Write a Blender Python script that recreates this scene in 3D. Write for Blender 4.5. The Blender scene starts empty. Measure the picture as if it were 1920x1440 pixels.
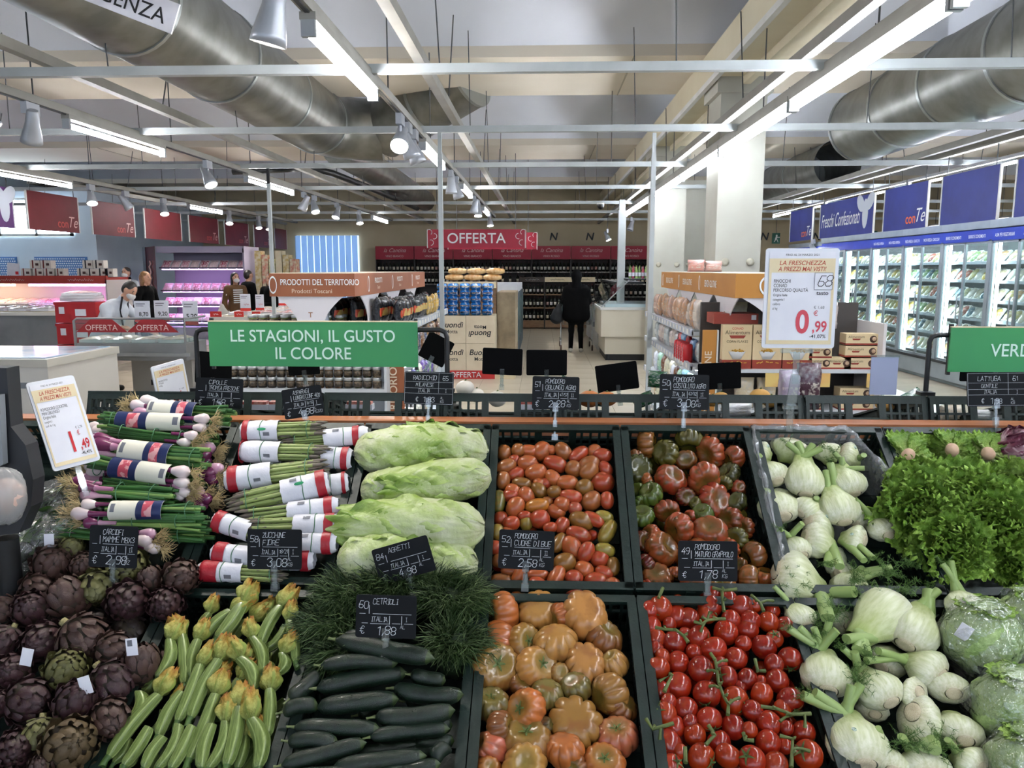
import bpy, math, random
import numpy as np
from mathutils import Vector, Matrix
random.seed(7); np.random.seed(7)
SC = bpy.context.scene
COL = SC.collection
PI = math.pi
# ---------------------------------------------------------------- camera
FPX = 1450.0; YAW = math.radians(2.15); PITCH = math.radians(8.434); CAMH = 1.70
cam_d = bpy.data.cameras.new('camera'); cam = bpy.data.objects.new('camera', cam_d); COL.objects.link(cam)
cam.location = (0, 0, CAMH); cam.rotation_euler = (PI/2-PITCH, 0, YAW)
cam_d.sensor_width = 36.0; cam_d.lens = 36.0*FPX/1920.0; cam_d.clip_start = .05; cam_d.clip_end = 120
SC.camera = cam
# ---------------------------------------------------------------- world, exposure
w = bpy.data.worlds.new('world'); SC.world = w; w.use_nodes = True
bg = w.node_tree.nodes['Background']; bg.inputs[0].default_value = (.68, .8, 1, 1); bg.inputs[1].default_value = 1.15
SC.view_settings.view_transform = 'Standard'; SC.view_settings.look = 'None'
SC.view_settings.exposure = 0.92; SC.view_settings.gamma = 1; SC.view_settings.use_curve_mapping = False
SC.cycles.use_denoising = True
SC.cycles.max_bounces = 4; SC.cycles.diffuse_bounces = 2; SC.cycles.glossy_bounces = 2
SC.cycles.transparent_max_bounces = 10; SC.cycles.transmission_bounces = 2
SC.cycles.use_adaptive_sampling = True; SC.cycles.adaptive_threshold = .08; SC.cycles.adaptive_min_samples = 16; SC.cycles.use_light_tree = False
SC.cycles.sample_clamp_indirect = 4.0
TUBE_W = 42.0
SPOT_W = 45.0       # watts of one spotlight
# ---------------------------------------------------------------- camera geometry: pixel -> point on a real surface
_F = Vector((-math.sin(YAW)*math.cos(PITCH), math.cos(YAW)*math.cos(PITCH), -math.sin(PITCH)))
_R = Vector((math.cos(YAW), math.sin(YAW), 0)); _U = _R.cross(_F); _C = Vector((0, 0, CAMH))
def ray(x, y): return _F + _R*((x-960)/FPX) - _U*((y-720)/FPX)
def onY(x, y, Y): d = ray(x, y); return _C + d*(Y/d.y)
def onX(x, y, X): d = ray(x, y); return _C + d*(X/d.x)
def onZ(x, y, Z): d = ray(x, y); return _C + d*((Z-CAMH)/d.z)
def onP(x, y, P, n): d = ray(x, y); return _C + d*((P-_C).dot(n)/d.dot(n))
def depth(P): return (P-_C).dot(_F)
# ---------------------------------------------------------------- object helpers
KIDS = {}
def link(o, parent=None):
    COL.objects.link(o)
    if parent is not None:
        o.parent = parent; KIDS.setdefault(parent.name, []).append(o)
    return o
def tag(o, label=None, cat=None, group=None, kind=None):
    if label: o['label'] = label
    if cat: o['category'] = cat
    if group: o['group'] = group
    if kind: o['kind'] = kind
    return o
def T(name, label, cat, loc=(0, 0, 0), group=None, M=None):
    o = bpy.data.objects.new(name, None); o.empty_display_size = .05
    if M is not None: o.matrix_world = M
    else: o.location = loc
    link(o); return tag(o, label, cat, group)
def dup(o, M=None, label=None, group=None, color=None, parent=None, cat=None):
    c = o.copy(); link(c, parent)
    if M is not None: c.matrix_basis = M
    if label: c['label'] = label
    if group: c['group'] = group
    if cat: c['category'] = cat
    if color: c.color = color
    for k in KIDS.get(o.name, ()): dup(k, color=color, parent=c)
    return c
def mesh_part(name, me, parent, M=None, color=None):
    o = bpy.data.objects.new(name, me); link(o, parent)
    if M is not None: o.matrix_basis = M
    if color: o.color = color
    return o
def TR(x, y=None, z=None): return Matrix.Translation((x, y, z) if y is not None else x)
def RZ(a): return Matrix.Rotation(a, 4, 'Z')
def RX(a): return Matrix.Rotation(a, 4, 'X')
def RY(a): return Matrix.Rotation(a, 4, 'Y')
def SCL(x, y, z): return Matrix.Diagonal((x, y, z, 1))
def frame(o, x, y, z):
    """matrix with the columns x, y, z, origin o"""
    return Matrix(((x[0], y[0], z[0], o[0]), (x[1], y[1], z[1], o[1]), (x[2], y[2], z[2], o[2]), (0, 0, 0, 1)))
def aim(o, zdir, up=(0, 0, 1)):
    z = Vector(zdir).normalized(); u = Vector(up)
    x = u.cross(z)
    if x.length < 1e-4: x = Vector((1, 0, 0)).cross(z)
    x.normalize(); y = z.cross(x); return frame(o, x, y, z)
class MB:
    def __init__(s): s.v = []; s.f = []; s.m = []; s.s = []; s.g = {}
    def add(s, vs, fs, m=0, sm=False):
        o = len(s.v); s.v.extend(tuple(p) for p in vs)
        s.f.extend(tuple(i+o for i in q) for q in fs)
        s.m.extend([m]*len(fs) if isinstance(m, int) else m); s.s.extend([sm]*len(fs)); return s
    def box(s, c, d, m=0, R=None):
        h = [x/2 for x in d]
        vs = [Vector((sx*h[0], sy*h[1], sz*h[2])) for sz in (-1, 1) for sy in (-1, 1) for sx in (-1, 1)]
        if R is not None: vs = [R @ p for p in vs]
        c = Vector(c)
        return s.add([p+c for p in vs], [(0, 2, 3, 1), (4, 5, 7, 6), (0, 1, 5, 4), (2, 6, 7, 3), (0, 4, 6, 2), (1, 3, 7, 5)], m)
    def bx(s, x0, x1, y0, y1, z0, z1, m=0): return s.box(((x0+x1)/2, (y0+y1)/2, (z0+z1)/2), (x1-x0, y1-y0, z1-z0), m)
    def prism(s, poly, d, m=0, M=None):
        """poly (x,y) extruded by d along +z, then M"""
        n = len(poly); vs = [Vector((x, y, 0)) for x, y in poly]+[Vector((x, y, d)) for x, y in poly]
        if M is not None: vs = [M @ p for p in vs]
        return s.add(vs, [tuple(range(n))[::-1], tuple(range(n, 2*n))]+[(i, (i+1) % n, n+(i+1) % n, n+i) for i in range(n)], m)
    def tube(s, pts, r, n=8, m=0, cap=True, sm=True, flat=1.0):
        pts = [Vector(p) for p in pts]; k = len(pts)
        rs = [r]*k if not hasattr(r, '__len__') else r
        vs = []; up = None
        for i, p in enumerate(pts):
            t = (pts[min(i+1, k-1)]-pts[max(i-1, 0)])
            if t.length < 1e-9: t = Vector((0, 0, 1))
            t.normalize()
            if up is None:
                a = Vector((0, 0, 1)) if abs(t.z) < .9 else Vector((1, 0, 0))
                x = t.cross(a).normalized()
            else: x = (up - t*up.dot(t)).normalized()
            up = x; y = t.cross(x)
            for j in range(n):
                an = 2*PI*j/n; vs.append(p + x*(rs[i]*math.cos(an)) + y*(rs[i]*flat*math.sin(an)))
        fs = [(i*n+j, i*n+(j+1) % n, (i+1)*n+(j+1) % n, (i+1)*n+j) for i in range(k-1) for j in range(n)]
        s.add(vs, fs, m, sm)
        if cap: s.add(vs[:n], [tuple(range(n))[::-1]], m); s.add(vs[-n:], [tuple(range(n))], m)
        return s
    def lathe(s, prof, n=12, m=0, M=None, sm=True, ms=None):
        vs = []
        for r, z in prof:
            for j in range(n):
                a = 2*PI*j/n; vs.append(Vector((r*math.cos(a), r*math.sin(a), z)))
        if M is not None: vs = [M @ p for p in vs]
        k = len(prof)
        fs = [(i*n+j, i*n+(j+1) % n, (i+1)*n+(j+1) % n, (i+1)*n+j) for i in range(k-1) for j in range(n)]
        mm = m if ms is None else [ms[i] for i in range(k-1) for j in range(n)]
        s.add(vs, fs, mm, sm)
        a, b = (m, m) if ms is None else (ms[0], ms[-1])
        flat = len(prof) == 2 and prof[0][1] == prof[1][1] or abs(prof[0][1]-prof[-1][1]) < 1e-9 or (len(prof) == 2 and prof[0][0] < 1e-3)
        if prof[0][0] > 1e-5 and not flat: s.add(vs[:n], [tuple(range(n))[::-1]], a)
        if prof[-1][0] > 1e-5 and not flat: s.add(vs[-n:], [tuple(range(n))], b)
        return s
    def sheet(s, g, m=0, sm=True, wrap=False, fm=None, gv=None):
        """g: rows of points"""
        k, n = len(g), len(g[0]); vs = [p for r in g for p in r]
        if gv: o_ = len(s.v); s.g.update({o_+i*n+j: gv(i/(k-1), j/(n if wrap else n-1)) for i in range(k) for j in range(n)})
        nn = n if wrap else n-1
        fs = [(i*n+j, i*n+(j+1) % n, (i+1)*n+(j+1) % n, (i+1)*n+j) for i in range(k-1) for j in range(nn)]
        mm = m if fm is None else [fm(i, j) for i in range(k-1) for j in range(nn)]
        return s.add(vs, fs, mm, sm)
    def me(s, name, mats, org=None):
        me = bpy.data.meshes.new(name)
        v = s.v if org is None else [(p[0]-org[0], p[1]-org[1], p[2]-org[2]) for p in s.v]
        me.from_pydata(v, [], s.f)
        for q in (mats if isinstance(mats, (list, tuple)) else [mats]): me.materials.append(q)
        me.polygons.foreach_set('material_index', s.m); me.polygons.foreach_set('use_smooth', s.s)
        if s.g:
            at_ = me.attributes.new('grad', 'FLOAT', 'POINT'); at_.data.foreach_set('value', [s.g.get(i, 0.) for i in range(len(s.v))])
        me.update(); return me
    def obj(s, name, mats, parent=None, org=None, M=None, color=None):
        return mesh_part(name, s.me(name, mats, org), parent, M, color)
def solid(o, t):
    md = o.modifiers.new('solid', 'SOLIDIFY'); md.thickness = t; return o
ORD = ['first', 'second', 'third', 'fourth', 'fifth', 'sixth', 'seventh', 'eighth', 'ninth', 'tenth', 'eleventh', 'twelfth', 'thirteenth', 'fourteenth', 'fifteenth', 'sixteenth', 'seventeenth', 'eighteenth', 'nineteenth', 'twentieth', 'twenty-first', 'twenty-second', 'twenty-third', 'twenty-fourth', 'twenty-fifth', 'twenty-sixth', 'twenty-seventh', 'twenty-eighth', 'twenty-ninth', 'thirtieth']
def ordl(i, n=None): return ('last' if n and i == n-1 and n > 2 else ORD[min(i, 29)])
# ---------------------------------------------------------------- materials
def lin(h):
    if not isinstance(h, str): return tuple(h)[:3]
    c = [int(h[i:i+2], 16)/255 for i in (0, 2, 4)]
    return tuple(x/12.92 if x <= .04045 else ((x+.055)/1.055)**2.4 for x in c)
def L4(h): return lin(h)+(1.0,)
MATS = {}
def M_(name, col, col2=None, scale=8., rough=.5, metal=0, bump=0, bscale=40., objc=False, coat=0, emit=0, ecol=None, ramp=(.35, .65), stretch=None, sss=0, alpha=1, tex='NOISE', spec=.5, detail=3., trans=0, bdist=.01, grad=None, gmix=None):
    if name in MATS: return MATS[name]
    m = bpy.data.materials.new(name); m.use_nodes = True; MATS[name] = m
    nt = m.node_tree; N = nt.nodes; Lk = nt.links; b = N['Principled BSDF']
    b.inputs['Roughness'].default_value = rough; b.inputs['Metallic'].default_value = metal
    b.inputs['Base Color'].default_value = L4(col); b.inputs['Specular IOR Level'].default_value = spec
    if coat: b.inputs['Coat Weight'].default_value = coat; b.inputs['Coat Roughness'].default_value = .12
    if sss: b.inputs['Subsurface Weight'].default_value = sss; b.inputs['Subsurface Radius'].default_value = (.01, .006, .003); b.inputs['Subsurface Scale'].default_value = 1.0
    if trans: b.inputs['Transmission Weight'].default_value = trans
    if alpha < 1: b.inputs['Alpha'].default_value = alpha
    if emit: b.inputs['Emission Color'].default_value = L4(ecol or col); b.inputs['Emission Strength'].default_value = emit
    co = None
    def coords():
        nonlocal co
        if co is None:
            tc = N.new('ShaderNodeTexCoord'); co = tc.outputs['Object']
            if stretch:
                mp = N.new('ShaderNodeMapping'); mp.inputs['Scale'].default_value = stretch; Lk.new(co, mp.inputs[0]); co = mp.outputs[0]
        return co
    src = None
    if objc:
        oi = N.new('ShaderNodeObjectInfo'); src = oi.outputs['Color']
    if col2 is not None:
        if tex == 'NOISE':
            t = N.new('ShaderNodeTexNoise'); t.inputs['Scale'].default_value = scale; t.inputs['Detail'].default_value = detail
        elif tex == 'VORONOI':
            t = N.new('ShaderNodeTexVoronoi'); t.inputs['Scale'].default_value = scale
        else:
            t = N.new('ShaderNodeTexWave'); t.inputs['Scale'].default_value = scale; t.inputs['Distortion'].default_value = 3.
        Lk.new(coords(), t.inputs['Vector'])
        r = N.new('ShaderNodeMapRange'); r.inputs['From Min'].default_value = ramp[0]; r.inputs['From Max'].default_value = ramp[1]
        Lk.new(t.outputs[0], r.inputs['Value'])
        mx = N.new('ShaderNodeMix'); mx.data_type = 'RGBA'; Lk.new(r.outputs[0], mx.inputs[0])
        if src is not None: Lk.new(src, mx.inputs[6])
        else: mx.inputs[6].default_value = L4(col)
        mx.inputs[7].default_value = L4(col2); src = mx.outputs[2]
    if gmix is not None:
        ga = N.new('ShaderNodeAttribute'); ga.attribute_name = 'grad'; mx = N.new('ShaderNodeMix'); mx.data_type = 'RGBA'; Lk.new(ga.outputs['Fac'], mx.inputs[0])
        if src is not None: Lk.new(src, mx.inputs[6])
        else: mx.inputs[6].default_value = L4(col)
        mx.inputs[7].default_value = L4(gmix); src = mx.outputs[2]
    if grad:
        ga = N.new('ShaderNodeAttribute'); ga.attribute_name = 'grad'; cr = N.new('ShaderNodeValToRGB'); Lk.new(ga.outputs['Fac'], cr.inputs[0]); el = cr.color_ramp.elements
        el[0].position, el[0].color = grad[0][0], L4(grad[0][1]); el[1].position, el[1].color = grad[-1][0], L4(grad[-1][1])
        for p_, c_ in grad[1:-1]: e = el.new(p_); e.color = L4(c_)
        if src is not None:
            mx2 = N.new('ShaderNodeMix'); mx2.data_type = 'RGBA'; mx2.blend_type = 'MULTIPLY'; mx2.inputs[0].default_value = 1; Lk.new(src, mx2.inputs[6]); Lk.new(cr.outputs[0], mx2.inputs[7]); src = mx2.outputs[2]
        else: src = cr.outputs[0]
    if src is not None: Lk.new(src, b.inputs['Base Color'])
    if bump:
        t = N.new('ShaderNodeTexNoise'); t.inputs['Scale'].default_value = bscale; t.inputs['Detail'].default_value = 4; Lk.new(coords(), t.inputs['Vector'])
        bn = N.new('ShaderNodeBump'); bn.inputs['Strength'].default_value = bump; bn.inputs['Distance'].default_value = bdist
        Lk.new(t.outputs[0], bn.inputs['Height']); Lk.new(bn.outputs[0], b.inputs['Normal'])
    return m
def film(name, tint='FFFFFF', body=.12, gl=.35, rough=.08, bump=.5, bscale=30.):
    """thin clear plastic: see-through sheet with crumpled gloss"""
    if name in MATS: return MATS[name]
    m = bpy.data.materials.new(name); m.use_nodes = True; MATS[name] = m; nt = m.node_tree; N = nt.nodes; Lk = nt.links
    N.remove(N['Principled BSDF']); out = N['Material Output']
    tr = N.new('ShaderNodeBsdfTransparent'); tr.inputs[0].default_value = L4(tint)
    df = N.new('ShaderNodeBsdfDiffuse'); df.inputs[0].default_value = L4(tint)
    g = N.new('ShaderNodeBsdfGlossy'); g.inputs['Roughness'].default_value = rough
    fr = N.new('ShaderNodeLayerWeight'); fr.inputs[0].default_value = .5; pw = N.new('ShaderNodeMath'); pw.operation = 'POWER'; pw.inputs[1].default_value = 4.; Lk.new(fr.outputs['Facing'], pw.inputs[0])
    mr = N.new('ShaderNodeMath'); mr.operation = 'MULTIPLY_ADD'; mr.inputs[1].default_value = .7; mr.inputs[2].default_value = gl*.22; mr.use_clamp = True
    m1 = N.new('ShaderNodeMixShader'); m1.inputs[0].default_value = body; m2 = N.new('ShaderNodeMixShader')
    Lk.new(tr.outputs[0], m1.inputs[1]); Lk.new(df.outputs[0], m1.inputs[2]); Lk.new(pw.outputs[0], mr.inputs[0]); Lk.new(mr.outputs[0], m2.inputs[0])
    Lk.new(m1.outputs[0], m2.inputs[1]); Lk.new(g.outputs[0], m2.inputs[2]); Lk.new(m2.outputs[0], out.inputs[0])
    if bump:
        tc = N.new('ShaderNodeTexCoord'); t = N.new('ShaderNodeTexNoise'); t.inputs['Scale'].default_value = bscale; t.inputs['Detail'].default_value = 3; Lk.new(tc.outputs['Object'], t.inputs['Vector'])
        bn = N.new('ShaderNodeBump'); bn.inputs['Strength'].default_value = bump; bn.inputs['Distance'].default_value = .02; Lk.new(t.outputs[0], bn.inputs['Height'])
        Lk.new(bn.outputs[0], g.inputs['Normal']); Lk.new(bn.outputs[0], fr.inputs['Normal'])
    return m
WHITE = M_('white_paint', 'E8E8E4', 'DADAD4', 3., rough=.6)
BLACK = M_('black_plastic', '0E0F10', '16181A', 30., rough=.45)
GREY = M_('grey_metal', '8E9296', '84888C', 6., rough=.45, metal=.3)
DGREY = M_('dark_metal', '3A3D40', '303336', 6., rough=.5, metal=.3)
SILVER = M_('silver_paint', 'A9ADB0', 'A0A4A8', 10., rough=.35, metal=.5)
CHROME = M_('chrome', 'C8CACC', rough=.18, metal=1.)
WTXT = M_('white_print', 'F2F4F2', rough=.6)
BTXT = M_('black_print', '1A1A1C', rough=.6)
GTXT = M_('grey_print', '6A6C74', rough=.6)
RTXT = M_('red_print', 'C8202A', rough=.6)
CHALK = M_('chalk_ink', 'E8ECEE', 'C8CED2', 200., rough=.8)
PAPER = M_('white_paper', 'EDEDF2', 'E4E4EC', 10., rough=.55)
CREAM = M_('cream_card', 'E8D9B4', 'E2D0A8', 10., rough=.55)
ACRYL = film('clear_acrylic', 'F4FAFA', .06, .6, .05, 0)
GLASS = film('glass_pane', 'F2FAF8', .02, .25, .03, 0)
WRAP = film('cling_film', 'FFFFFF', .07, .5, .16, .9, 26.)
# ---------------------------------------------------------------- printed lettering
_TX = {}
def text_me(s, mt, bold=0., shear=0., align='CENTER'):
    key = (s, mt.name, bold, shear, align)
    if key not in _TX:
        cu = bpy.data.curves.new('t', 'FONT'); cu.body = s; cu.size = 1.; cu.align_x = align; cu.offset = bold; cu.shear = shear; cu.resolution_u = 5
        ob = bpy.data.objects.new('t', cu); me = bpy.data.meshes.new_from_object(ob)
        bpy.data.objects.remove(ob); me.materials.clear(); me.materials.append(mt); me.name = 'lettering'
        # printed ink has a thickness of its own so it stands a hair proud of the board
        _TX[key] = me
    return _TX[key]
def text(s, parent, M, size, mt=None, bold=0., shear=0., align='CENTER', sx=1., name='lettering'):
    o = mesh_part(name, text_me(s, mt or WTXT, bold, shear, align), parent, M @ SCL(size*sx, size, size)); return o
# stroke letters for the chalk-pen handwriting: polylines on a 4 x 6 grid
GL = {'A': '00 26 40|12 32', 'B': '00 06 36 45 44 33 03|33 42 41 30 00', 'C': '45 36 16 05 01 10 30 41', 'D': '00 06 26 44 42 20 00', 'E': '46 06 00 40|03 33', 'F': '46 06 00|03 33', 'G': '45 36 16 05 01 10 30 41 43 23', 'H': '00 06|40 46|03 43', 'I': '20 26|10 30|16 36', 'K': '00 06|46 03 40', 'L': '06 00 40', 'M': '00 06 23 46 40', 'N': '00 06 40 46', 'O': '16 05 01 10 30 41 45 36 16', 'P': '00 06 36 45 44 33 03', 'Q': '16 05 01 10 30 41 45 36 16|22 40', 'R': '00 06 36 45 44 33 03|23 40', 'S': '45 36 16 05 14 33 42 41 30 10 01', 'T': '06 46|26 20', 'U': '06 01 10 30 41 46', 'V': '06 20 46', 'X': '00 46|06 40', 'Z': '06 46 00 40', '0': '16 05 01 10 30 41 45 36 16', '1': '05 26 20', '2': '05 16 36 45 44 00 40', '3': '05 16 36 45 34 23 34|23 33 42 41 30 10 01', '4': '36 02 42|30 34', '5': '46 06 03 33 42 41 30 00', '6': '46 16 02 01 10 30 41 42 33 03', '7': '06 46 10', '8': '13 04 05 16 36 45 44 33 13 02 01 10 30 41 42 33', '9': '43 13 04 05 16 36 45 42 30 10', '/': '00 46', ',': '21 1-', '.': '20 21', 'E€': '', '-': '03 43', '€': '45 36 26 14 12 20 30 41|04 34|02 32'}
def hand_me(lines, th=.0006):
    """lines: (text, x, y, height, slant). one mesh of chalk-pen strokes on the plane y=0 (x right, z up)"""
    b = MB()
    for s, x0, z0, h, sl, *mw in lines:
        x = x0; sq = 1.
        if mw:
            nat = sum(h*.45 if ch in ' .,1I' else h*.72 for ch in s); sq = min(1., mw[0]/nat)
        for ch in s:
            if ch == ' ': x += h*.45*sq; continue
            g = GL.get(ch)
            if g is None: continue
            jx, jz = random.uniform(-.03, .03)*h, random.uniform(-.05, .05)*h
            k = random.uniform(.9, 1.08)
            for st in g.split('|'):
                pts = []
                for q in st.split():
                    qx = int(q[0])/4*h*.58*k*sq; qz = (-1 if q[1] == '-' else int(q[1]))/6*h*k
                    pts.append((x+jx+qx+qz*sl+random.uniform(-.02, .02)*h, z0+jz+qz+random.uniform(-.02, .02)*h))
                wd = h*.065
                for (ax, az), (bx_, bz) in zip(pts, pts[1:]):
                    dx, dz = bx_-ax, bz-az; l = math.hypot(dx, dz) or 1; ux, uz = dx/l*wd*.5, dz/l*wd*.5; nx, nz = -uz, ux
                    b.add([(ax-ux+nx, -th, az-uz+nz), (ax-ux-nx, -th, az-uz-nz), (bx_+ux-nx, -th, bz+uz-nz), (bx_+ux+nx, -th, bz+uz+nz)], [(0, 1, 2, 3)])
            x += (h*.72*k if ch not in '.,1I' else h*.45)*sq
    return b
# ================================================================ SHELL
FACE = RX(PI/2)                                    # lettering that faces the shopper (-Y)
FL = frame((0, 0, 0), (0, 1, 0), (0, 0, 1), (1, 0, 0))      # on a left-hand plane, faces +X
FR = frame((0, 0, 0), (0, -1, 0), (0, 0, 1), (-1, 0, 0))    # on a right-hand plane, faces -X
def at(x, y, z, F=FACE): return TR(x, y, z) @ F
def struct(o): o['kind'] = 'structure'; return o
TILE = M_('floor_tile', 'CFC4AE', 'C6BAA2', 1.7, rough=.28, spec=.4)
GROUT = M_('floor_grout', '9A917F', 'AFA48E', 2., rough=.7)
floor = struct(MB().bx(-14, 12.5, -7, 25, -.1, -.006).obj('floor', M_('floor_far', 'C6BBA4', 'BDB29A', 2., rough=.32)))
tme = MB().box((0, 0, -.004), (.594, .594, .008)).me('tile', TILE)
struct(MB().bx(-14, 12.5, -7, 25, -.006, -.004).obj('grout', GROUT, floor))
tiles = [(-1.2+.6*i, 5.2+.6*j) for i in range(6) for j in range(31)] + [(-7.2+.6*i, 8.2+.6*j) for i in range(8) for j in range(9)]
tiles += [(2.4+.6*i, 7.6+.6*j) for i in range(5) for j in range(7)]
for x, y in tiles[:298]: mesh_part('tile', tme, floor, TR(x, y, 0))
# far floor beyond the individually laid tiles
MB().bx(-14, -7.6, -7, 25, -.004, -.001).obj('tiled_floor', M_('floor_tiles_far', 'CBC0A9', 'C3B79F', 2., rough=.3), floor)
WALLM = M_('wall_paint', 'CDBFA0', 'C6B796', 1.5, rough=.75)
WALLB = M_('wall_paint_pale', 'DCE8F0', 'D2DEE8', 1.5, rough=.7)
CEILW = M_('ceiling_white', 'ECEFF6', 'E4E7EE', .8, rough=.8)
CEILB = M_('ceiling_beige', 'E6DCCA', 'DED2BE', .8, rough=.8)
struct(MB().bx(-14, 12.5, 24.6, 24.8, 0, 5).obj('wall_back', WALLM))
struct(MB().bx(-14.2, -14, -7, 24.8, 0, 5).obj('wall_left', WALLB))
struct(MB().bx(12.5, 12.7, -7, 24.8, 0, 5).obj('wall_right', WALLM))
wfr = struct(MB().bx(-14.2, 12.7, -7.2, -7, 0, .5).bx(-14.2, 12.7, -7.2, -7, 4.0, 5).obj('wall_front', WALLB))  # opening in the unseen wall, added so sky light brightens the ceiling
for i in range(10): MB().bx(-14.2+i*2.97, -14.1+i*2.97, -7.2, -7, .5, 4.0).obj('mullion', GREY, wfr)
ws = struct(MB().bx(-14, -10.75, 18.6, 18.8, 0, 3.6).obj('wall_service', WALLB))
struct(MB().bx(-10.95, -10.75, 18.8, 24.6, 0, 3.6).obj('wall_corridor', WALLB))
# pegboard panels and window on the pale service wall
PEG = M_('pegboard_blue', '7FA8D8', '4E78B4', 9., rough=.5, tex='VORONOI', ramp=(.2, .4))
for x0, x1, lb in ((-13.55, -12.75, 'narrow dim blue perforated panel left of the wider one'), (-12.3, -11.0, 'wide blue perforated panel behind the meat counter boxes')):
    p = T('perforated_panel', lb, 'panel', ((x0+x1)/2, 18.58, 1.4), 'blue perforated wall panels')
    MB().bx(x0, x1, 18.56, 18.598, 1.25, 2.0).obj('board', M_('peg_blue', '5C8CC8', '4F7FBC', 5., rough=.4), p, org=p.location)
    pm = MB()
    nx = int((x1-x0)/.055)
    for i in range(nx):
        for j in range(13): pm.box((x0+.03+i*.055+(j % 2)*.02, 18.555, 1.28+j*.056), (.03, .008, .03))
    q = pm.obj('perforations', M_('peg_white', 'E4EEF8', rough=.5), p, org=p.location); q['kind'] = 'stuff'
SKY = M_('window_daylight', 'EAF4FF', emit=9., ecol='DCEEFF')
wi = struct(MB().bx(-13.9, -11.3, 18.56, 18.6, 2.55, 3.35).obj('window_1', SKY))
wf = MB()
for x in (-13.9, -13.05, -12.15, -11.3): wf.bx(x-.03, x+.03, 18.5, 18.57, 2.5, 3.4)
for z in (2.52, 3.37): wf.bx(-13.93, -11.27, 18.5, 18.57, z-.03, z+.03)
wf.obj('window_frame', WHITE, wi)
# daylight through the far plastic curtain
cu = struct(MB().bx(-7.75, -5.75, 24.5, 24.58, 0, 2.75).obj('door_1', M_('curtain_day', 'C4DDF4', emit=.8, ecol='C4DAF2')))
for i in range(10): MB().bx(-7.75+i*.2, -7.75+i*.2+.17, 24.44+(i % 2)*.02, 24.455+(i % 2)*.02, 0, 2.75).obj('plastic_strip', film('strip_film', 'D4E6F8', .35, .4, .1, .2), cu)
dr = struct(MB().bx(-10.5, -9.0, 24.45, 24.6, 0, 2.2).obj('door_2', M_('door_beige', 'D8CBA8', 'D0C29C', 2., rough=.5)))
for x in (-9.76, -9.03, -10.5): MB().bx(x-.03, x+.03, 24.4, 24.47, 0, 2.24).obj('door_frame', M_('frame_grey', '9CA4A4', rough=.5), dr)
# ---- ceiling: barrel vaults between flat soffits
ceil = struct(MB().bx(-14.2, 12.7, -7.2, 24.8, 4.95, 5.1).obj('ceiling', CEILB))
PER = 6.1; y0 = 8.9-PER*3
k = 0
while y0 < 25:
    a, b_ = y0, min(y0+1.9, 24.8)
    if b_ > -7.2: MB().bx(-14.2, 12.7, max(a, -7.2), b_, 4.0, 4.95).obj('soffit_beam', CEILB, ceil)
    g = [[(x, y0+1.9+(PER-1.9)*t, 4.12+.72*math.sin(PI*t)**.8) for x in (-14.2, -6, 0, 6, 12.7)] for t in [i/14 for i in range(15)]]
    g = [r for r in g if -7.2 <= r[0][1] <= 24.8]
    if len(g) > 1: MB().sheet(g).obj('vault_panel', CEILW, ceil)
    for x in (-8.5, -3.2, 1.0, 5.6):
        if -7 < a < 24: MB().bx(x-.008, x+.008, a, b_, 3.992, 4.0).obj('panel_joint', GROUT, ceil)
    y0 += PER
GIRD = M_('girder_cream', 'E2D9BE', 'DACFB2', 1.5, rough=.7)
gd = T('ceiling_girder', 'cream ceiling girder running along above the white pillars', 'girder', (2.05, 8, 3.7))
MB().bx(1.78, 2.5, -7, 24.5, 3.72, 4.0).obj('beam', GIRD, gd, org=gd.location)
MB().bx(1.78, 1.83, -7, 24.5, 3.66, 3.72).obj('edge_trim', WHITE, gd, org=gd.location)
MB().bx(2.12, 2.2, -7, 24.5, 3.64, 3.72).obj('cable_tray', GIRD, gd, org=gd.location)
for (x0, x1, ya, yb, h, lb) in ((1.91, 2.4, 8.7, 9.3, 3.72, 'nearest square white pillar behind the gluten free shelf'), (1.87, 2.42, 13.4, 14.0, 3.72, 'second white pillar further back with round bolt caps'), (2.55, 3.3, 14.6, 15.2, 3.3, 'boxed pale pillar beside the second white pillar')):
    p = T('pillar', lb, 'pillar', ((x0+x1)/2, ya, 0), 'pillars down the right side of the aisle')
    MB().bx(x0, x1, ya, yb, 0, h).obj('shaft', M_('pillar_paint', 'C4C4B8', 'BCBAAE', 2., rough=.6), p, org=p.location)
    for s in (.22, .78):
        MB().lathe([(.04, 0), (.045, .012), (.02, .018)], 14, M=TR(x0+(x1-x0)*s, ya, 1.78) @ RX(PI/2)).obj('bolt_cap', M_('cap_grey', 'BDB9A6', rough=.5), p, org=p.location)
    MB().bx(x0-.05, x1+.05, ya-.05, yb+.05, h-.16, h).obj('capital', M_('pillar_paint', 'DEDCCC'), p, org=p.location)
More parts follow.
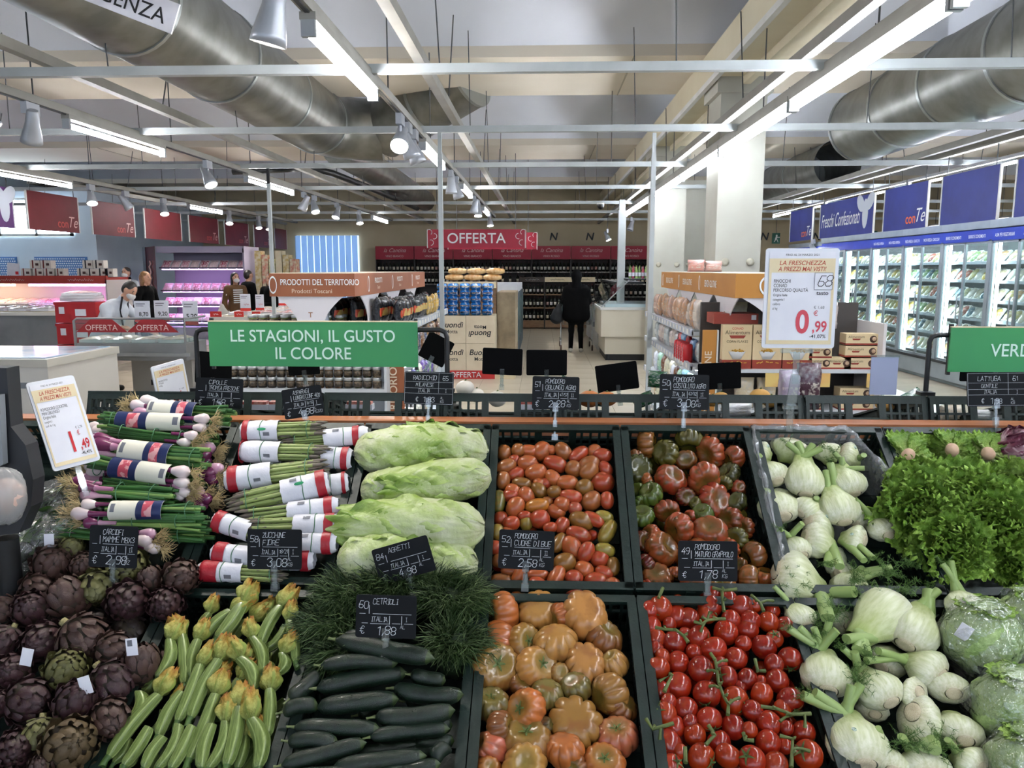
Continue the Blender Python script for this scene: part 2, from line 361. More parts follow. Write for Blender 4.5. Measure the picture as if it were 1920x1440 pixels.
# ---- steel grid that carries the lamps
RAILW = M_('rail_white', 'B8BEBE', 'ACB2B2', 4., rough=.5)
RAILG = M_('rail_grey', '9C9A92', '908E86', 4., rough=.5)
near = ['nearest', 'second nearest', 'third nearest', 'fourth nearest', 'fifth nearest', 'sixth nearest', 'furthest']
WIRE = M_('wire_grey', '55585A', rough=.5, metal=.6)
for i, y in enumerate((5.5, 7.8, 10.4, 13.2, 16.2, 18.8, 21.6)):
    r = T('cross_rail', 'white square steel rail across the ceiling, %s of seven' % near[i], 'rail', (0, y, 3.05), 'cross rails under the ceiling')
    MB().bx(-13.5, 11.5, y-.03, y+.03, 3.02, 3.08).obj('bar', RAILW, r, org=r.location)
    for x in (-10.4, -7.6, -5.3, -3.0, -.7, .9, 3.1, 5.6, 8.4):
        MB().tube([(x, y, 3.08), (x+random.uniform(-.05, .05), y+random.uniform(-.1, .1), 3.98)], .005, 5).obj('hanger_wire', WIRE, r, org=r.location)
for x, lb in ((-.83, 'grey ceiling rail running away beside the left lamp track'), (-3.4, 'grey ceiling rail under the large left duct'), (1.75, 'grey ceiling rail just left of the long right tube'), (4.75, 'grey ceiling rail above the blue banners'), (-8.0, 'grey ceiling rail carrying the red banners'), (5.05, 'grey ceiling rail carrying the blue banners')):
    r = T('long_rail', lb, 'rail', (x, 10, 3.1), 'lengthwise ceiling rails')
    MB().bx(x-.035, x+.035, -6, 24.4, 3.08, 3.15).obj('bar', RAILG, r, org=r.location)
    for y in (4.2, 7.1, 11.3, 15, 19):
        MB().tube([(x, y, 3.15), (x+.02, y+.3, 3.98)], .006, 5).obj('hanger_wire', WIRE, r, org=r.location)
# ---- slender posts
for x, y, z1, lb in ((-1.0, 7.8, 3.0, 'slim white post at the end of the snack shelf left of the aisle'), (1.1, 7.9, 3.0, 'slim white post at the end of the gluten free shelf'), (-3.62, 10.4, 3.0, 'slim white post left of the regional products sign'), (1.55, 15.3, 3.0, 'pale post behind the deli counter')):
    p = T('steel_post', lb, 'post', (x, y, 0), 'slim steel posts')
    r_ = .022 if x != 1.55 else .07
    MB().bx(x-r_, x+r_, y-r_, y+r_, 0, z1-.18).obj('tube', RAILW, p, org=p.location)
    MB().bx(x-r_*.8, x+r_*.8, y-r_*.8, y+r_*.8, z1-.18, z1+.02).obj('clamp', BLACK if x < -3 else RAILW, p, org=p.location)
    MB().bx(x-.06, x+.06, y-.06, y+.06, 0, .012).obj('foot_plate', GREY, p, org=p.location)
# ---- lamps
TUBE = M_('tube_light', 'FFFFFF', emit=TUBE_W, ecol='EEF4FF')
TUBEW = M_('tube_light_warm', 'FFFFFF', emit=TUBE_W, ecol='FAFAFF')
def tube_lamp(x, ya, yb, z, lb, grp, mt=TUBE, wd=.05):
    o = T('tube_lamp', lb, 'lamp', (x, (ya+yb)/2, z), grp)
    MB().bx(x-wd*.7, x+wd*.7, ya, yb, z+.012, z+.05).obj('housing', RAILG, o, org=o.location)
    MB().tube([(x, ya+.03, z-.04), (x, yb-.03, z-.04)], wd*.45, 8).obj('glowing_tube', mt, o, org=o.location)
    for e in (ya+.015, yb-.015): MB().bx(x-wd*.6, x+wd*.6, e-.015, e+.015, z-.07, z+.012).obj('end_cap', SILVER, o, org=o.location)
    if x in (9.4, 2.0):
        for y in (ya+.3, yb-.3): MB().tube([(x, y, z+.04), (x, y, 4.1)], .006, 5).obj('hanger_wire', WIRE, o, org=o.location)
    return o
def track(x, ya, yb, z, lb):
    o = T('lamp_track', lb, 'track', (x, (ya+yb)/2, z), 'lamp tracks')
    MB().bx(x-.03, x+.03, ya, yb, z, z+.06).obj('rail', RAILG, o, org=o.location)
    MB().bx(x-.012, x+.012, ya, yb, z-.008, z).obj('conductor', DGREY, o, org=o.location)
    y = ya+1
    while y < yb: MB().tube([(x, y, z+.06), (x, y, 3.95)], .006, 5).obj('hanger_wire', WIRE, o, org=o.location); y += 2.3
SPOTE = M_('spot_glow', 'FFFFFF', emit=60., ecol='FFF4E0')
SPOTB = M_('spot_body', 'B8BCC2', 'AEB2B8', 10., rough=.35, metal=.4)
_b = MB().lathe([(.038, .16), (.045, .15), (.05, .06), (.075, -.06), (.08, -.1), (.074, -.1), (.07, -.075)], 18)
SP_BODY = _b.me('housing', SPOTB); SP_LENS = MB().lathe([(.0001, 0), (.069, 0)], 18, M=TR(0, 0, -.078)).me('lens', SPOTE)
SP_OFF = MB().lathe([(.0001, 0), (.069, 0)], 18, M=TR(0, 0, -.078)).me('lens', M_('lens_dim', '8A8C90', rough=.2))
SP_BOX = MB().box((0, 0, .24), (.05, .16, .09)).tube([(0, 0, .28), (0, 0, .13)], .012, 8).me('driver_box', SPOTB)
def spot(x, y, z, ax, ay, lb, lit=True, power=1.):
    """ax, ay: lean of the beam"""
    o = T('spotlight', lb, 'lamp', (x, y, z), 'track spotlights')
    mesh_part('driver_box', SP_BOX, o, TR(0, 0, -.28))
    if x > 0: MB().tube([(0, 0, 0), (0, 0, 4.1-z)], .008, 6).obj('hanger_rod', WIRE, o)
    d = Vector((ax, ay, -1)).normalized()
    Mh = TR(0, 0, -.2) @ aim((0, 0, 0), -d, (0, 1, 0))
    mesh_part('housing', SP_BODY, o, Mh); mesh_part('lens', SP_LENS if lit else SP_OFF, o, Mh)
    if lit and power > 0:
        ld = bpy.data.lights.new('spot_beam', 'SPOT'); ld.energy = SPOT_W*power; ld.spot_size = 1.4; ld.spot_blend = .8; ld.shadow_soft_size = .07; ld.color = (1, .96, .9)
        lo = bpy.data.objects.new('spot_beam', ld); link(lo, o); lo.matrix_basis = Mh @ TR(0, 0, -.11)
# left track over the produce
track(-1.19, -4, 20, 2.99, 'lamp track over the left side of the produce, with tubes and spots')
for i, (a, b_) in enumerate(((-4.9, -3.4), (-3.3, -1.9), (4.1, 5.65), (7.9, 9.5), (11.7, 13.2), (16, 17.5))):
    tube_lamp(-1.19, a, b_, 2.94, 'short glowing tube on the left produce track, %s' % ('farthest behind the shopper', 'behind the shopper', 'largest, at the top of the picture', 'second one up the aisle', 'third one up the aisle', 'furthest one')[i], 'tubes on the left produce track', TUBEW, .06)
for i, (y, ax, ay, lit) in enumerate(((2.6, .1, -.1, 1), (3.55, -.25, .1, 1), (6.7, .0, -1.1, 1), (7.1, .35, .2, 0), (7.45, .35, .1, 0), (10.4, .0, .1, 0), (11.1, .3, .1, 0), (14.0, -.2, .1, 0), (14.8, 0, -.3, 1), (18.2, .1, -.3, 1))):
    spot(-1.19, y, 2.98, ax, ay, 'silver spotlight on the left produce track, %s from the shopper, %s' % (ORD[i], 'lit' if lit else 'seen from its side'), lit)
track(-4.0, -4, 21, 2.99, 'second lamp track from the left, past the wide duct')
for i, (a, b_) in enumerate(((2.6, 4.1), (6.6, 8.3), (10.6, 12.6), (18.5, 20.3))):
    tube_lamp(-4.0, a, b_, 2.94, 'glowing tube on the middle left track, %s one' % ('outermost', 'nearest visible', 'middle', 'furthest')[i], 'tubes on the middle left track', TUBEW, .05)
for i, (y, ax, ay, lit) in enumerate(((5.6, .6, .3, 1), (6.15, -.4, .4, 0), (9.4, .5, -.3, 1), (13.2, -.5, .1, 0), (13.8, .3, -.4, 1), (15.3, -.2, -.5, 1), (17.2, .2, -.4, 1))):
    spot(-4.0, y, 2.98, ax, ay, '%s spotlight on the middle left track, %s from the near end' % ('lit' if lit else 'unlit', ORD[i]), lit)
track(-6.9, 4, 22, 2.99, 'far left lamp track above the meat islands')
for i, (a, b_) in enumerate(((9.6, 11.4), (15.2, 16.8))):
    tube_lamp(-6.9, a, b_, 2.94, 'glowing tube on the far left track, %s one' % ('nearer', 'farther')[i], 'tubes on the far left track', TUBEW, .05)
for i, (y, ax, ay) in enumerate(((9.1, .5, -.3), (11.9, .3, -.4), (12.9, .5, .4), (14.2, .3, -.4), (17.2, .2, -.5), (19.0, .2, -.4), (19.7, .2, -.4))):
    spot(-6.9, y, 2.98, ax, ay, 'spotlight on the far left track, %s from the near end' % ORD[i], i != 2)
# right hand continuous lines of tubes
for i in range(9):
    a = -3.2+i*2.35
    tube_lamp(1.9, a, a+2.33, 2.95, 'section of the long bright tube line over the right crates, %s from the shopper' % ORD[i], 'right tube line sections', TUBE, .06)
track(1.9, -3.2, 18, 3.0, 'housing rail above the long bright tube line')
for i in range(6):
    a = -1.5+i*3.3
    tube_lamp(5.3, a, a+3.28, 2.93, 'section of the thin tube line over the blue banners, %s from the shopper' % ORD[i], 'tube line over the blue banners', TUBE, .035)
for i in range(3):
    a = 9+i*3.6
    tube_lamp(9.4, a, a+3.3, 2.72, 'thin far tube beyond the freezer tops, %s one' % ('nearest', 'middle', 'farthest')[i], 'thin tubes beyond the freezers', TUBE, .035)
for i, (a, b_) in enumerate(((19.2, 20.4),)):
    tube_lamp(2.0, a, b_, 2.8, 'short far tube near the deli pillar', None, TUBE, .05)
spot(2.1, 18.6, 2.9, -.3, -.2, 'small unlit spotlight by the far deli tube', False)
spot(1.75, 21, 2.75, .4, -.3, 'small lit spotlight at the far end of the deli', True)
spot(6.0, 17.6, 2.35, 0, -1.5, 'bright spotlight glaring toward the shopper below the blue banners', True, .5)
# ---- spiral ducts
DUCT = M_('duct_zinc', '8A8A84', '73736C', 4., rough=.38, metal=.75)
SEAM = M_('duct_seam', 'A4A8A6', rough=.35, metal=.8)
def duct(o, pts, r, step):
    L = 0
    for (a, b_) in zip(pts, pts[1:]):
        a, b_ = Vector(a), Vector(b_); d = b_-a; n = max(1, round(d.length/step))
        for i in range(n):
            p, q = a+d*(i/n), a+d*((i+1)/n); u = d.normalized()
            MB().tube([p, q], r*(1 if (i % 2) else 1.006), 36, cap=False).obj('duct_section', DUCT, o, org=o.location)
            MB().tube([q-u*.02, q+u*.02], r*1.03, 36).obj('seam_ring', SEAM, o, org=o.location)
d1 = T('air_duct', 'large zinc air duct crossing the upper left and bending at an elbow', 'duct', (-3.3, 8, 3.6), 'zinc air ducts')
DXX = -3.02
duct(d1, [(DXX, 1.0, 3.66), (DXX, 10.6, 3.66)], .42, 1.6)
el = [(DXX+.75*(1-math.cos(t)), 10.6+.75*math.sin(t), 3.66) for t in [i*PI/2/6 for i in range(7)]]
MB().tube(el, .42, 36).obj('elbow', DUCT, d1, org=d1.location)
duct(d1, [(DXX+.75, 11.35, 3.66), (-.95, 10.6, 4.2)], .4, .9)
MB().tube([(-3.05, 11.9, 3.5), (-3.1, 21, 3.5)], .26, 28).obj('branch', DUCT, d1, org=d1.location)
sg = T('hanging_sign', 'white emergency board on the duct, only its end letters in view', 'sign', (-3.0, 4.8, 3.2))
sgm = onY(206, -12, 4.6); Rs = RY(math.radians(21))
MB().tube([(sgm.x, 4.63, sgm.z), (sgm.x-.05, 4.7, 3.62)], .012, 6).obj('bracket', WIRE, sg, org=sg.location)
MB().box((0, 0, 0), (.8, .012, .17)).obj('board', PAPER, sg, M=TR(sgm-sg.location) @ Rs); text('EMERGENZA', sg, TR(sgm-sg.location) @ Rs @ at(0, -.008, -.05), .12, BTXT, .004)
d2 = T('air_duct', 'zinc air duct at upper right with an open end', 'duct', (3.7, 7, 3.35), 'zinc air ducts')
duct(d2, [(4.2, 0, 3.56), (4.2, 10.6, 3.56)], .455, 1.2)
MB().tube([(4.2, 10.59, 3.56), (4.2, 10.63, 3.56)], .475, 40, cap=False).obj('end_rim', SEAM, d2, org=d2.location)
d3 = T('air_duct', 'far grey duct stub hidden behind the right tube line', 'duct', (4.4, 14, 3.3), 'zinc air ducts')
duct(d3, [(5.3, 14.5, 3.58), (5.3, 20, 3.58)], .42, 2)
dm = T('dome_camera', 'small dark dome camera on the rail left of the second pillar', 'camera', (1.2, 16.2, 2.98))
MB().lathe([(.07, .04), (.07, 0), (.05, -.05), (.0001, -.07)], 14).obj('dome', BLACK, dm); MB().lathe([(.08, .06), (.08, .03)], 14).obj('collar', WHITE, dm)
pp = T('cable_pipe', 'black insulated pipe bending under the left ceiling', 'pipe', (-3, 12, 3.3))
MB().tube([(-4.8, 12.2, 3.2), (-3.6, 12.2, 3.25), (-3.3, 12.4, 3.2), (-3.1, 14, 3.15), (-3.0, 19, 3.15)], .05, 10).obj('hose', BLACK, pp, org=pp.location)
for y in (13, 16): MB().tube([(-3.1, y, 3.2), (-3.1, y, 3.95)], .006, 5).obj('hanger_wire', WIRE, pp, org=pp.location)
# ---- banners
RED = M_('banner_red', '6E1620', '64121A', 3., rough=.55)
BLUE = M_('banner_blue', '26348C', '202C7C', 3., rough=.5)
ORTX = M_('orange_print', 'F07038', rough=.6)
PETAL = M_('petal_grey', 'C6CCD6', rough=.6)
def banner(mt, X, ya, yb, z0, z1, F, lb, grp, con=True, script=None, petal=False):
    o = T('hanging_banner', lb, 'banner', (X, (ya+yb)/2, z0), grp)
    MB().bx(X-.006, X+.006, ya, yb, z0, z1).obj('panel', mt, o, org=o.location)
    s = -1 if F is FR else 1
    far = ya if F is FL else yb
    for e in (ya, yb): MB().bx(X-.012, X+.012, e-.012, e+.012, z0, z1).obj('edge_strip', WHITE, o, org=o.location)
    for e in (ya+.1, yb-.1): MB().tube([(X, e, z1), (X, e, 3.085)], .006, 5).obj('hanger_wire', WIRE, o, org=o.location)
    W = yb-ya; px = -.009 if F is FR else .009
    def loc(u, v): return TR(px, ((u-.5)*W if F is FL else (.5-u)*W), v*(z1-z0)) @ F
    if con:
        text('con', o, loc(.66, .12), .2, ORTX if mt is BLUE else M_('faded_red_print', 'C04A44', rough=.6), .012)
        text('Te', o, loc(.85, .14), .26, WTXT if mt is BLUE else M_('faded_print', 'D8B0A8', rough=.6), .0, .35)
    if script: text(script, o, loc(.4, .3), .33, WTXT, .002, .35, sx=.62)
    if petal:
        for qn, (u, v, a, h) in enumerate(((.86, .52, 0, .46), (.78, .8, .9, .34), (.94, .82, -.9, .34))):
            MB().lathe([(.0001, 0), (.11, .0)], 16, M=loc(u, v) @ TR(0, 0, .003*qn) @ RZ(a) @ SCL(1, h/.22, 1)).obj('petal', PETAL, o)
for i, (ya, yb, con) in enumerate(((12.0, 13.35, 1), (13.75, 15.2, 1), (15.6, 17.2, 0), (17.6, 19.2, 1), (19.6, 21.2, 1), (21.6, 23.0, 1), (23.3, 24.4, 0))):
    banner(RED, -8.0, ya, yb, 2.32, 2.92, FL, 'dark red hanging banner over the meat hall, %s from the left' % ORD[i], 'red banners over the meat hall', con)
banner(M_('banner_purple', '5A2A6A', '4E2260', 3., rough=.5), -8.05, 10.4, 11.75, 2.32, 2.92, FL, 'purple banner with pale petals at the left picture edge', None, False, None, True)
banner(BLUE, 5.05, 14.9, 16.2, 2.25, 2.85, FR, 'smallest blue hanging banner, farthest on the right side', 'blue banners over the freezers', True)
banner(BLUE, 5.05, 12.2, 14.5, 2.25, 2.85, FR, 'blue banner with white handwriting and pale petals', 'blue banners over the freezers', False, 'Freschi Confezionati', True)
banner(BLUE, 5.05, 10.55, 11.85, 2.25, 2.85, FR, 'blue hanging banner right of the handwritten one', 'blue banners over the freezers', True)
banner(BLUE, 5.05, 8.95, 10.2, 2.25, 2.85, FR, 'plain blue hanging banner, second from the right edge', 'blue banners over the freezers', False)
banner(BLUE, 5.05, 7.2, 8.65, 2.25, 2.85, FR, 'blue hanging banner cut by the right picture edge', 'blue banners over the freezers', False)
CRIM = M_('sign_crimson', 'A81E38', '9C1830', 3., rough=.5)
for x, y, z, lb in ((-1.33, 16.0, 2.32, 'crimson hanging OFFERTA sign with outlined petals, nearer one'), (-1.1, 17.6, 2.33, 'crimson OFFERTA sign partly hidden behind the nearer one')):
    o = T('hanging_sign', lb, 'sign', (x, y, z), 'crimson OFFERTA signs')
    MB().box((0, 0, 0), (2.0, .02, .37)).obj('board', CRIM, o)
    MB().box((1.0, .6, 0), (.02, 1.2, .37)).obj('side_board', CRIM, o)
    text('OFFERTA', o, at(0, -.014, -.09), .29, WTXT, .008)
    for sx in (-1, 1):
        MB().box((sx*1.0, -.01, 0), (.015, .03, .38)).obj('edge_strip', WHITE, o)
        b = MB()
        for (cx, cz, a0) in ((.86, .06, -40), (.93, -.1, -20), (.96, .16, 20)):
            b.tube([(sx*(cx-.055*math.cos(math.radians(a))), -.014, cz*.8+.055*math.sin(math.radians(a))) for a in range(a0-70, a0+150, 20)], .006, 5)
        b.obj('petal_outline', WTXT, o)
        MB().tube([(sx*.8, 0, .18), (sx*.8, 0, 2.35)], .006, 5).obj('hanger_wire', WIRE, o)
GREENS = M_('exit_green', '1E5A4A', rough=.5)
for i, (px, py) in enumerate(((1455, 447), (1637, 443))):
    p = onY(px, py, 23.0); o = T('exit_sign', ('green running man sign right of the nearest pillar', 'green running man sign under the blue banners')[i], 'sign', p, 'emergency exit signs')
    MB().box((0, 0, 0), (.22, .03, .3)).obj('board', GREENS, o); MB().tube([(0, 0, .15), (0, 0, 4.2-p.z)], .008, 5).obj('hanger_wire', WIRE, o)
    MB().lathe([(.0001, 0), (.025, 0)], 10, M=at(.01, -.02, .08)).box((0, -.02, .01), (.05, .006, .1), R=Matrix.Rotation(.3, 3, 'Y')).box((-.03, -.02, -.06), (.02, .006, .1), R=Matrix.Rotation(.6, 3, 'Y')).box((.04, -.02, -.07), (.02, .006, .09), R=Matrix.Rotation(-.4, 3, 'Y')).box((.06, -.02, .03), (.08, .006, .02)).obj('running_figure', WTXT, o)
for i, px in enumerate((1037, 1105, 1432, 1530)):
    p = onY(px, 452, 24.58); o = T('wall_letter', 'dark letter N on the beige wall, %s from left' % ORD[i], 'letter', p, 'dark wall letters')
    text('N', o, at(0, -.012, .03), .32, DGREY, .02, .2); MB().box((0, -.004, .14), (.3, .006, .03)).obj('backing', WALLM, o)
# ================================================================ MIDDLE GROUND
def squiggle(o, M, w_, h, mt):
    """lettering too small to read in the photograph: a scribbled line"""
    n = max(6, int(w_/h*3)); MB().tube([((i/n-.5)*w_, h*.4*math.sin(i*2.3)+h*.15*math.sin(i*5.1), 0) for i in range(n+1)], h*.09, 4).obj('lettering', mt, o, M=M)
# ---- small product meshes (shared)
def bottle_me(name, glass, label, cap):
    return MB().lathe([(.034, 0), (.038, .008), (.038, .06), (.0385, .06), (.0385, .15), (.038, .15), (.038, .19), (.03, .215), (.015, .24), (.014, .27), (.016, .27), (.016, .31), (.0001, .31)], 10, ms=[0, 0, 0, 1, 1, 0, 0, 0, 0, 0, 2, 2]).me(name, [glass, label, cap])
DG = M_('wine_glass_dark', '0C140C', '141C10', 20., rough=.08, spec=.7)
LAB = M_('wine_label', 'FFFFFF', 'D8D2C4', 60., rough=.6, objc=True)
CAPM = M_('wine_cap', '3A0C14', rough=.35, metal=.3)
BOT = bottle_me('wine_bottle', DG, LAB, CAPM)
JAR = MB().lathe([(.03, 0), (.034, .006), (.034, .014), (.0345, .014), (.0345, .05), (.034, .05), (.033, .058), (.036, .058), (.036, .078), (.033, .082), (.0001, .082)], 12, ms=[0, 0, 1, 1, 1, 0, 2, 2, 2, 2]).me('jar', [M_('jar_content', '3A2A1C', '24180E', 30., rough=.15, objc=True), M_('jar_label', '2A2622', '6A5A44', 80., rough=.5), M_('jar_lid', 'C9CCCC', rough=.3, metal=.6)])
def pillow(w, d, h, n=10, jit=.0):
    """upright bag: seams at top and bottom"""
    b = MB(); g = []
    for i in range(n+1):
        t = i/n; k = max(.02, math.sin(PI*min(max(t, .0), 1))**.35) if 0 < t < 1 else .03
        ww = w*(1.02-.06*math.sin(PI*t)); row = []
        for j in range(14):
            a = 2*PI*j/14; x = math.cos(a); y = math.sin(a)
            row.append((math.copysign(abs(x)**.4, x)*ww/2+random.uniform(-jit, jit), math.copysign(abs(y)**.7, y)*d/2*k+random.uniform(-jit, jit), t*h))
        g.append(row)
    b.sheet(g, wrap=True, fm=lambda i, j: 1 if 3 <= i <= 5 and (8 <= j <= 12) else 0)
    return b
BAGM = M_('bag_film', 'FFFFFF', 'B8B8B8', 30., rough=.22, objc=True, bump=.5, bscale=30, coat=.4, ramp=(.45, .9))
BAGP = M_('bag_print', 'FFFFFF', 'E0D8C8', 40., rough=.3, objc=True, bump=.4, bscale=30, ramp=(.5, .62))
BAG = [pillow(.14, .07, .24, jit=.004).me('bag', [BAGM, BAGP]) for _ in range(3)]
BAGW = pillow(.14, .07, .24, jit=.004).me('bag', [M_('bag_black', '101012', '2A2A2C', 30., rough=.2, bump=.5, bscale=30), M_('bag_window', 'D8B868', 'C0482C', 14., rough=.3, ramp=(.52, .56))])
PACK = MB()
PACK.box((0, 0, .01), (.13, .17, .02)).lathe([(.0001, .045), (.04, .042), (.06, .03), (.064, .02)][::-1], 12, 1, M=SCL(.95, 1.25, 1))
PACK = PACK.me('pack', [M_('pack_tray', 'E6E8E4', rough=.35), M_('pack_food', 'FFFFFF', 'E8E8E0', 40., rough=.25, objc=True, coat=.5, ramp=(.55, .75))])
MEAT = MB()
MEAT.box((0, 0, .012), (.2, .15, .024)); MEAT.sheet([[(-.09+.18*i/6, -.065+.13*j/5, .024+.018*math.sin(PI*i/6)*math.sin(PI*j/5)+random.uniform(0, .007)) for j in range(6)] for i in range(7)], 1)
MEAT = MEAT.me('meat_tray', [M_('foam_tray', 'E8E4E6', rough=.4), M_('meat', 'FFFFFF', 'F0D8DA', 30., rough=.25, objc=True, coat=.6)])
SHELFM = M_('shelf_white', 'D8DCE0', 'CED2D6', 5., rough=.4)
RAILP = M_('price_rail', 'C8CED8', 'B8BECA', 12., rough=.35)
def L(o): return o.location
# ---- wine wall
wx0 = -5.1; CH = M_('wine_shelf_black', '17110E', '221A14', 5., rough=.5)
for b in range(8):
    x0 = wx0+1.2*b; o = T('wine_shelf', 'dark wine shelf with a crimson header board, %s from left' % ORD[b], 'shelf', (x0+.6, 24.2, 0), 'dark wine shelves')
    MB().bx(x0, x0+1.2, 24.45, 24.5, 0, 2.0).bx(x0, x0+.02, 23.95, 24.5, 0, 2.0).bx(x0+1.18, x0+1.2, 23.95, 24.5, 0, 2.0).obj('carcass', CH, o, org=L(o))
    for z in (.1, .5, .88, 1.26, 1.63): MB().bx(x0+.02, x0+1.18, 23.95, 24.45, z-.03, z).obj('shelf_board', CH, o, org=L(o)); MB().bx(x0+.02, x0+1.18, 23.94, 23.95, z-.035, z+.003).obj('price_rail', M_('price_rail_dim', '6A665E', 'B8B2A4', 18., rough=.4, ramp=(.55, .6)), o, org=L(o))
    h = MB().bx(x0+.01, x0+1.19, 23.88, 24.0, 2.0, 2.4).obj('header', CRIM, o, org=L(o))
    text('la Cantina', o, at(0, 23.875-24.2, 2.22), .17, M_('pale_print', 'E8C8C8', rough=.6), 0, .4)
    text('VINO BIANCO' if b < 4 else 'VINO ROSSO', o, at(0, 23.875-24.2, 2.07), .085, M_('pale_print', 'E8C8C8'), .01)
LC = ['F0EAD8', 'FFF8E8', 'FFFFFF', 'F4ECD8', 'E8DCC0', 'FFFFFF', 'D8D8D0', 'C89060', 'E0D0A0', 'B03028', 'F4F0E8', '3A3A34', '283A28']
nb = 0
def wine(x, y, z, lb, grp, sc=1.):
    global nb; nb += 1
    o = bpy.data.objects.new('wine_bottle', BOT); link(o); o.matrix_basis = TR(x, y, z) @ RZ(random.random()*6) @ SCL(sc, sc, sc)
    o.color = L4(random.choice(LC)); return tag(o, lb, 'bottle', grp)
SHN = {1.63: 'top', 1.26: 'second', .88: 'third', .5: 'fourth'}
for b in range(8):
    for z in ((1.63, 1.26) if b not in (4, 5) else (1.63, 1.26)):
        for i in range(10):
            if z == 1.26 and 2 <= b <= 4 and i % 2: continue
            wine(wx0+1.2*b+.08+i*.115, 24.05+random.uniform(-.01, .02), z+.001, 'wine bottle on the %s shelf under crimson header %s from left, %s bottle' % (SHN[z], ORD[b], ORD[i]), 'wine bottles on the dark wall shelves')
for b in (5, 6):
    for z in (.88, .5):
        for i in range(8): wine(wx0+1.2*b+.1+i*.14, 24.05, z+.001, 'wine bottle low on the %s shelf, %s bottle under header %s from left' % (SHN[z], ORD[i], ORD[b]), 'wine bottles on the dark wall shelves')
# low wooden wine island in front
OAK = M_('oak_board', '8A6E50', '76593E', 6., rough=.5, stretch=(1, 1, 8))
for b in range(3):
    x0 = -.62+.72*b; o = T('wine_rack', 'low wooden wine rack with white top sign, %s of three' % ORD[b], 'rack', (x0+.36, 22.6, 0), 'low wooden wine racks')
    MB().bx(x0, x0+.72, 22.85, 22.9, 0, 1.45).bx(x0, x0+.02, 22.4, 22.9, 0, 1.45).bx(x0+.7, x0+.72, 22.4, 22.9, 0, 1.45).obj('carcass', CH, o, org=L(o))
    MB().bx(x0+.02, x0+.7, 22.4, 22.86, 0.03, .24).obj('base_drawer', OAK, o, org=L(o))
    for z in (.62, 1.0): MB().bx(x0+.02, x0+.7, 22.4, 22.86, z-.04, z).obj('shelf_board', OAK, o, org=L(o))
    MB().bx(x0, x0+.72, 22.38, 22.44, 1.34, 1.48).obj('top_sign', (M_('sign_dark', '3A3028', rough=.5) if b == 0 else CREAM), o, org=L(o))
    squiggle(o, at(0, 22.372-22.6, 1.41), .4, .05, WTXT if b == 0 else BTXT)
    for zi, z in enumerate((.241, .621, 1.001)):
        for i in range(6):
            wine(x0+.08+i*.112, 22.5, z, 'bottle %s from left on the %s level of the %s low wine rack' % (ORD[i], ('bottom', 'middle', 'upper')[zi], ORD[b]), 'bottles in the low wine racks', 1.0 if zi < 2 else .9)
# ---- aisle pallet: cartons with blue packets
CART = M_('carton_cream', 'E4D6BC', 'DCCCB0', 5., rough=.7)
pal = T('pallet_riser', 'low pallet riser with a red OFFERTA strip under the cartons', 'riser', (-1.2, 12.4, 0))
MB().bx(-1.62, -.4, 12.0, 14.1, 0, .13).obj('deck', CREAM, pal, org=L(pal))
MB().bx(-1.62, -.72, 11.985, 12.0, .0, .13).obj('red_strip', M_('strip_red', 'C4302E', rough=.5), pal, org=L(pal)); text('OFFERTA', pal, at(0.02, -.425, .025), .12, WTXT, .006)
for r in range(2):
    for c in range(2):
        o = T('carton', 'cream carton with dark lettering, %s row, %s column' % (('lower', 'upper')[r], ('left', 'right')[c]), 'carton', (-1.395+.45*c, 12.0, .13+.43*r), 'cream cartons on the pallet')
        MB().bx(-.222, .222, 0, .6, 0, .425).obj('box', CART, o); MB().bx(-.222, .222, .25, .31, .425, .427).obj('tape', M_('tape', 'CDB88E', rough=.3), o)
        flip = (r, c) == (1, 1); F = at(0, -.003, .215) @ (RZ(PI) if flip else Matrix.Identity(4))
        text('Buondì', o, F @ TR(0, .03, 0), .125, BTXT, .012, .2); text('Motta', o, F @ TR(0, -.06, 0), .08, BTXT, .006)
for c in range(3):
    o = T('carton', 'plain brown carton on the aisle side, %s from the front' % ORD[c], 'carton', (-.72, 12.65+.45*c, .13), 'plain side cartons'); MB().bx(-.0, .3, 0, .42, 0, 1.2).obj('box', M_('carton_brown', '9A8A70', '7E705A', 5., rough=.7), o); MB().bx(.3, .302, .1, .3, .3, .9).obj('print', M_('carton_print', 'B8A890', rough=.7), o)
PKT = MB().sheet([[((math.copysign(abs(math.cos(a))**.5, math.cos(a)))*.08*(1 if 0 < i < 6 else .9), (i/6-.5)*.3, math.copysign(abs(math.sin(a))**.5, math.sin(a))*(.05 if 0 < i < 6 else .012)+.05) for a in [2*PI*j/14 for j in range(14)]] for i in range(7)], wrap=True, fm=lambda i, j: 1 if i in (0, 5) and j in (0, 6, 7, 13) else 0).me('packet', [M_('packet_blue', '2A78C4', 'D8E6F2', 18., rough=.25, bump=.4, ramp=(.6, .64)), M_('packet_white', 'E8F0F6', 'C8DCEE', 40., rough=.25)])
for z in range(5):
    for x in range(5):
        o = bpy.data.objects.new('snack_packet', PKT); link(o); o.matrix_basis = TR(-1.55+.178*x+random.uniform(-.006, .006), 12.18, .992+.098*z) @ RZ(random.uniform(-.06, .06))
        tag(o, 'blue and white snack packet, %s layer from below, %s from left' % (ORD[z], ORD[x]), 'packet', 'blue packets on the cartons')
BREAD = MB().sheet([[((i/8-.5)*.3, math.cos(a)*.06*math.sin(PI*(i+.6)/9.2)**.4, math.sin(a)*.055*math.sin(PI*(i+.6)/9.2)**.4+.05) for a in [2*PI*j/12 for j in range(12)]] for i in range(9)], wrap=True).me('bread', [M_('bread_bag', 'C89050', 'E8C890', 16., rough=.25, coat=.5, bump=.3)])
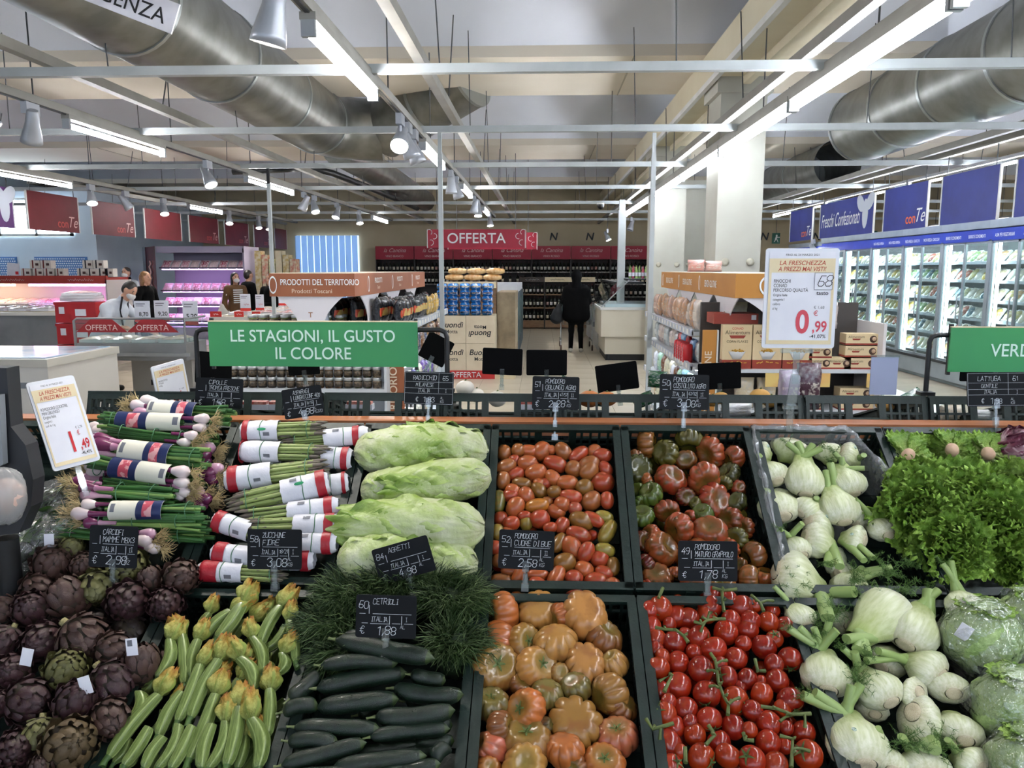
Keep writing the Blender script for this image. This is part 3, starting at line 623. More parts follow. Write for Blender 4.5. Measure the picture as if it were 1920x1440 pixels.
for z in range(2):
    for x in range(3):
        o = bpy.data.objects.new('bread_bag', BREAD); link(o); o.matrix_basis = TR(-1.42+.31*x+.05*z, 12.75, 1.52+.1*z) @ RZ(random.uniform(-.2, .2)); tag(o, 'bagged brown loaf behind the blue packets, %s layer, %s' % (('lower', 'upper')[z], ('left', 'middle', 'right')[x]), 'bread', 'bagged loaves')
st = T('bread_stand', 'wooden stand carrying bagged loaves behind the blue packets', 'stand', (-1.15, 12.75, 0)); MB().bx(-1.62, -.73, 12.62, 12.95, .13, 1.5).obj('crate_stack', OAK, st, org=L(st)); MB().bx(-1.62, -.73, 12.61, 12.62, 1.4, 1.5).obj('edge', CREAM, st, org=L(st))
# row of bin-like display stands further up on the left of the aisle
for i in range(5):
    y = 14.4+1.0*i; o = T('display_bin', 'grey blue product display along the aisle, %s behind the cartons' % ORD[i], 'display', (-.75, y, 0), 'displays along the aisle')
    MB().bx(-1.6, -.45, y, y+.9, 0, 1.25).obj('body', M_('display_grey', '5A6A74', '46545E', 3., rough=.5), o, org=L(o)); MB().bx(-.449, -.445, y+.05, y+.85, .3, 1.1).obj('poster', M_('poster_teal', '3A5A66', '6A7A72', 6., rough=.5), o, org=L(o)); MB().bx(-1.6, -.45, y, y+.02, 1.25, 1.4).obj('lip', SHELFM, o, org=L(o))
# ---- gondola builder
def shelf_rack(o, x0, x1, y0, y1, zs, side, mt=SHELFM):
    """double gondola with a centre panel, boards at heights zs on the given side ('R' or 'L')"""
    xc = (x0+x1)/2
    MB().bx(xc-.02, xc+.02, y0, y1, .1, 1.45).obj('back_panel', M_('back_panel', 'C6CED8', rough=.5), o, org=L(o)); MB().bx(x0, x1, y0, y1, 0, .12).obj('plinth', DGREY, o, org=L(o))
    for z in zs:
        MB().bx(x0, x1, y0, y1, z-.03, z).obj('shelf_board', mt, o, org=L(o))
        e = x1 if side == 'R' else x0
        MB().bx(e-.012, e+.012, y0, y1, z-.035, z+.02).obj('price_rail', RAILP, o, org=L(o))
        lm = MB()
        n = int((y1-y0)/.16)
        for k in range(n): lm.box((e+(.014 if side == 'R' else -.014), y0+.1+k*.16, z-.005), (.003, .06, .035))
        q = lm.obj('price_labels', M_('label_white', 'F2F0EA', rough=.6), o, org=L(o))
    for y in (y1-.04,):
        e = x1-.05 if side == 'R' else x0+.05
        MB().bx(e-.02, e+.02, y-.02, y+.02, 0, 1.5).obj('upright', RAILW, o, org=L(o))
        pm = MB()
        for k in range(46): pm.box((e+(.021 if side == 'R' else -.021), y, .1+k*.03), (.002, .012, .015))
        pm.obj('slots', BLACK, o, org=L(o))
def header_box(o, x0, x1, y0, y1, z0, z1, mt):
    MB().bx(x0, x1, y0, y0+.02, z0, z1).bx(x0, x0+.02, y0+.0201, y1-.0201, z0, z1).bx(x1-.02, x1, y0+.0201, y1-.0201, z0, z1).bx(x0, x1, y1-.02, y1, z0, z1).obj('header_band', mt, o, org=L(o))
    MB().bx(x0+.01, x1-.01, y0+.01, y1-.01, z1-.02, z1+.004).obj('header_top', M_('header_top', 'E8DCC8', rough=.6), o, org=L(o))
def y_bracket(o, P, F, w, h):
    """white Y-shaped card support; P top centre"""
    pts = []
    for t in range(9): u = t/8; pts.append((-w/2+(w/2-.09)*(1-(1-u)**2), -h*u))
    poly = [(x, y) for x, y in pts]+[(-x, y) for x, y in pts[::-1]]
    MB().prism(poly, .008, M=TR(P) @ F).obj('support', M_('card_white', 'E6E2E4', rough=.5), o, org=L(o))
    text('T', o, TR(-Vector(L(o))) @ TR(P) @ F @ TR(0, -h*.62, .012), .055, M_('print_brown', '9A6A48', rough=.6), .01)
BROWN = M_('header_brown', '9C5E3C', '945636', 3., rough=.55)
OCHRE = M_('header_ochre', 'C08438', 'B87C32', 3., rough=.55)
lgx0, lgx1, gy0, gy1 = -2.42, -1.05, 5.75, 8.6
lg = T('shelf_unit', 'shelving unit with brown PRODOTTI DEL TERRITORIO header left of the aisle', 'shelf', (-1.75, 7, 0))
shelf_rack(lg, lgx0, lgx1, gy0+.42, gy1, (.3, .62, .95, 1.25), 'R')
MB().bx(lgx0, lgx1-.12, gy0, gy0+.42, .77, .80).obj('end_shelf', SHELFM, lg, org=L(lg)); MB().bx(lgx0, lgx1-.12, gy0+.4, gy0+.42, .1, 1.25).obj('end_panel', M_('back_panel', 'C6CED8'), lg, org=L(lg))
MB().bx(lgx0, lgx1-.12, gy0, gy0+.42, 1.22, 1.25).obj('end_shelf', SHELFM, lg, org=L(lg)); MB().bx(lgx0, lgx1-.12, gy0, gy0+.42, 0, .12).obj('plinth', DGREY, lg, org=L(lg))
MB().bx(lgx1-.13, lgx1-.11, gy0-.02, gy0+.4, .1, 1.2).obj('side_panel', SHELFM, lg, org=L(lg)); MB().bx(lgx1-.11, lgx1-.0, gy0+.1, gy0+.12, .1, 1.2).obj('brown_panel', BROWN, lg, org=L(lg))
text('TERRITORIO', lg, TR(lgx1-.055-L(lg).x, gy0+.095-L(lg).y, .72) @ FACE @ RZ(PI/2), .085, M_('print_cream', 'E8D8C0', rough=.6), .01)
header_box(lg, -2.02, -1.38, 5.72, 9.2, 1.5, 1.67, BROWN)
text('PRODOTTI DEL TERRITORIO', lg, at(.11, 5.715-7, 1.585), .062, WTXT, .012, sx=.74); text('Prodotti Toscani', lg, at(.05, 5.715-7, 1.525), .045, M_('print_cream', 'E8D8C0'), 0)
for px, sz in ((-.24, .06),): MB().lathe([(.04, 0), (.046, .002), (.05, 0)], 20, M=at(px, 5.712-7, 1.585) @ SCL(.6, 1.3, 1)).obj('emblem', WTXT, lg)
for yy in (6.3, 7.3, 8.4):
    text('PRODOTTI', lg, TR(.375, yy-7+.25, 1.59) @ FL, .06, WTXT, .012); text('Toscani', lg, TR(.375, yy-7+.25, 1.54) @ FL, .04, M_('print_cream', 'E8D8C0'), 0)
    MB().lathe([(.04, 0), (.046, .002), (.05, 0)], 20, M=TR(.373, yy-7-.12, 1.585) @ FL @ SCL(.6, 1.3, 1)).obj('emblem', WTXT, lg)
y_bracket(lg, Vector((-1.72, 5.74, 1.5)), FACE, .5, .25)
for yy in (6.3, 7.3, 8.3): y_bracket(lg, Vector((-1.4, yy, 1.5)), FL, .7, .22)
# jars on the end shelf
JC = ['3A2A1C', '201812', '4A3A20', '6A4A28', '2A3018', 'B8A890', '503018']
for r in range(2):
    for i in range(16):
        x = lgx0+.06+i*.074
        o = bpy.data.objects.new('glass_jar', JAR); link(o); o.matrix_basis = TR(x, gy0+.06, .801+.083*r) @ RZ(i); o.color = L4(JC[(i//3) % 7]); tag(o, 'small lidded jar on the shelf end behind the green banner, %s tier, %s from left' % (('lower', 'upper')[r], ORD[i]), 'jar', 'lidded jars on the left shelf end')
for r in range(2):
    for i in range(9):
        o = bpy.data.objects.new('glass_jar', JAR); link(o); o.matrix_basis = TR(-2.36+i*.09, gy0+.5+.1*r, 1.251); o.color = L4('B8A46C' if r else '7A8A3A'); tag(o, 'pale lidded jar on the top shelf under the brown header, %s row, %s from left' % (('front', 'back')[r], ORD[i]), 'jar', 'pale jars on the top shelf')
for r in range(4):
    for i in range(11):
        o = bpy.data.objects.new('pasta_bag', BAGW); link(o); o.matrix_basis = TR(-1.17-.17*r, gy0+.55+i*.165, 1.252) @ RZ(PI/2+random.uniform(-.25, .25)) @ SCL(1.05, 1.1, .86+random.uniform(-.08, .08)); tag(o, 'black pasta bag under the brown header, row %s from aisle, %s from front' % (ORD[r], ORD[i]), 'bag', 'black pasta bags')
def bag_row(x, ya, yb, z, n, cols, rot, lb, grp, sc=1., sz=1.):
    for i in range(n):
        o = bpy.data.objects.new('snack_bag', BAG[i % 3]); link(o); o.matrix_basis = TR(x+random.uniform(-.015, .015), ya+(yb-ya)*(i+.5)/n, z+.001) @ RZ(rot+random.uniform(-.2, .2)) @ SCL(sc, sc, sz*random.uniform(.9, 1.08)); o.color = L4(cols[i % len(cols)] if len(cols) < 4 else random.choice(cols)); tag(o, lb % ORD[i], 'bag', grp)
bag_row(-1.14, 7.7, 8.5, 1.25, 5, ['D8A83A', 'E8C060', 'C88A30', 'E0B850'], PI/2, 'yellow pasta bag at the far end of the top left shelf, %s one', 'yellow pasta bags', .9, .8)
bag_row(-1.15, 6.3, 8.5, .95, 12, ['6A4A2C', '3A4A7A', 'A87A4A', '8A5A34', '2E3A66'], PI/2, 'brown or blue bag on the shelf below the pasta bags, %s from the front', 'bags on the left middle shelf', 1., .8)
bag_row(-1.15, 6.3, 8.5, .62, 11, ['4A4A9A', 'C8B890', '6A4A9A', 'E0D8C0', '8AB88A'], PI/2, 'purple or cream bag on the low left shelf, %s from the front', 'bags on the left lower shelf', 1., .85)
bag_row(-1.15, 6.3, 8.5, .3, 11, ['E0DCC8', 'C8B890', '6A4A9A', 'D8C8A0'], PI/2, 'cream bag on the bottom left shelf, %s from the front', 'bags on the bottom left shelf', 1., .85)
def strip_light(o, x, y0, y1, z): MB().bx(x-.008, x+.008, y0, y1, z-.012, z).obj('led_strip', M_('led_strip', 'FFFFFF', emit=9., ecol='EAF4FF'), o, org=L(o))
for z in (.59, .92): strip_light(lg, lgx1-.06, gy0+.45, gy1-.05, z)
# ---- right gondola, gluten free
rgx0, rgx1 = 1.17, 2.42; ry0 = 5.6
rg = T('shelf_unit', 'shelving unit with ochre SENZA GLUTINE header right of the aisle', 'shelf', (1.8, 7, 0))
shelf_rack(rg, rgx0, rgx1, ry0+.45, 8.7, (.3, .62, .95, 1.22), 'L')
MB().bx(rgx0+.06, rgx1+.02, ry0, ry0+.45, .96, .985).obj('end_shelf', SHELFM, rg, org=L(rg)); MB().bx(rgx0+.06, rgx1, ry0, ry0+.45, .66, .685).obj('end_shelf', SHELFM, rg, org=L(rg))
MB().bx(rgx0+.06, rgx1, ry0+.42, ry0+.45, .1, 1.45).obj('end_panel', M_('end_panel_dark', '4A4440', rough=.6), rg, org=L(rg)); MB().bx(rgx0, rgx1, ry0, ry0+.45, 0, .12).obj('plinth', DGREY, rg, org=L(rg))
MB().bx(rgx1, rgx1+.02, ry0-.05, ry0+.45, .1, 1.32).obj('side_panel', M_('side_white', 'E6E0DC', rough=.5), rg, org=L(rg))
MB().bx(rgx0-.01, rgx0+.09, ry0-.02, ry0+.0, .45, 1.27).obj('ochre_panel', OCHRE, rg, org=L(rg)); MB().bx(rgx0+.09, rgx0+.1, ry0-.03, ry0+.01, .45, 1.27).obj('edge_strip', WHITE, rg, org=L(rg))
text('SENZA GLUTINE', rg, TR(rgx0+.055-L(rg).x, ry0-.025-7, .86) @ FACE @ RZ(PI/2), .07, M_('print_cream', 'E8D8C0'), .01)
header_box(rg, 1.36, 2.06, 5.52, 8.9, 1.5, 1.67, OCHRE)
MB().lathe([(.062, 0), (.068, .003), (.075, 0)], 28, M=at(1.6-1.8, 5.515-7, 1.585)).obj('emblem', WTXT, rg)
MB().box((1.6-1.8, 5.514-7, 1.585), (.012, .004, .14), R=Matrix.Rotation(-.75, 3, 'Y')).lathe([(.0001, 0), (.022, 0)], 10, M=at(1.6-1.8, 5.513-7, 1.55) @ SCL(1.4, .8, 1)).obj('crossed_grain', WTXT, rg)
for yy in (6.4, 7.4, 8.4):
    text('SENZA GLUTINE', rg, TR(1.352-1.8, yy-7-.1, 1.56) @ FR, .075, WTXT, .012, sx=.8); MB().lathe([(.04, 0), (.046, .002), (.05, 0)], 18, M=TR(1.354-1.8, yy-7+.34, 1.585) @ FR @ SCL(.6, 1.3, 1)).obj('emblem', WTXT, rg)
for yy in (5.85, 6.65, 7.4, 8.2): y_bracket(rg, Vector((1.38, yy, 1.5)), FR, .75, .24)
y_bracket(rg, Vector((1.72, 5.54, 1.5)), FACE, .62, .22)
for z in (.59, .92): strip_light(rg, rgx0+.06, ry0+.5, 8.6, z)
BXB = M_('cereal_card', 'E6CFA4', 'E0C698', 4., rough=.5); BXR = M_('cereal_red', '9C3A26', '8E3220', 6., rough=.5)
def bowl(o, c):
    MB().lathe([(.0001, 0), (.03, 0), (.058, .05), (.062, .055)], 18, M=TR(c) @ SCL(1, .12, 1)).obj('printed_bowl', M_('bowl_white', 'F0F0EE', rough=.4), o)
    b = MB()
    for k in range(26): a = random.random()*6.3; r = random.random()**.5*.05; b.lathe([(.0001, -.006), (.008, 0), (.0001, .006)], 6, M=TR(c[0]+r*math.cos(a), c[1]-.004, c[2]+.052+abs(math.sin(a))*r*.45))
    b.obj('printed_flakes', M_('flakes', 'E0B04A', 'C88E30', 80., rough=.6), o)
for i in range(3):
    x = 1.42+.218*i; o = T('cereal_box', 'cream corn flakes box with a bowl picture, %s of three' % ('left', 'middle', 'right')[i], 'box', (x, ry0+.04, .985), 'corn flakes boxes')
    MB().bx(-.105, .105, 0, .07, 0, .32).obj('carton', BXB, o); MB().bx(-.1055, .1055, -.0015, .0715, 0, .065).obj('red_base', BXR, o)
    text('CONAD', o, at(0, -.002, .285), .022, RTXT, .004); text('Alimentum', o, at(0, -.002, .25), .042, M_('print_olive', '5A4A30', rough=.6), .0, sx=.95); MB().prism([(-.06, 0), (.06, 0), (.045, -.022), (-.045, -.022)], .002, M=at(0, -.001, .243)).obj('ribbon', BXR, o)
    text('CORN FLAKES', o, at(0, -.002, .19), .024, M_('print_olive', '5A4A30'), 0); bowl(o, (0, -.003, .07))
    b = MB()
    for k in range(5): b.box((-.07+.035*k+random.uniform(-.01, .01), -.004, .05-abs(k-2)*.003), (.022, .003, .007), R=Matrix.Rotation(random.uniform(-.5, .5), 3, 'Y'))
    b.obj('loose_flakes', M_('flakes', 'E0B04A'), o)
o = T('biscuit_carton', 'dark red carton lying on top of the corn flakes boxes', 'box', (1.42, ry0+.1, 1.306)); MB().bx(-.16, .16, 0, .25, 0, .075).obj('carton', BXR, o); MB().bx(.11, .145, -.001, 0, .03, .065).obj('barcode', PAPER, o)
for i, (x, z, w_) in enumerate(((2.02, .985, .17), (2.17, .985, .15), (2.3, .985, .26), (2.3, 1.073, .26), (2.3, 1.161, .26), (2.28, .685, .26), (2.28, .766, .26), (1.98, .685, .16), (2.02, 1.066, .17))):
    o = T('biscuit_box', 'small cream biscuit box on the gluten free shelf end, %s' % ('beside the corn flakes', 'second beside the corn flakes', 'bottom of the right stack', 'middle of the right stack', 'top of the right stack', 'low right, lower', 'low right, upper', 'low and left of the pair', 'resting above the first small one')[i], 'box', (x+(.02 if w_ > .2 else 0), ry0+.04, z), 'cream biscuit boxes')
    MB().bx(-w_/2+.005, w_/2-.005, 0, .12, 0, .08).obj('carton', BXB, o); MB().bx(-w_/2+.004, w_/2-.004, -.001, .121, 0, .012).obj('red_base', BXR, o)
    text('Alimentum', o, at(-w_*.2, -.002, .05), .026, M_('print_olive', '5A4A30')); MB().prism([(-.03, 0), (.03, 0), (.022, -.012), (-.022, -.012)], .002, M=at(-w_*.2, -.001, .046)).obj('ribbon', BXR, o)
    MB().lathe([(.0001, .004), (.022, .003), (.026, 0)], 16, M=at(w_*.26, -.001, .042)).obj('printed_biscuit', M_('choc', '5A3A28', '3A2418', 60., rough=.5), o); MB().lathe([(.0001, .006), (.013, .005), (.015, .003)], 14, M=at(w_*.28, -.001, .044)).obj('printed_cream', M_('choc_pale', 'C8A888', rough=.5), o)
bag_row(rgx0+.1, 6.15, 8.5, 1.22, 12, ['E0B8A0', 'D8A880', 'E8D8C8', 'C8905A', 'E8C8B8'], -PI/2, 'clear bag of gluten free bread on the top right shelf, %s from the front', 'bread bags on the right top shelf', 1.05, .95)
bag_row(rgx0+.1, 6.15, 8.5, .95, 13, ['E8ECF0', 'C8D8F0', 'E0E8E8', 'D02A30', '7AA8D8', 'E8D8D0'], -PI/2, 'white or coloured snack bag on the middle right shelf, %s from the front', 'snack bags on the right middle shelf', .95, .8)
bag_row(rgx0+.1, 6.15, 8.5, .62, 13, ['8AC8E0', '7A4A30', 'E8E0C0', 'A8D8B8', 'E8E8F0'], -PI/2, 'snack bag on the low right shelf, %s from the front', 'snack bags on the right lower shelf', .95, .85)
bag_row(rgx0+.1, 6.15, 8.5, .3, 12, ['E8E0C0', 'C8A868', 'E8E8F0', 'D8D0B0'], -PI/2, 'pale bag on the bottom right shelf, %s from the front', 'bags on the right bottom shelf', 1., .85)
for i in range(5):
    o = T('wafer_pack', 'red upright wafer pack on the right shelf, %s from the front' % ORD[i], 'pack', (rgx0+.02, 6.3+i*.1, .951), 'red wafer packs'); MB().lathe([(.038, 0), (.042, .01), (.042, .14), (.03, .15)], 10).obj('wrapper', M_('wafer_red', 'C81E28', rough=.3), o); squiggle(o, TR(-.044, 0, .075) @ FR @ RZ(PI/2), .1, .025, WTXT)
for i in range(3):
    o = bpy.data.objects.new('flour_bag', BAG[i]); link(o); o.matrix_basis = TR(1.5+.16*i, ry0+.1, .686) @ SCL(1, 1.2, .95); o.color = L4(('D8C8A8', 'E0CDAA', 'B89068')[i]); tag(o, 'cream flour bag under the corn flakes shelf, %s from left' % ORD[i], 'bag', 'flour bags')
for i in range(5):
    o = bpy.data.objects.new('snack_bag', BAG[i % 3]); link(o); o.matrix_basis = TR(1.5+.17*i, 6.0+.1*(i % 2), 1.251 if i < 4 else 1.251) @ SCL(1.1, 1.2, .85); o.color = L4(('D8E0C8', 'E8E0D8', 'D8C8B0', 'E0E8D8', 'E8D8D0')[i]); tag(o, 'pale bag standing behind the ochre header supports, %s from left' % ORD[i], 'bag', 'bags behind the ochre header')
for i in range(3): MB().bx(1.62+.36*i, 1.72+.36*i, ry0-.012, ry0-.004, .86, .96).obj('price_card', M_('price_card', 'E8C878', 'E07848', 3., rough=.5), rg, org=L(rg))
for i in range(3):
    o = bpy.data.objects.new('snack_bag', BAG[i]); link(o); o.matrix_basis = TR((1.55, 1.72, 1.98)[i], (7.9, 7.9, 6.4)[i], 1.675) @ SCL(1.2, 1.2, (.5, .45, .8)[i]); o.color = L4(('E0A090', 'E0B0A0', '3A8A3A')[i]); tag(o, '%s bag on top of the ochre header' % ('leftmost pink', 'second pink', 'green')[i], 'bag', 'bags on the ochre header')
# ---- glass door freezers on the right
FRG = M_('freezer_grey', '9AA4A8', '8C969A', 3., rough=.4, metal=.2); FRD = M_('freezer_inside', '7A8486', '6E787A', 3., rough=.5)
FX = 6.08; by = [9.55+1.27*i for i in range(7)]
HD = ['ALIM. PER VEGETARIANI', 'BURRO E CONDIMENTI', 'PASTA FRESCA / GNOCCHI', 'PASTA FRESCA RIPIENA', '', '']
PC = ['D8CC90', 'C8C8A0', 'E0D8C0', 'D0A878', '8AAA70', 'E8E4DC', 'C87868', 'E0C060', '6A8A9A', 'B8A888']
LED = M_('freezer_led', 'FFFFFF', emit=20., ecol='E6F4FF')
BN = ['nearest', 'second nearest', 'third nearest', 'fourth nearest', 'fifth nearest', 'farthest']
for b in range(6):
    y0, y1 = by[b], by[b+1]; o = T('glass_freezer', 'glass door freezer bay with blue header on the right, %s' % BN[b], 'freezer', (FX+.4, (y0+y1)/2, 0), 'glass door freezer bays')
    MB().bx(FX+.75, FX+.8, y0, y1, 0, 2.25).bx(FX, FX+.8, y0, y1, 2.12, 2.25).bx(FX, FX+.8, y0, y1, 0, .12).obj('cabinet', FRD, o, org=L(o))
    MB().bx(FX-.06, FX+.8, y0, y1, 2.25, 2.36).obj('top_fascia', FRG, o, org=L(o)); MB().bx(FX-.05, FX+.02, y0, y1, .06, .3).obj('kick_panel', FRG, o, org=L(o)); MB().bx(FX-.07, FX-.04, y0, y1, .3, .34).obj('bumper', DGREY, o, org=L(o))
    MB().bx(FX-.04, FX-.02, y0, y1, 2.08, 2.24).obj('blue_header', M_('header_blue', '2A44B0', '243CA0', 3., rough=.45), o, org=L(o))
    for s in ((-.31, .31) if HD[b] else ()): text(HD[b], o, TR(FX-.045-L(o).x, s, 2.13) @ FR, .065, WTXT, .008, sx=.62)
    for y in (y0,): MB().bx(FX-.04, FX+.04, y-.04, y+.04, .3, 2.1).obj('post', FRG, o, org=L(o))
    MB().bx(FX+.05, FX+.08, y1-.08, y1-.05, .34, 2.06).obj('led_fill_bar', LED, o, org=L(o)); MB().bx(FX+.04, FX+.06, y0+.1, y1-.1, 2.07, 2.1).obj('led_fill_bar', LED, o, org=L(o))  # upright bar belongs to the bay; level top bar is added to brighten the packs
    for dn, (a, c) in enumerate(((y0+.04, (y0+y1)/2), ((y0+y1)/2, y1-.04))):
        d = MB().bx(FX-.02, FX-.012, a, c, .34, 2.08).obj('glass_door', GLASS, o, org=L(o))
        MB().bx(FX-.03, FX-.0, a, a+.022, .34, 2.08).bx(FX-.03, FX, c-.022, c, .34, 2.08).bx(FX-.03, FX, a, c, .34, .37).bx(FX-.03, FX, a, c, 2.05, 2.08).obj('door_frame', FRG, d, org=L(o))
        hy = c-.05 if dn == 0 else a+.05
        MB().tube([(FX-.05, hy, .95), (FX-.06, hy, 1.0), (FX-.06, hy, 1.3), (FX-.05, hy, 1.35)], .009, 6).obj('handle', SILVER, d, org=L(o))
    for si, z in enumerate((.42, .72, 1.0, 1.27, 1.54, 1.8)):
        MB().bx(FX+.12, FX+.75, y0+.05, y1-.05, z-.02, z).obj('shelf_board', SHELFM, o, org=L(o)); MB().bx(FX+.1, FX+.12, y0+.05, y1-.05, z-.03, z+.01).obj('price_rail', RAILP, o, org=L(o))
        n = 7 if b < 4 else 5
        for i in range(n):
            p = bpy.data.objects.new('food_pack', PACK); link(p); s = random.uniform(.9, 1.15)
            p.matrix_basis = TR(FX+.24, y0+.13+(y1-y0-.26)*i/(n-1), z+.07) @ RY(-.9+random.uniform(-.1, .1)) @ RZ(random.uniform(-.1, .1)) @ SCL(1.5*s, .95, 1.3)
            p.color = L4(random.choice(PC)); tag(p, 'chilled pack on freezer shelf %s from below, %s from left, %s bay' % (ORD[si], ORD[n-1-i], BN[b]), 'pack', 'chilled packs in the freezers')
fl = T('freezer_return', 'grey freezer end beyond the glass doors at the far right', 'freezer', (FX+.4, 18.4, 0)); MB().bx(FX, FX+.8, by[6]+.02, by[6]+2.4, 0, 2.3).obj('cabinet', FRG, fl, org=L(fl)); MB().bx(FX-.02, FX, by[6]+.05, by[6]+2.3, 2.0, 2.2).obj('blue_header', M_('header_blue', '2A44B0'), fl, org=L(fl))
# ---- deli counter beyond the right gondola
dc = T('deli_counter', 'white serve-over counter with sloped glass right of the shopper in black', 'counter', (1.5, 15.2, 0))
MB().bx(1.12, 2.3, 14.5, 16.2, .45, .95).obj('body', M_('counter_cream', 'E4DCC8', 'DCD3BE', 2., rough=.45), dc, org=L(dc)); MB().bx(1.2, 2.2, 14.55, 16.2, .12, .45).obj('plinth', M_('plinth_cream', 'D8CFBA', rough=.5), dc, org=L(dc)); MB().bx(1.22, 2.2, 14.6, 16.1, 0, .12).obj('toe_kick', BLACK, dc, org=L(dc))
MB().bx(1.1, 2.3, 14.48, 16.2, .95, 1.0).obj('top_rim', WHITE, dc, org=L(dc)); MB().bx(1.2, 2.2, 14.6, 16.1, 1.0, 1.06).obj('display_bed', M_('ice_blue', 'C8DCE0', rough=.2), dc, org=L(dc))
MB().add([(1.12, 14.5, 1.0), (1.12, 16.2, 1.0), (1.62, 16.2, 1.5), (1.62, 14.5, 1.5)], [(0, 1, 2, 3)]).obj('sloped_glass', GLASS, dc, org=L(dc)); MB().tube([(1.12, 14.5, 1.0), (1.62, 14.5, 1.5)], .012, 6).tube([(1.62, 14.5, 1.5), (1.62, 16.2, 1.5)], .012, 6).obj('glass_frame', SILVER, dc, org=L(dc)); MB().bx(1.6, 2.2, 14.5, 16.2, 1.5, 1.53).obj('canopy', DGREY, dc, org=L(dc))
for x in (1.28, 2.1): MB().tube([(x, 14.62, 0), (x, 14.62, .1)], .03, 8).obj('foot', DGREY, dc, org=L(dc))
dc2 = T('deli_counter', 'long glass deli case behind the white counter, food piled inside', 'counter', (1.55, 18, 0)); DX = .25
MB().bx(1.2, 2.15, 16.4, 20.5, 0, .8).obj('body', M_('case_grey', 'B8B8B4', rough=.4), dc2, org=L(dc2)); MB().bx(1.1, 1.25, 16.4, 20.5, .5, .6).obj('bumper', GREY, dc2, org=L(dc2)); MB().add([(1.2, 16.4, .8), (1.2, 20.5, .8), (1.6, 20.5, 1.4), (1.6, 16.4, 1.4)], [(0, 1, 2, 3)]).obj('sloped_glass', GLASS, dc2, org=L(dc2)); MB().bx(1.55, 2.15, 16.4, 20.5, 1.4, 1.44).obj('canopy', DGREY, dc2, org=L(dc2))
for i in range(10):
    o = bpy.data.objects.new('food_tray', MEAT); link(o); o.matrix_basis = TR(1.4+.25*(i % 2), 16.6+.4*(i//2), .802) @ SCL(1.2, 1.8, 2.2); o.color = L4(random.choice(['D8903A', 'C8A860', 'B8603A', 'E0C890'])); tag(o, 'tray of prepared food in the long deli case, %s row, %s' % (ORD[i//2], ('left', 'right')[i % 2]), 'tray', 'food trays in the deli case')
for i in range(9):
    o = T('bottle', 'tall green or red bottle on the deli counter top, %s from left' % ORD[i], 'bottle', (1.66+.06*i, 14.7+.02*(i % 2), 1.531), 'bottles on the deli counter'); MB().lathe([(.024, 0), (.026, .16), (.01, .2), (.01, .24)], 10).obj('glass', M_('dbot%d' % (i % 3), ('6A8A4A', 'A84A5A', '9AB86A')[i % 3], rough=.2), o); MB().lathe([(.0265, .04), (.0265, .11)], 10).obj('label', PAPER, o)
# ---- white chest freezer, far left
cf = T('chest_freezer', 'white chest freezer at the left picture edge with frosty glass top', 'freezer', (-5.7, 8.2, 0))
MB().bx(-7.6, -5.0, 7.6, 8.9, .12, .72).obj('body', M_('freezer_white', 'E6E2DA', 'DEDAD0', 2., rough=.4), cf, org=L(cf)); MB().bx(-7.6, -4.98, 7.57, 8.92, .72, .8).obj('rim', M_('freezer_rim', 'C8C4B8', rough=.4), cf, org=L(cf)); MB().bx(-7.5, -5.05, 7.65, 8.85, .8, .81).obj('glass_lid', M_('frost_glass', 'A8C8E0', 'E0ECF4', 3., rough=.1), cf, org=L(cf)); MB().bx(-7.5, -5.05, 7.65, 8.85, 0, .12).obj('toe_kick', DGREY, cf, org=L(cf)); MB().bx(-7.6, -5.0, 7.585, 7.6, .5, .56).obj('trim_band', GREY, cf, org=L(cf))
# ---- meat island and the islands behind it
ISG = M_('island_grey', '8C8E90', '808284', 3., rough=.4, metal=.2)
mi = T('meat_island', 'grey chilled meat island with glass sides and two OFFERTA pennants', 'island', (-5.0, 9.9, 0))
MB().bx(-5.85, -4.45, 9.5, 10.1, .56, .78).obj('basin', ISG, mi, org=L(mi)); MB().bx(-5.9, -4.4, 9.46, 9.5, .62, .66).obj('bumper', SILVER, mi, org=L(mi)); MB().bx(-5.35, -4.55, 9.85, 10.1, .05, .56).obj('pedestal', M_('pedestal_grey', '9A9894', rough=.5), mi, org=L(mi)); MB().bx(-5.1, -4.8, 9.84, 9.85, .2, .27).obj('vent', BLACK, mi, org=L(mi))
for x in (-5.25, -4.65): MB().tube([(x, 9.95, 0), (x, 9.95, .06)], .03, 8).obj('caster', BLACK, mi, org=L(mi))
MB().bx(-5.85, -4.45, 9.5, 9.506, .78, 1.08).bx(-4.456, -4.45, 9.5, 10.1, .78, 1.08).obj('glass_side', GLASS, mi, org=L(mi)); MB().tube([(-5.86, 9.5, .6), (-5.86, 9.5, 1.06), (-5.82, 9.5, 1.09), (-5.3, 9.5, 1.09), (-4.45, 9.5, 1.09)], .016, 6).tube([(-4.45, 9.5, .78), (-4.45, 9.5, 1.09), (-4.45, 10.1, 1.09)], .014, 6).obj('rail', ISG, mi, org=L(mi))
for i, x in enumerate((-5.5, -4.85)):
    MB().prism([(-.33, 0), (.33, 0), (.14, .16), (-.14, .16)], .006, M=at(x-L(mi).x, 9.49-L(mi).y, .92)).obj('red_pennant', M_('pennant_red', 'A02428', rough=.5), mi); text('OFFERTA', mi, at(x-L(mi).x, 9.478-L(mi).y, .945), .1, M_('print_pink', 'E8C8C0', rough=.6), .004)
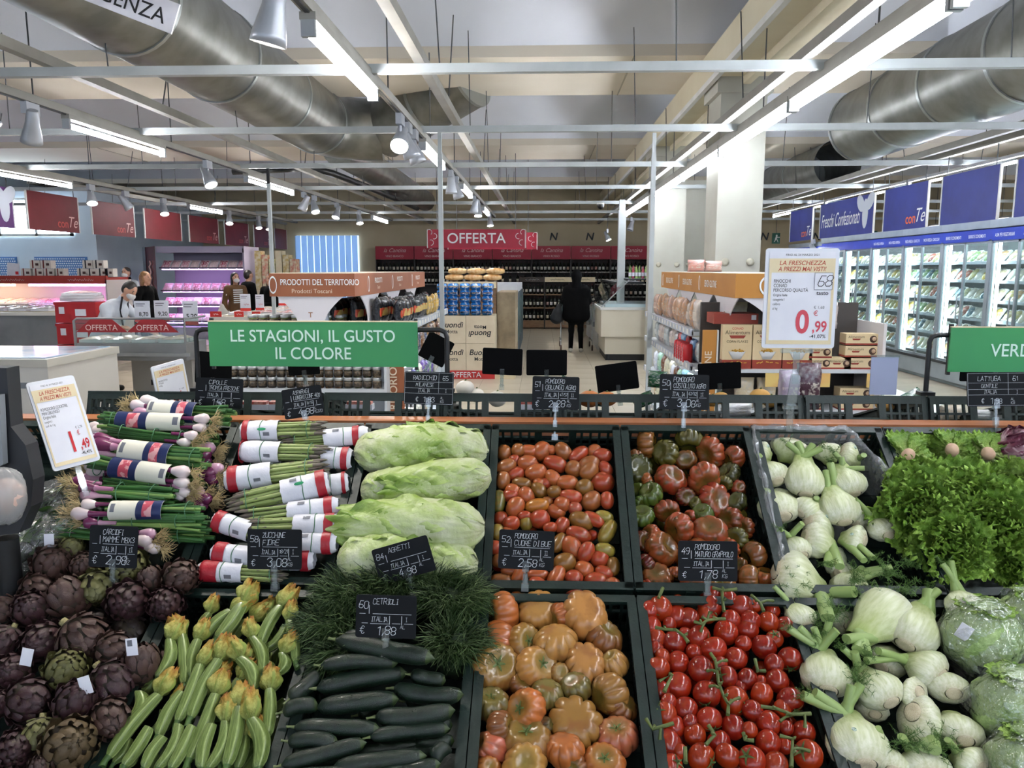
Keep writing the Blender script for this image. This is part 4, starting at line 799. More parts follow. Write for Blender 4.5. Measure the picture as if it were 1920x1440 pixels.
for i in range(8):
    o = bpy.data.objects.new('meat_tray', MEAT); link(o); o.matrix_basis = TR(-5.7+.34*(i % 4), 9.66+.24*(i//4), .782) @ SCL(1.5, 1.3, 1.6); o.color = L4(random.choice(['E0CDB0', 'D8C0A8', 'E8DCC8'])); tag(o, 'wrapped pale meat tray in the grey island, %s row, %s from left' % (('front', 'back')[i//4], ORD[i % 4]), 'tray', 'trays in the grey island')
for k, (x0, x1, y0, y1, lb) in enumerate(((-4.9, -3.5, 11.4, 15.5, 'long open chilled island behind the grey one, white rims'), (-9.4, -7.8, 12.4, 14.1, 'open chilled island in front of the meat wall'))):
    o = T('chilled_island', lb, 'island', ((x0+x1)/2, y0, 0), 'open chilled islands'); MB().bx(x0, x1, y0, y1, .15, .95).obj('body', ISG, o, org=L(o)); MB().bx(x0-.04, x1+.04, y0-.04, y1+.04, .95, 1.0).obj('rim', M_('rim_white', 'DCD8CE', rough=.4), o, org=L(o)); MB().bx(x0+.1, x1-.1, y0+.1, y1-.1, 1.0, 1.01).obj('bed', M_('bed_cream', 'D8CCB0', rough=.6), o, org=L(o)); MB().bx(x0+.1, x1-.1, y0+.1, y1-.1, 0, .15).obj('toe_kick', BLACK, o, org=L(o))
    for i in range(12):
        t = bpy.data.objects.new('meat_tray', MEAT); link(t); t.matrix_basis = TR(x0+.3+.38*(i % 3), y0+.35+(y1-y0-.7)*(i//3)/3, 1.012) @ SCL(1.5, 2., 1.6); t.color = L4(random.choice(['D8B8A0', 'C87A70', 'E0D0B8'])); tag(t, 'meat tray on the %s, row %s, %s across' % (('long open island', 'island before the meat wall')[k], ORD[i//3], ORD[i % 3]), 'tray', 'trays on the open islands')
# price cards on stems above the islands
for i, (px, py, w_, h_, Y, tx) in enumerate(((267, 584, 30, 40, 9.7, '8,70'), (303, 583, 28, 40, 9.9, '9,20'), (357, 587, 29, 46, 9.95, '5,20'), (460, 567, 20, 32, 11.6, '3,10'), (487, 567, 16, 30, 12, '4,90'), (533, 560, 22, 25, 12.4, '3,90'), (555, 560, 18, 24, 12.9, '6,50'))):
    p = onY(px, py, Y); sc = Y/FPX; o = T('price_card', 'white price card with red foot above the islands, %s' % ('leftmost of the near three', 'middle of the near three', 'rightmost of the near three', 'before the woman in brown', 'left of the slim post', 'left one under the brown header', 'right one under the brown header')[i], 'price card', p, 'price cards on stems')
    W, H = w_*sc, h_*sc; MB().box((0, 0, 0), (W, .006, H)).obj('card', PAPER, o); MB().box((0, -.001, -H*.42), (W*1.01, .007, H*.16)).obj('red_foot', M_('foot_red', 'D0342C', rough=.5), o)
    (text(tx, o, at(W*.08, -.005, -H*.22), H*.27, BTXT, .01) if i < 3 else squiggle(o, at(W*.1, -.005, -H*.12), W*.5, H*.12, RTXT)); MB().box((-W*.1, -.004, H*.36), (W*.6, .001, H*.04)).box((-W*.15, -.004, H*.26), (W*.5, .001, H*.03)).obj('small_print', GTXT, o); MB().tube([(0, .006, -H*.4), (0, .006, (1.0 if i > 2 else 1.09)-p.z-.06 if p.z > 1.1 else -H)], .006, 5).obj('stem', ACRYL, o)
for i, (px, py, w_) in enumerate(((405, 595, 22), (448, 588, 18), (480, 580, 16))):
    p = onY(px, py, 11.37); p.z = 1.04; o = T('red_label', 'small red shelf label on the island rim, %s from left' % ORD[i], 'label', p, 'red labels on the island rim'); MB().box((0, 0, 0), (w_*.0078, .008, .08)).obj('card', M_('foot_red', 'D0342C'), o); squiggle(o, at(0, -.006, 0), .08, .03, WTXT)
# ---- wall of meat chillers at the left
RCAN = M_('canopy_red', 'A8382C', '9C3026', 3., rough=.5)
MC = ['C8607A', 'D88A9A', 'B84A60', 'E0B0B4', 'A83A4C', 'D8C0B8']
mw = T('meat_chiller', 'long open meat chiller with a lit red canopy at the left edge', 'chiller', (-9.9, 14.9, 0))
cx0, cx1, cy = -12.2, -8.3, 14.5
MB().bx(cx0, cx1, cy+.9, cy+1.0, 0, 1.55).bx(cx1-.03, cx1, cy+.1, cy+1, 0, 1.5).obj('cabinet', M_('chiller_back', 'C8BEB8', rough=.5), mw, org=L(mw)); MB().bx(cx0, cx1, cy-.05, cy+.95, 0, .1).obj('base', M_('chiller_base', '7A7A7C', rough=.5), mw, org=L(mw)); MB().bx(cx0, cx1, cy-.1, cy-.05, .1, .18).obj('bumper', GREY, mw, org=L(mw)); MB().bx(cx0, cx1, cy+.15, cy+1.0, 1.5, 1.55).bx(cx0, cx1, cy+.1, cy+.16, 1.43, 1.58).obj('canopy', RCAN, mw, org=L(mw))
for i in range(3): squiggle(mw, at(-1.6+1.35*i, cy+.09-L(mw).y, 1.5), .5, .05, M_('print_pink', 'E8C8C0'))
MB().bx(cx0, -10.2, cy+.2, cy+.26, 1.38, 1.42).obj('warm_tube', M_('chiller_warm', 'FFFFFF', emit=16., ecol='FFF0D0'), mw, org=L(mw)); MB().bx(-9.9, cx1-.05, cy+.2, cy+.26, 1.38, 1.42).obj('violet_tube', M_('chiller_violet', 'FFFFFF', emit=14., ecol='E0B0FF'), mw, org=L(mw))
for si, (z, dy) in enumerate(((.25, .0), (.64, .2), (1.03, .4))):
    MB().bx(cx0, cx1-.03, cy+dy, cy+.9, z-.03, z).obj('shelf_board', M_('shelf_grey', '8A8A8E', rough=.4), mw, org=L(mw))
    for i in range(12):
        for r in range(2):
            t = bpy.data.objects.new('meat_tray', MEAT); link(t); t.matrix_basis = TR(cx0+1.05+i*.235, cy+dy+.13+r*.22, z+.002+r*.03) @ RX(.22) @ SCL(1.1, 1.3, 1.7); t.color = L4(random.choice(MC) if not (si == 2 and i < 6) else 'E8D8B8'); tag(t, 'meat tray in the red canopy chiller, %s shelf, %s row, %s from left' % (('low', 'middle', 'high')[si], ('front', 'back')[r], ORD[i]), 'tray', 'trays in the red canopy chiller')
GBW = M_('gift_white', 'E6DED2', 'DCD2C4', 5., rough=.6)
for i, (px, py, s, rib) in enumerate(((55, 522, 1, 'r'), (78, 522, 1, 'r'), (98, 522, 1, 'r'), (72, 507, 1, 'r'), (92, 507, 1, 'r'), (118, 522, .8, 'r'), (160, 521, 1, 'k'), (178, 521, 1, 'k'), (197, 521, 1, 'k'), (170, 506, 1, 'k'), (190, 506, 1, 'k'), (210, 522, .8, 'k'))):
    p = onY(px, py+8, 14.9); o = T('gift_box', 'white gift box with %s ribbon on the chiller canopy, %s from left' % ('red' if rib == 'r' else 'black', ORD[i % 6]), 'gift box', (p.x, 14.9, 1.56 if py > 515 else 1.72), 'gift boxes on the canopy')
    MB().bx(-.1*s, .1*s, -.08, .08, 0, .155).obj('box', GBW, o); MB().bx(-.055*s, -.03*s, -.083, .083, -.0, .158).obj('ribbon', M_('rib_'+rib, '7A2A20' if rib == 'r' else '1A1A1C', rough=.4), o); MB().box((.04*s, -.082, .075), (.06*s, .004, .045)).obj('label', M_('gift_label', '4A2A22', rough=.5), o)
o = T('price_card', 'slanted white notice standing on the red canopy', 'price card', onY(25, 505, 14.7)); MB().box((0, 0, 0), (.24, .01, .24), R=Matrix.Rotation(.1, 3, 'Y')).obj('card', PAPER, o); MB().box((.07, -.008, -.07), (.06, .002, .06)).obj('red_motif', RTXT, o)
for i in range(4):
    p = onZ(150, 700, 0); o = T('red_crate', 'red plastic crate in the stack beside the man in white, %s from below' % ORD[i], 'crate', (-6.75, 11.2, .31*i), 'stacked red crates')
    MB().bx(-.3, .3, -.2, .2, 0, .29).obj('tub', M_('crate_red', 'B8242A', 'A81E24', 4., rough=.4), o); MB().bx(-.31, .31, -.21, .21, .26, .3).obj('rim', M_('crate_red', 'B8242A'), o); MB().box((.08, -.203, .15), (.16, .004, .1)).box((-.2, -.203, .18), (.08, .004, .1)).obj('label', PAPER, o)
for i in range(3):
    o = bpy.data.objects.new('meat_tray', MEAT); link(o); o.matrix_basis = TR(-6.75, 11.2, 1.242+.04*i) @ RZ(.2*i) @ SCL(2.4, 2.2, 1.5); o.color = L4('E0A8A8'); tag(o, 'wrapped meat pack lying on the red crates, %s layer' % ORD[i], 'tray', 'packs on the red crates')
# second, violet lit chiller
vc = T('meat_chiller', 'violet lit meat chiller with a dark red end panel and cursive lettering', 'chiller', (-8.4, 19, 0))
vx0, vx1, vy = -9.3, -7.15, 18.6
MB().bx(vx0, vx1, vy+.9, vy+1.0, 0, 2.1).bx(vx0, vx1, vy, vy+1, 2.1, 2.25).bx(vx0, vx1, vy, vy+.9, 0, .3).bx(vx1-.04, vx1, vy, vy+1, 0, 2.2).obj('cabinet', M_('chiller_violet_body', 'A8A0B4', rough=.5), vc, org=L(vc))
MB().add([(-9.95, vy+.75, 0), (-9.3, vy-.05, 0), (-9.3, vy-.05, 2.25), (-9.95, vy+.75, 2.25)], [(0, 1, 2, 3)]).obj('end_panel', M_('end_red', '6A1626', '7E2234', 2., rough=.12), vc, org=L(vc)); MB().bx(-10.0, -9.93, vy+.7, vy+.95, 0, 2.25).obj('corner_post', M_('post_grey', '7E8C98', rough=.4), vc, org=L(vc))
squiggle(vc, TR(-9.62-L(vc).x, vy+.3-L(vc).y, 1.15) @ RZ(-.89) @ FACE @ RZ(PI/2), 1.5, .2, M_('print_pink', 'E8C8C0'))
for si, z in enumerate((.45, .85, 1.2, 1.75)):
    MB().bx(vx0, vx1-.04, vy+.1, vy+.9, z-.03, z).obj('shelf_board', M_('shelf_dark', '4A4458', rough=.4), vc, org=L(vc)); MB().bx(vx0+.05, vx1-.1, vy+.14, vy+.18, z-.06, z-.035).obj('violet_tube', M_('chiller_violet', 'FFFFFF'), vc, org=L(vc))
    for i in range(9):
        t = bpy.data.objects.new('meat_tray', MEAT); link(t); t.matrix_basis = TR(vx0+.14+i*.235, vy+.25, z+.03) @ RX(.75) @ SCL(1.1, 1.8, 2.4); t.color = L4(random.choice(MC)); tag(t, 'meat tray in the violet chiller, shelf %s from below, %s from left' % (ORD[si], ORD[i]), 'tray', 'trays in the violet chiller')
for i in range(6):
    px = 487+13*i; p = onY(px, 560, 19); o = T('snack_display', 'shelf of colourful packets right of the violet chiller, %s column' % ORD[i], 'display', (p.x, 19, 0), 'packet columns by the violet chiller')
    MB().bx(-.08, .08, 0, .4, 0, 1.2).obj('stand', CART, o); MB().bx(-.075, .075, -.02, .3, 1.2, 2.15-.1*(i % 3)).obj('packets', M_('snk%d' % (i % 4), ('B89A4A', 'C86A5A', '9AA85A', 'D8C8A8')[i % 4], 'D8D0B0', 12., rough=.4), o)
# ================================================================ PEOPLE (one continuous surface each, from a blended distance field)
def sdf_mesh(prims, h=.014, k=.03):
    P = []
    for q in prims:
        if q[0] == 'c': P += [np.array(q[1])-max(q[3], q[4]), np.array(q[1])+max(q[3], q[4]), np.array(q[2])-max(q[3], q[4]), np.array(q[2])+max(q[3], q[4])]
        else: P += [np.array(q[1])-max(q[2]), np.array(q[1])+max(q[2])]
    P = np.array(P); lo = P.min(0)-3*h; hi = P.max(0)+3*h; n = np.ceil((hi-lo)/h).astype(int)+1
    ax = [lo[i]+h*np.arange(n[i]) for i in range(3)]
    def dist(q, X):
        if q[0] == 'c':
            a, b = np.array(q[1]), np.array(q[2]); ba = b-a; t = np.clip(((X-a)@ba)/max(ba@ba, 1e-9), 0, 1)
            return np.linalg.norm(X-a-t[:, None]*ba, axis=1)-(q[3]+(q[4]-q[3])*t)
        Y = (X-np.array(q[1]))
        if q[3] is not None: Y = Y@np.array(q[3])
        r = np.array(q[2]); kk = np.linalg.norm(Y/r, axis=1); return (kk-1)*kk*1./np.maximum(np.linalg.norm(Y/(r*r), axis=1), 1e-6)
    F = np.full(n, 9., dtype=np.float64)
    for q in prims:
        if q[0] == 'c': R = max(q[3], q[4])+4*k+2*h; a = np.minimum(q[1], q[2])-R; b = np.maximum(q[1], q[2])+R
        else: R = max(q[2])+4*k+2*h; a = np.array(q[1])-R; b = np.array(q[1])+R
        i0 = np.clip(((a-lo)/h).astype(int), 0, n-1); i1 = np.clip(((b-lo)/h).astype(int)+2, 1, n)
        sl = tuple(slice(i0[i], i1[i]) for i in range(3))
        g = np.stack(np.meshgrid(*[ax[i][sl[i]] for i in range(3)], indexing='ij'), -1); d = dist(q, g.reshape(-1, 3)).reshape(g.shape[:3])
        f = F[sl]; hh = np.clip(.5+.5*(f-d)/k, 0, 1); F[sl] = f*(1-hh)+d*hh-k*hh*(1-hh)
    S = F < 0
    cnt = np.zeros(n-1); acc = np.zeros(tuple(n-1)+(3,))
    cs = [(0, 0, 0), (1, 0, 0), (0, 1, 0), (1, 1, 0), (0, 0, 1), (1, 0, 1), (0, 1, 1), (1, 1, 1)]
    def v(A, c): return A[c[0]:c[0]+n[0]-1, c[1]:c[1]+n[1]-1, c[2]:c[2]+n[2]-1]
    for i, a in enumerate(cs):
        for b in cs[i+1:]:
            if sum(abs(x-y) for x, y in zip(a, b)) != 1: continue
            m = v(S, a) != v(S, b)
            fa, fb = v(F, a)[m], v(F, b)[m]; t = fa/(fa-fb)
            p = np.array(a)[None]+(np.array(b)-np.array(a))[None]*t[:, None]
            acc[m] += p; cnt[m] += 1
    act = cnt > 0; idx = -np.ones(n-1, dtype=int); idx[act] = np.arange(act.sum())
    cell = np.argwhere(act); V = (cell+acc[act]/cnt[act][:, None])*h+lo
    faces = []
    for d in range(3):
        e = [0, 0, 0]; e[d] = 1
        A = S[:n[0]-e[0], :n[1]-e[1], :n[2]-e[2]]; B = S[e[0]:, e[1]:, e[2]:]
        u, w_ = (d+1) % 3, (d+2) % 3
        for flip in (0, 1):
            I = np.argwhere((A & ~B) if not flip else (~A & B)); I = I[(I[:, u] > 0) & (I[:, w_] > 0)]
            if not len(I): continue
            eu = np.eye(3, dtype=int)[u]; ew = np.eye(3, dtype=int)[w_]
            q = [I-eu-ew, I-ew, I, I-eu]
            q = np.stack([idx[x[:, 0].clip(0, n[0]-2), x[:, 1].clip(0, n[1]-2), x[:, 2].clip(0, n[2]-2)] for x in q], 1)
            faces.append(q if not flip else q[:, ::-1])
    Fc = np.concatenate(faces); Fc = Fc[(Fc >= 0).all(1)]
    C = V[Fc].mean(1); D = np.stack([dist(q, C) for q in prims], 1); mi = np.array([q[-1] for q in prims])[D.argmin(1)]
    return V, Fc, mi
def sdf_obj(name, prims, mats, parent, org, h=.014, k=.03):
    V, Fc, mi = sdf_mesh(prims, h, k)
    me = bpy.data.meshes.new(name); me.from_pydata((V-np.array(org)).tolist(), [], Fc.tolist())
    for m in mats: me.materials.append(m)
    me.polygons.foreach_set('material_index', mi.astype(np.int32)); me.polygons.foreach_set('use_smooth', [True]*len(Fc)); me.update()
    return mesh_part(name, me, parent)
SKIN = M_('skin', 'C89A80', 'BC8C72', 20., rough=.5); HAIRD = M_('hair_dark', '1C1614', '2A211C', 60., rough=.45); HAIRB = M_('hair_blond', '9A7048', '7E5836', 60., rough=.45)
COATW = M_('coat_white', 'CDD2D8', 'C2C8D0', 8., rough=.7, bump=.3, bscale=12); DARKT = M_('trousers_dark', '24262C', '1C1E24', 12., rough=.8); BLK = M_('cloth_black', '060607', '0A0A0B', 12., rough=.9, spec=.15)
BRN = M_('coat_brown', '6A4A28', '5C3E20', 10., rough=.8); MASKM = M_('mask_pale', 'DCD8D4', rough=.7); SHOE = M_('shoe_dark', '1A1612', rough=.5); SHOEW = M_('shoe_pale', 'B8B4A8', rough=.5)
def hand(prims, wrist, dirv, down, m, s=1.):
    """palm, four unequal curled fingers and a thumb off the palm's side"""
    d = Vector(dirv).normalized(); dn = Vector(down).normalized(); sd = d.cross(dn).normalized(); w_ = Vector(wrist)
    prims.append(('c', tuple(w_), tuple(w_+d*.07*s), .026*s, .034*s, m))
    for i, (o, l) in enumerate(((-.03, .065), (-.01, .078), (.011, .072), (.031, .055))):
        b = w_+d*.085*s+sd*o*s; mid = b+(d*.8+dn*.45).normalized()*l*.55*s; e = mid+(d*.35+dn*.9).normalized()*l*.5*s
        prims += [('c', tuple(b), tuple(mid), .0095*s, .009*s, m), ('c', tuple(mid), tuple(e), .009*s, .008*s, m)]
    b = w_+d*.03*s-sd*.03*s; mid = b+(d*.5-sd*.8).normalized()*.035*s; prims += [('c', tuple(b), tuple(mid), .012*s, .011*s, m), ('c', tuple(mid), tuple(mid+d*.03*s), .011*s, .009*s, m)]
def head(o, org, c, face, upv, hair, prims, hm, mask=True, longh=False, s=1.):
    """adds skull, jaw, nose, ears to prims and hair / mask children"""
    f = Vector(face).normalized(); u = (Vector(upv)-f*Vector(upv).dot(f)).normalized(); sd = f.cross(u).normalized(); c = Vector(c)
    Rm = np.array([list(sd), list(f), list(u)]).T
    prims += [('e', tuple(c+u*.02*s), (.075*s, .093*s, .1*s), Rm, 0), ('c', tuple(c+f*.035*s-u*.06*s), tuple(c+f*.05*s-u*.085*s), .05*s, .036*s, 0), ('c', tuple(c+f*.09*s+u*.005*s), tuple(c+f*.108*s-u*.022*s), .011*s, .015*s, 0)]
    for q in (-1, 1): prims.append(('e', tuple(c+sd*q*.076*s-f*.0*s), (.012*s, .022*s, .033*s), Rm, 0))
    hp = [('e', tuple(c-f*.018*s+u*.045*s), (.084*s, .095*s, .085*s), Rm, 0), ('e', tuple(c-f*.045*s+u*.0*s), (.08*s, .07*s, .085*s), Rm, 0)]
    if longh: hp += [('c', tuple(c-f*.05*s), tuple(c-f*.06*s-u*.13*s), .075*s, .06*s, 0), ('c', tuple(c+sd*.07*s), tuple(c+sd*.075*s-u*.12*s-f*.02*s), .03*s, .028*s, 0), ('c', tuple(c-sd*.07*s), tuple(c-sd*.075*s-u*.12*s-f*.02*s), .03*s, .028*s, 0)]
    sdf_obj('hair', hp, [hair], o, org, .011*s, .02)
    for q in (-1, 1):
        e = c+f*.083*s+sd*q*.03*s+u*.022*s
        MB().lathe([(.0001, .004), (.008, .003), (.011, 0)], 10, M=TR(e) @ aim((0, 0, 0), f, u)).obj('eye', HAIRD, o, org=org)
        MB().box(e+u*.02*s, (.028, .008, .008), R=frame((0, 0, 0), sd, f, u).to_3x3()).obj('eyebrow', hair, o, org=org)
    if mask:
        sdf_obj('face_mask', [('e', tuple(c+f*.06*s-u*.045*s), (.066*s, .062*s, .05*s), Rm, 0), ('c', tuple(c+f*.1*s-u*.02*s), tuple(c+f*.09*s-u*.06*s), .02*s, .025*s, 0)], [MASKM], o, org, .01*s, .02)
        MB().tube([tuple(c+sd*.07*s-u*.02*s), tuple(c+sd*.078*s-f*.02*s+u*.0*s)], .003, 5).tube([tuple(c-sd*.07*s-u*.02*s), tuple(c-sd*.078*s-f*.02*s)], .003, 5).obj('mask_strap', MASKM, o, org=org)
def shoe(o, org, heel, toe, mt):
    heel, toe = Vector(heel), Vector(toe); sdf_obj('shoe', [('c', tuple(heel), tuple((heel+toe)/2), .045, .045, 0), ('c', tuple((heel+toe)/2), tuple(toe), .045, .04, 0)], [mt], o, org, .012, .02)
# -- man in a white coat leaning over the island
Yp = 10.5
def q(px, py, dy=0.): return tuple(onY(px, py, Yp+dy))
org = Vector((q(195, 740)[0], Yp, 0)); o = T('person', 'man in a long white coat and face mask leaning over the meat island', 'person', org)
pr_ = []
hipL, hipR = Vector(q(183, 648, -.09)), Vector(q(192, 648, .1))
for hp_, kn, an in ((hipL, q(186, 690, -.1), q(189, 727, -.1)), (hipR, q(206, 690, .12), q(209, 727, .13))): pr_ += [('c', tuple(hp_), kn, .095, .065, 2), ('c', kn, an, .065, .05, 2)]
ch = Vector(q(216, 583)); nk = Vector(q(232, 560)); pv = (hipL+hipR)/2
pr_ += [('c', tuple(pv), tuple(pv.lerp(ch, .5)), .17, .165, 1), ('c', tuple(pv.lerp(ch, .5)), tuple(ch), .165, .17, 1), ('c', tuple(ch+Vector((-.02, -.17, .04))), tuple(ch+Vector((.02, .17, .04))), .085, .085, 1), ('c', tuple(ch), tuple(nk), .1, .06, 1), ('c', tuple(nk), q(240, 552), .058, .055, 0)]
for (s1, el, wr, dv) in ((ch+Vector((-.02, -.19, .04)), Vector(q(203, 607, -.3)), Vector(q(222, 614, -.18)), (1, .25, -.1)), (ch+Vector((.04, .19, .04)), Vector(q(262, 598, .22)), Vector(q(279, 616, .05)), (.8, -.2, -.5))):
    pr_ += [('c', tuple(s1), tuple(el), .075, .058, 1), ('c', tuple(el), tuple(wr), .058, .042, 1)]
    hand(pr_, wr+Vector(dv).normalized()*.03, dv, (0, 0, -1), 0)
head(o, org, Vector(q(243, 545)), (.75, -.25, -.55), (.5, 0, .8), HAIRD, pr_, SKIN)
sdf_obj('body', pr_, [SKIN, COATW, DARKT], o, org)
g = []
for t in [i/8 for i in range(9)]:
    c = pv.lerp(Vector((pv.x-.03, pv.y, .62)), t); g.append([(c.x+(.19+.04*t)*math.cos(a)*(1+.05*math.sin(5*a)*t), c.y+(.2+.03*t)*math.sin(a), c.z+.1*(1-t)) for a in [2*PI*j/22 for j in range(22)]])
solid(MB().sheet(g, wrap=True).obj('coat_skirt', COATW, o, org=org), .012)
MB().tube([tuple(nk+Vector((.02, -.07, .03))), tuple(ch+Vector((.13, -.1, .02))), tuple(ch+Vector((.13, -.06, -.2)))], .022, 6, flat=.4).tube([tuple(nk+Vector((.02, .07, .03))), tuple(ch+Vector((.14, .08, .02)))], .022, 6, flat=.4).obj('collar', DARKT, o, org=org)
for a, b in ((q(187, 738, -.1), q(204, 742, -.12)), (q(208, 736, .13), q(229, 740, .1))): shoe(o, org, (a[0], a[1], .045), (b[0], b[1], .045), SHOE)
# -- generic standing figure facing dirv
def figure(lb, x, y, hgt, dirv, mats, hair, mask=True, longh=False, coat=None, arms='down', shoem=SHOE, wide=1., grp=None, bulk=False):
    s = hgt/1.72; f = Vector((dirv[0], dirv[1], 0)).normalized(); r = Vector((f.y, -f.x, 0)); B = Vector((x, y, 0)); o = T('person', lb, 'person', B, grp)
    def P(a, fw, z): return tuple(B+r*a*s+f*fw*s+Vector((0, 0, z*s)))
    p = []
    for sd in (-1, 1):
        p += [('c', P(.09*sd*wide, 0, .88), P(.1*sd*wide, .01, .48), .09*s*wide, .062*s*wide, 2), ('c', P(.1*sd*wide, .01, .48), P(.11*sd*wide, -.02, .1), .06*s*wide, .048*s*wide, 2)]
        e = P(.27*sd*wide, .02, 1.08) if arms == 'down' else P(.27*sd*wide, .08, 1.12); w_ = P(.26*sd*wide, .1, .86) if arms == 'down' else P(.2*sd, .36, 1.02)
        p += [('c', P(.19*sd*wide, 0, 1.38), e, .068*s*wide, .055*s*wide, 1), ('c', e, w_, .053*s*wide, .04*s, 1)]
        hand(p, w_, (f if arms != 'down' else Vector((f.x*.3, f.y*.3, -1))), ((0, 0, -1) if arms != 'down' else f), 0, s)
        shoe(o, B, P(.11*sd*wide, -.05, .05), P(.12*sd*wide, .13, .045), shoem)
    p += [('c', P(0, 0, .92), P(0, .0, 1.15), .15*s*wide, .145*s*wide, 1), ('c', P(0, 0, 1.15), P(0, -.01, 1.32), .15*s*wide, .15*s*wide, 1), ('c', P(-.14*wide, -.01, 1.37), P(.14*wide, -.01, 1.37), .085*s, .085*s, 1), ('c', P(0, -.01, 1.42), P(0, .01, 1.54), .055*s, .052*s, 0)]
    if bulk: p += [('c', P(-.13, 0, 1.33), P(-.15, 0, .8), .13*s, .15*s, 1), ('c', P(.13, 0, 1.33), P(.15, 0, .8), .13*s, .15*s, 1), ('c', P(0, 0, 1.3), P(0, 0, .78), .16*s, .18*s, 1), ('c', P(-.2, 0, 1.33), P(-.25, .06, 1.1), .1*s, .085*s, 1), ('c', P(.2, 0, 1.33), P(.25, .06, 1.1), .1*s, .085*s, 1)]
    head(o, B, P(0, .02, 1.6), f, (0, 0, 1), hair, p, SKIN, mask, longh, s); sdf_obj('body', p, mats, o, B)
    if coat:
        g = [[P((.15+.07*t)*wide*math.cos(a), (.145+.06*t)*wide*math.sin(a)*(1+.04*math.sin(5*a)), 1.1-t*coat) for a in [2*PI*j/20 for j in range(20)]] for t in [i/6 for i in range(7)]]
        solid(MB().sheet(g, wrap=True).obj('coat_skirt', mats[1], o, org=B), .012)
    return o, P
wk, P = figure('woman all in black seen from behind pushing a shopping cart', .72, 16.0, 1.64, (.05, 1), [SKIN, BLK, BLK], BLK, False, False, None, 'fwd', SHOEW, 1.0, None, True)
sdf_obj('hood', [('e', P(0, -.02, 1.64), (.11, .12, .14), None, 0), ('c', P(0, -.03, 1.52), P(0, -.02, 1.42), .09, .13, 0)], [BLK], wk, wk.location)
bgo = T('shoulder_bag', 'dark grey shoulder bag hanging at the left of the woman in black', 'bag', P(-.42, .02, .8)); sdf_obj('pouch', [('c', P(-.4, .0, .86), P(-.42, .05, .75), .1, .14, 0), ('c', P(-.37, -.05, 1.0), P(-.4, .02, .85), .05, .1, 0)], [M_('bag_grey', '2A2C30', '202226', 10., rough=.7)], bgo, bgo.location); MB().tube([P(-.4, 0, .95), P(-.3, .03, 1.2), P(-.2, 0, 1.47), P(-.26, -.06, 1.2), P(-.4, -.04, .95)], .012, 6).obj('strap', BLK, bgo, org=bgo.location)
ct = T('shopping_cart', 'chrome shopping cart in front of the woman in black', 'cart', (.75, 16.6, 0))
b = MB()
for i in range(9): b.tube([(.48+.068*i, 16.42, .55), (.48+.068*i, 16.4, .98)], .004, 5); b.tube([(.5+.06*i, 17.2, .6), (.5+.06*i, 17.22, .95)], .004, 5)
for i in range(8): b.tube([(.46, 16.42+.11*i, .55+.006*i), (.46, 16.42+.11*i, .98)], .004, 5); b.tube([(1.04, 16.42+.11*i, .55+.006*i), (1.04, 16.42+.11*i, .98)], .004, 5)
for z in (.55, .7, .85, .98): b.tube([(.46, 16.41, z), (1.04, 16.41, z), (1.02, 17.2, z+.02), (.48, 17.2, z+.02), (.46, 16.41, z)], .005, 5)
b.obj('basket', CHROME, ct, org=L(ct)); MB().tube([(.44, 16.36, 1.02), (1.06, 16.36, 1.02)], .016, 8).obj('handle', M_('cart_handle', '8A3A2A', rough=.5), ct, org=L(ct))
for x in (.42, 1.08):
    MB().tube([(x, 16.36, 1.02), (x, 16.42, .55), (x, 16.3, .12)], .012, 6).tube([(x, 16.4, .2), (x, 17.2, .2)], .012, 6).obj('frame', CHROME, ct, org=L(ct))
    for y in (16.3, 17.2): MB().tube([(x-.015, y, .06), (x+.015, y, .06)], .06, 14).obj('wheel', M_('wheel_brown', '4A3428', rough=.6), ct, org=L(ct))
    for y in (17.2,): MB().tube([(x, y, .2), (x, y, .06)], .01, 6).obj('fork', CHROME, ct, org=L(ct))
wb, P = figure('woman in a brown coat and striped top with a pale shoulder bag and mask', onY(442, 560, 15.9).x, 15.9, 1.63, (.75, -.65), [SKIN, BRN, DARKT], HAIRD, True, True, .5)
bgo = T('shoulder_bag', 'pale canvas bag on the shoulder of the woman in brown', 'bag', P(.25, -.05, .95)); sdf_obj('pouch', [('c', P(.3, .0, 1.0), P(.3, .02, .82), .07, .15, 0)], [M_('canvas_pale', 'D8D4C8', rough=.8)], bgo, bgo.location); MB().tube([P(.3, 0, 1.02), P(.24, .06, 1.25), P(.2, 0, 1.46), P(.26, -.08, 1.2), P(.3, -.02, 1.02)], .014, 6).obj('strap', M_('canvas_pale', 'D8D4C8'), bgo, org=bgo.location)
for zz in range(7): MB().box(P(.02, .155, 1.08+.045*zz), (.2, .02, .02), R=Matrix.Rotation(math.atan2(-.75, .65)*-1+PI/2*0, 3, 'Z')).obj('stripe', WTXT, wb, org=wb.location)
figure('blond woman in a dark coat behind the man in white', onY(274, 560, 13.6).x, 13.6, 1.66, (.95, -.2), [SKIN, BLK, DARKT], HAIRB, False, True, .4)
figure('man with short dark hair and white mask behind the meat counter', onY(238, 520, 16.6).x, 16.6, 1.74, (-.1, -1), [SKIN, COATW, DARKT], HAIRD, True, False, None)
figure('person in dark clothes just right of the woman in brown', onY(466, 545, 17.2).x, 17.2, 1.68, (.6, .7), [SKIN, BLK, DARKT], HAIRD, False, False, .3)
figure('dark haired shopper half hidden beside the slim left post', onY(508, 560, 16.0).x, 16.0, 1.6, (-.3, -1), [SKIN, BLK, DARKT], HAIRD, False, True, .3)
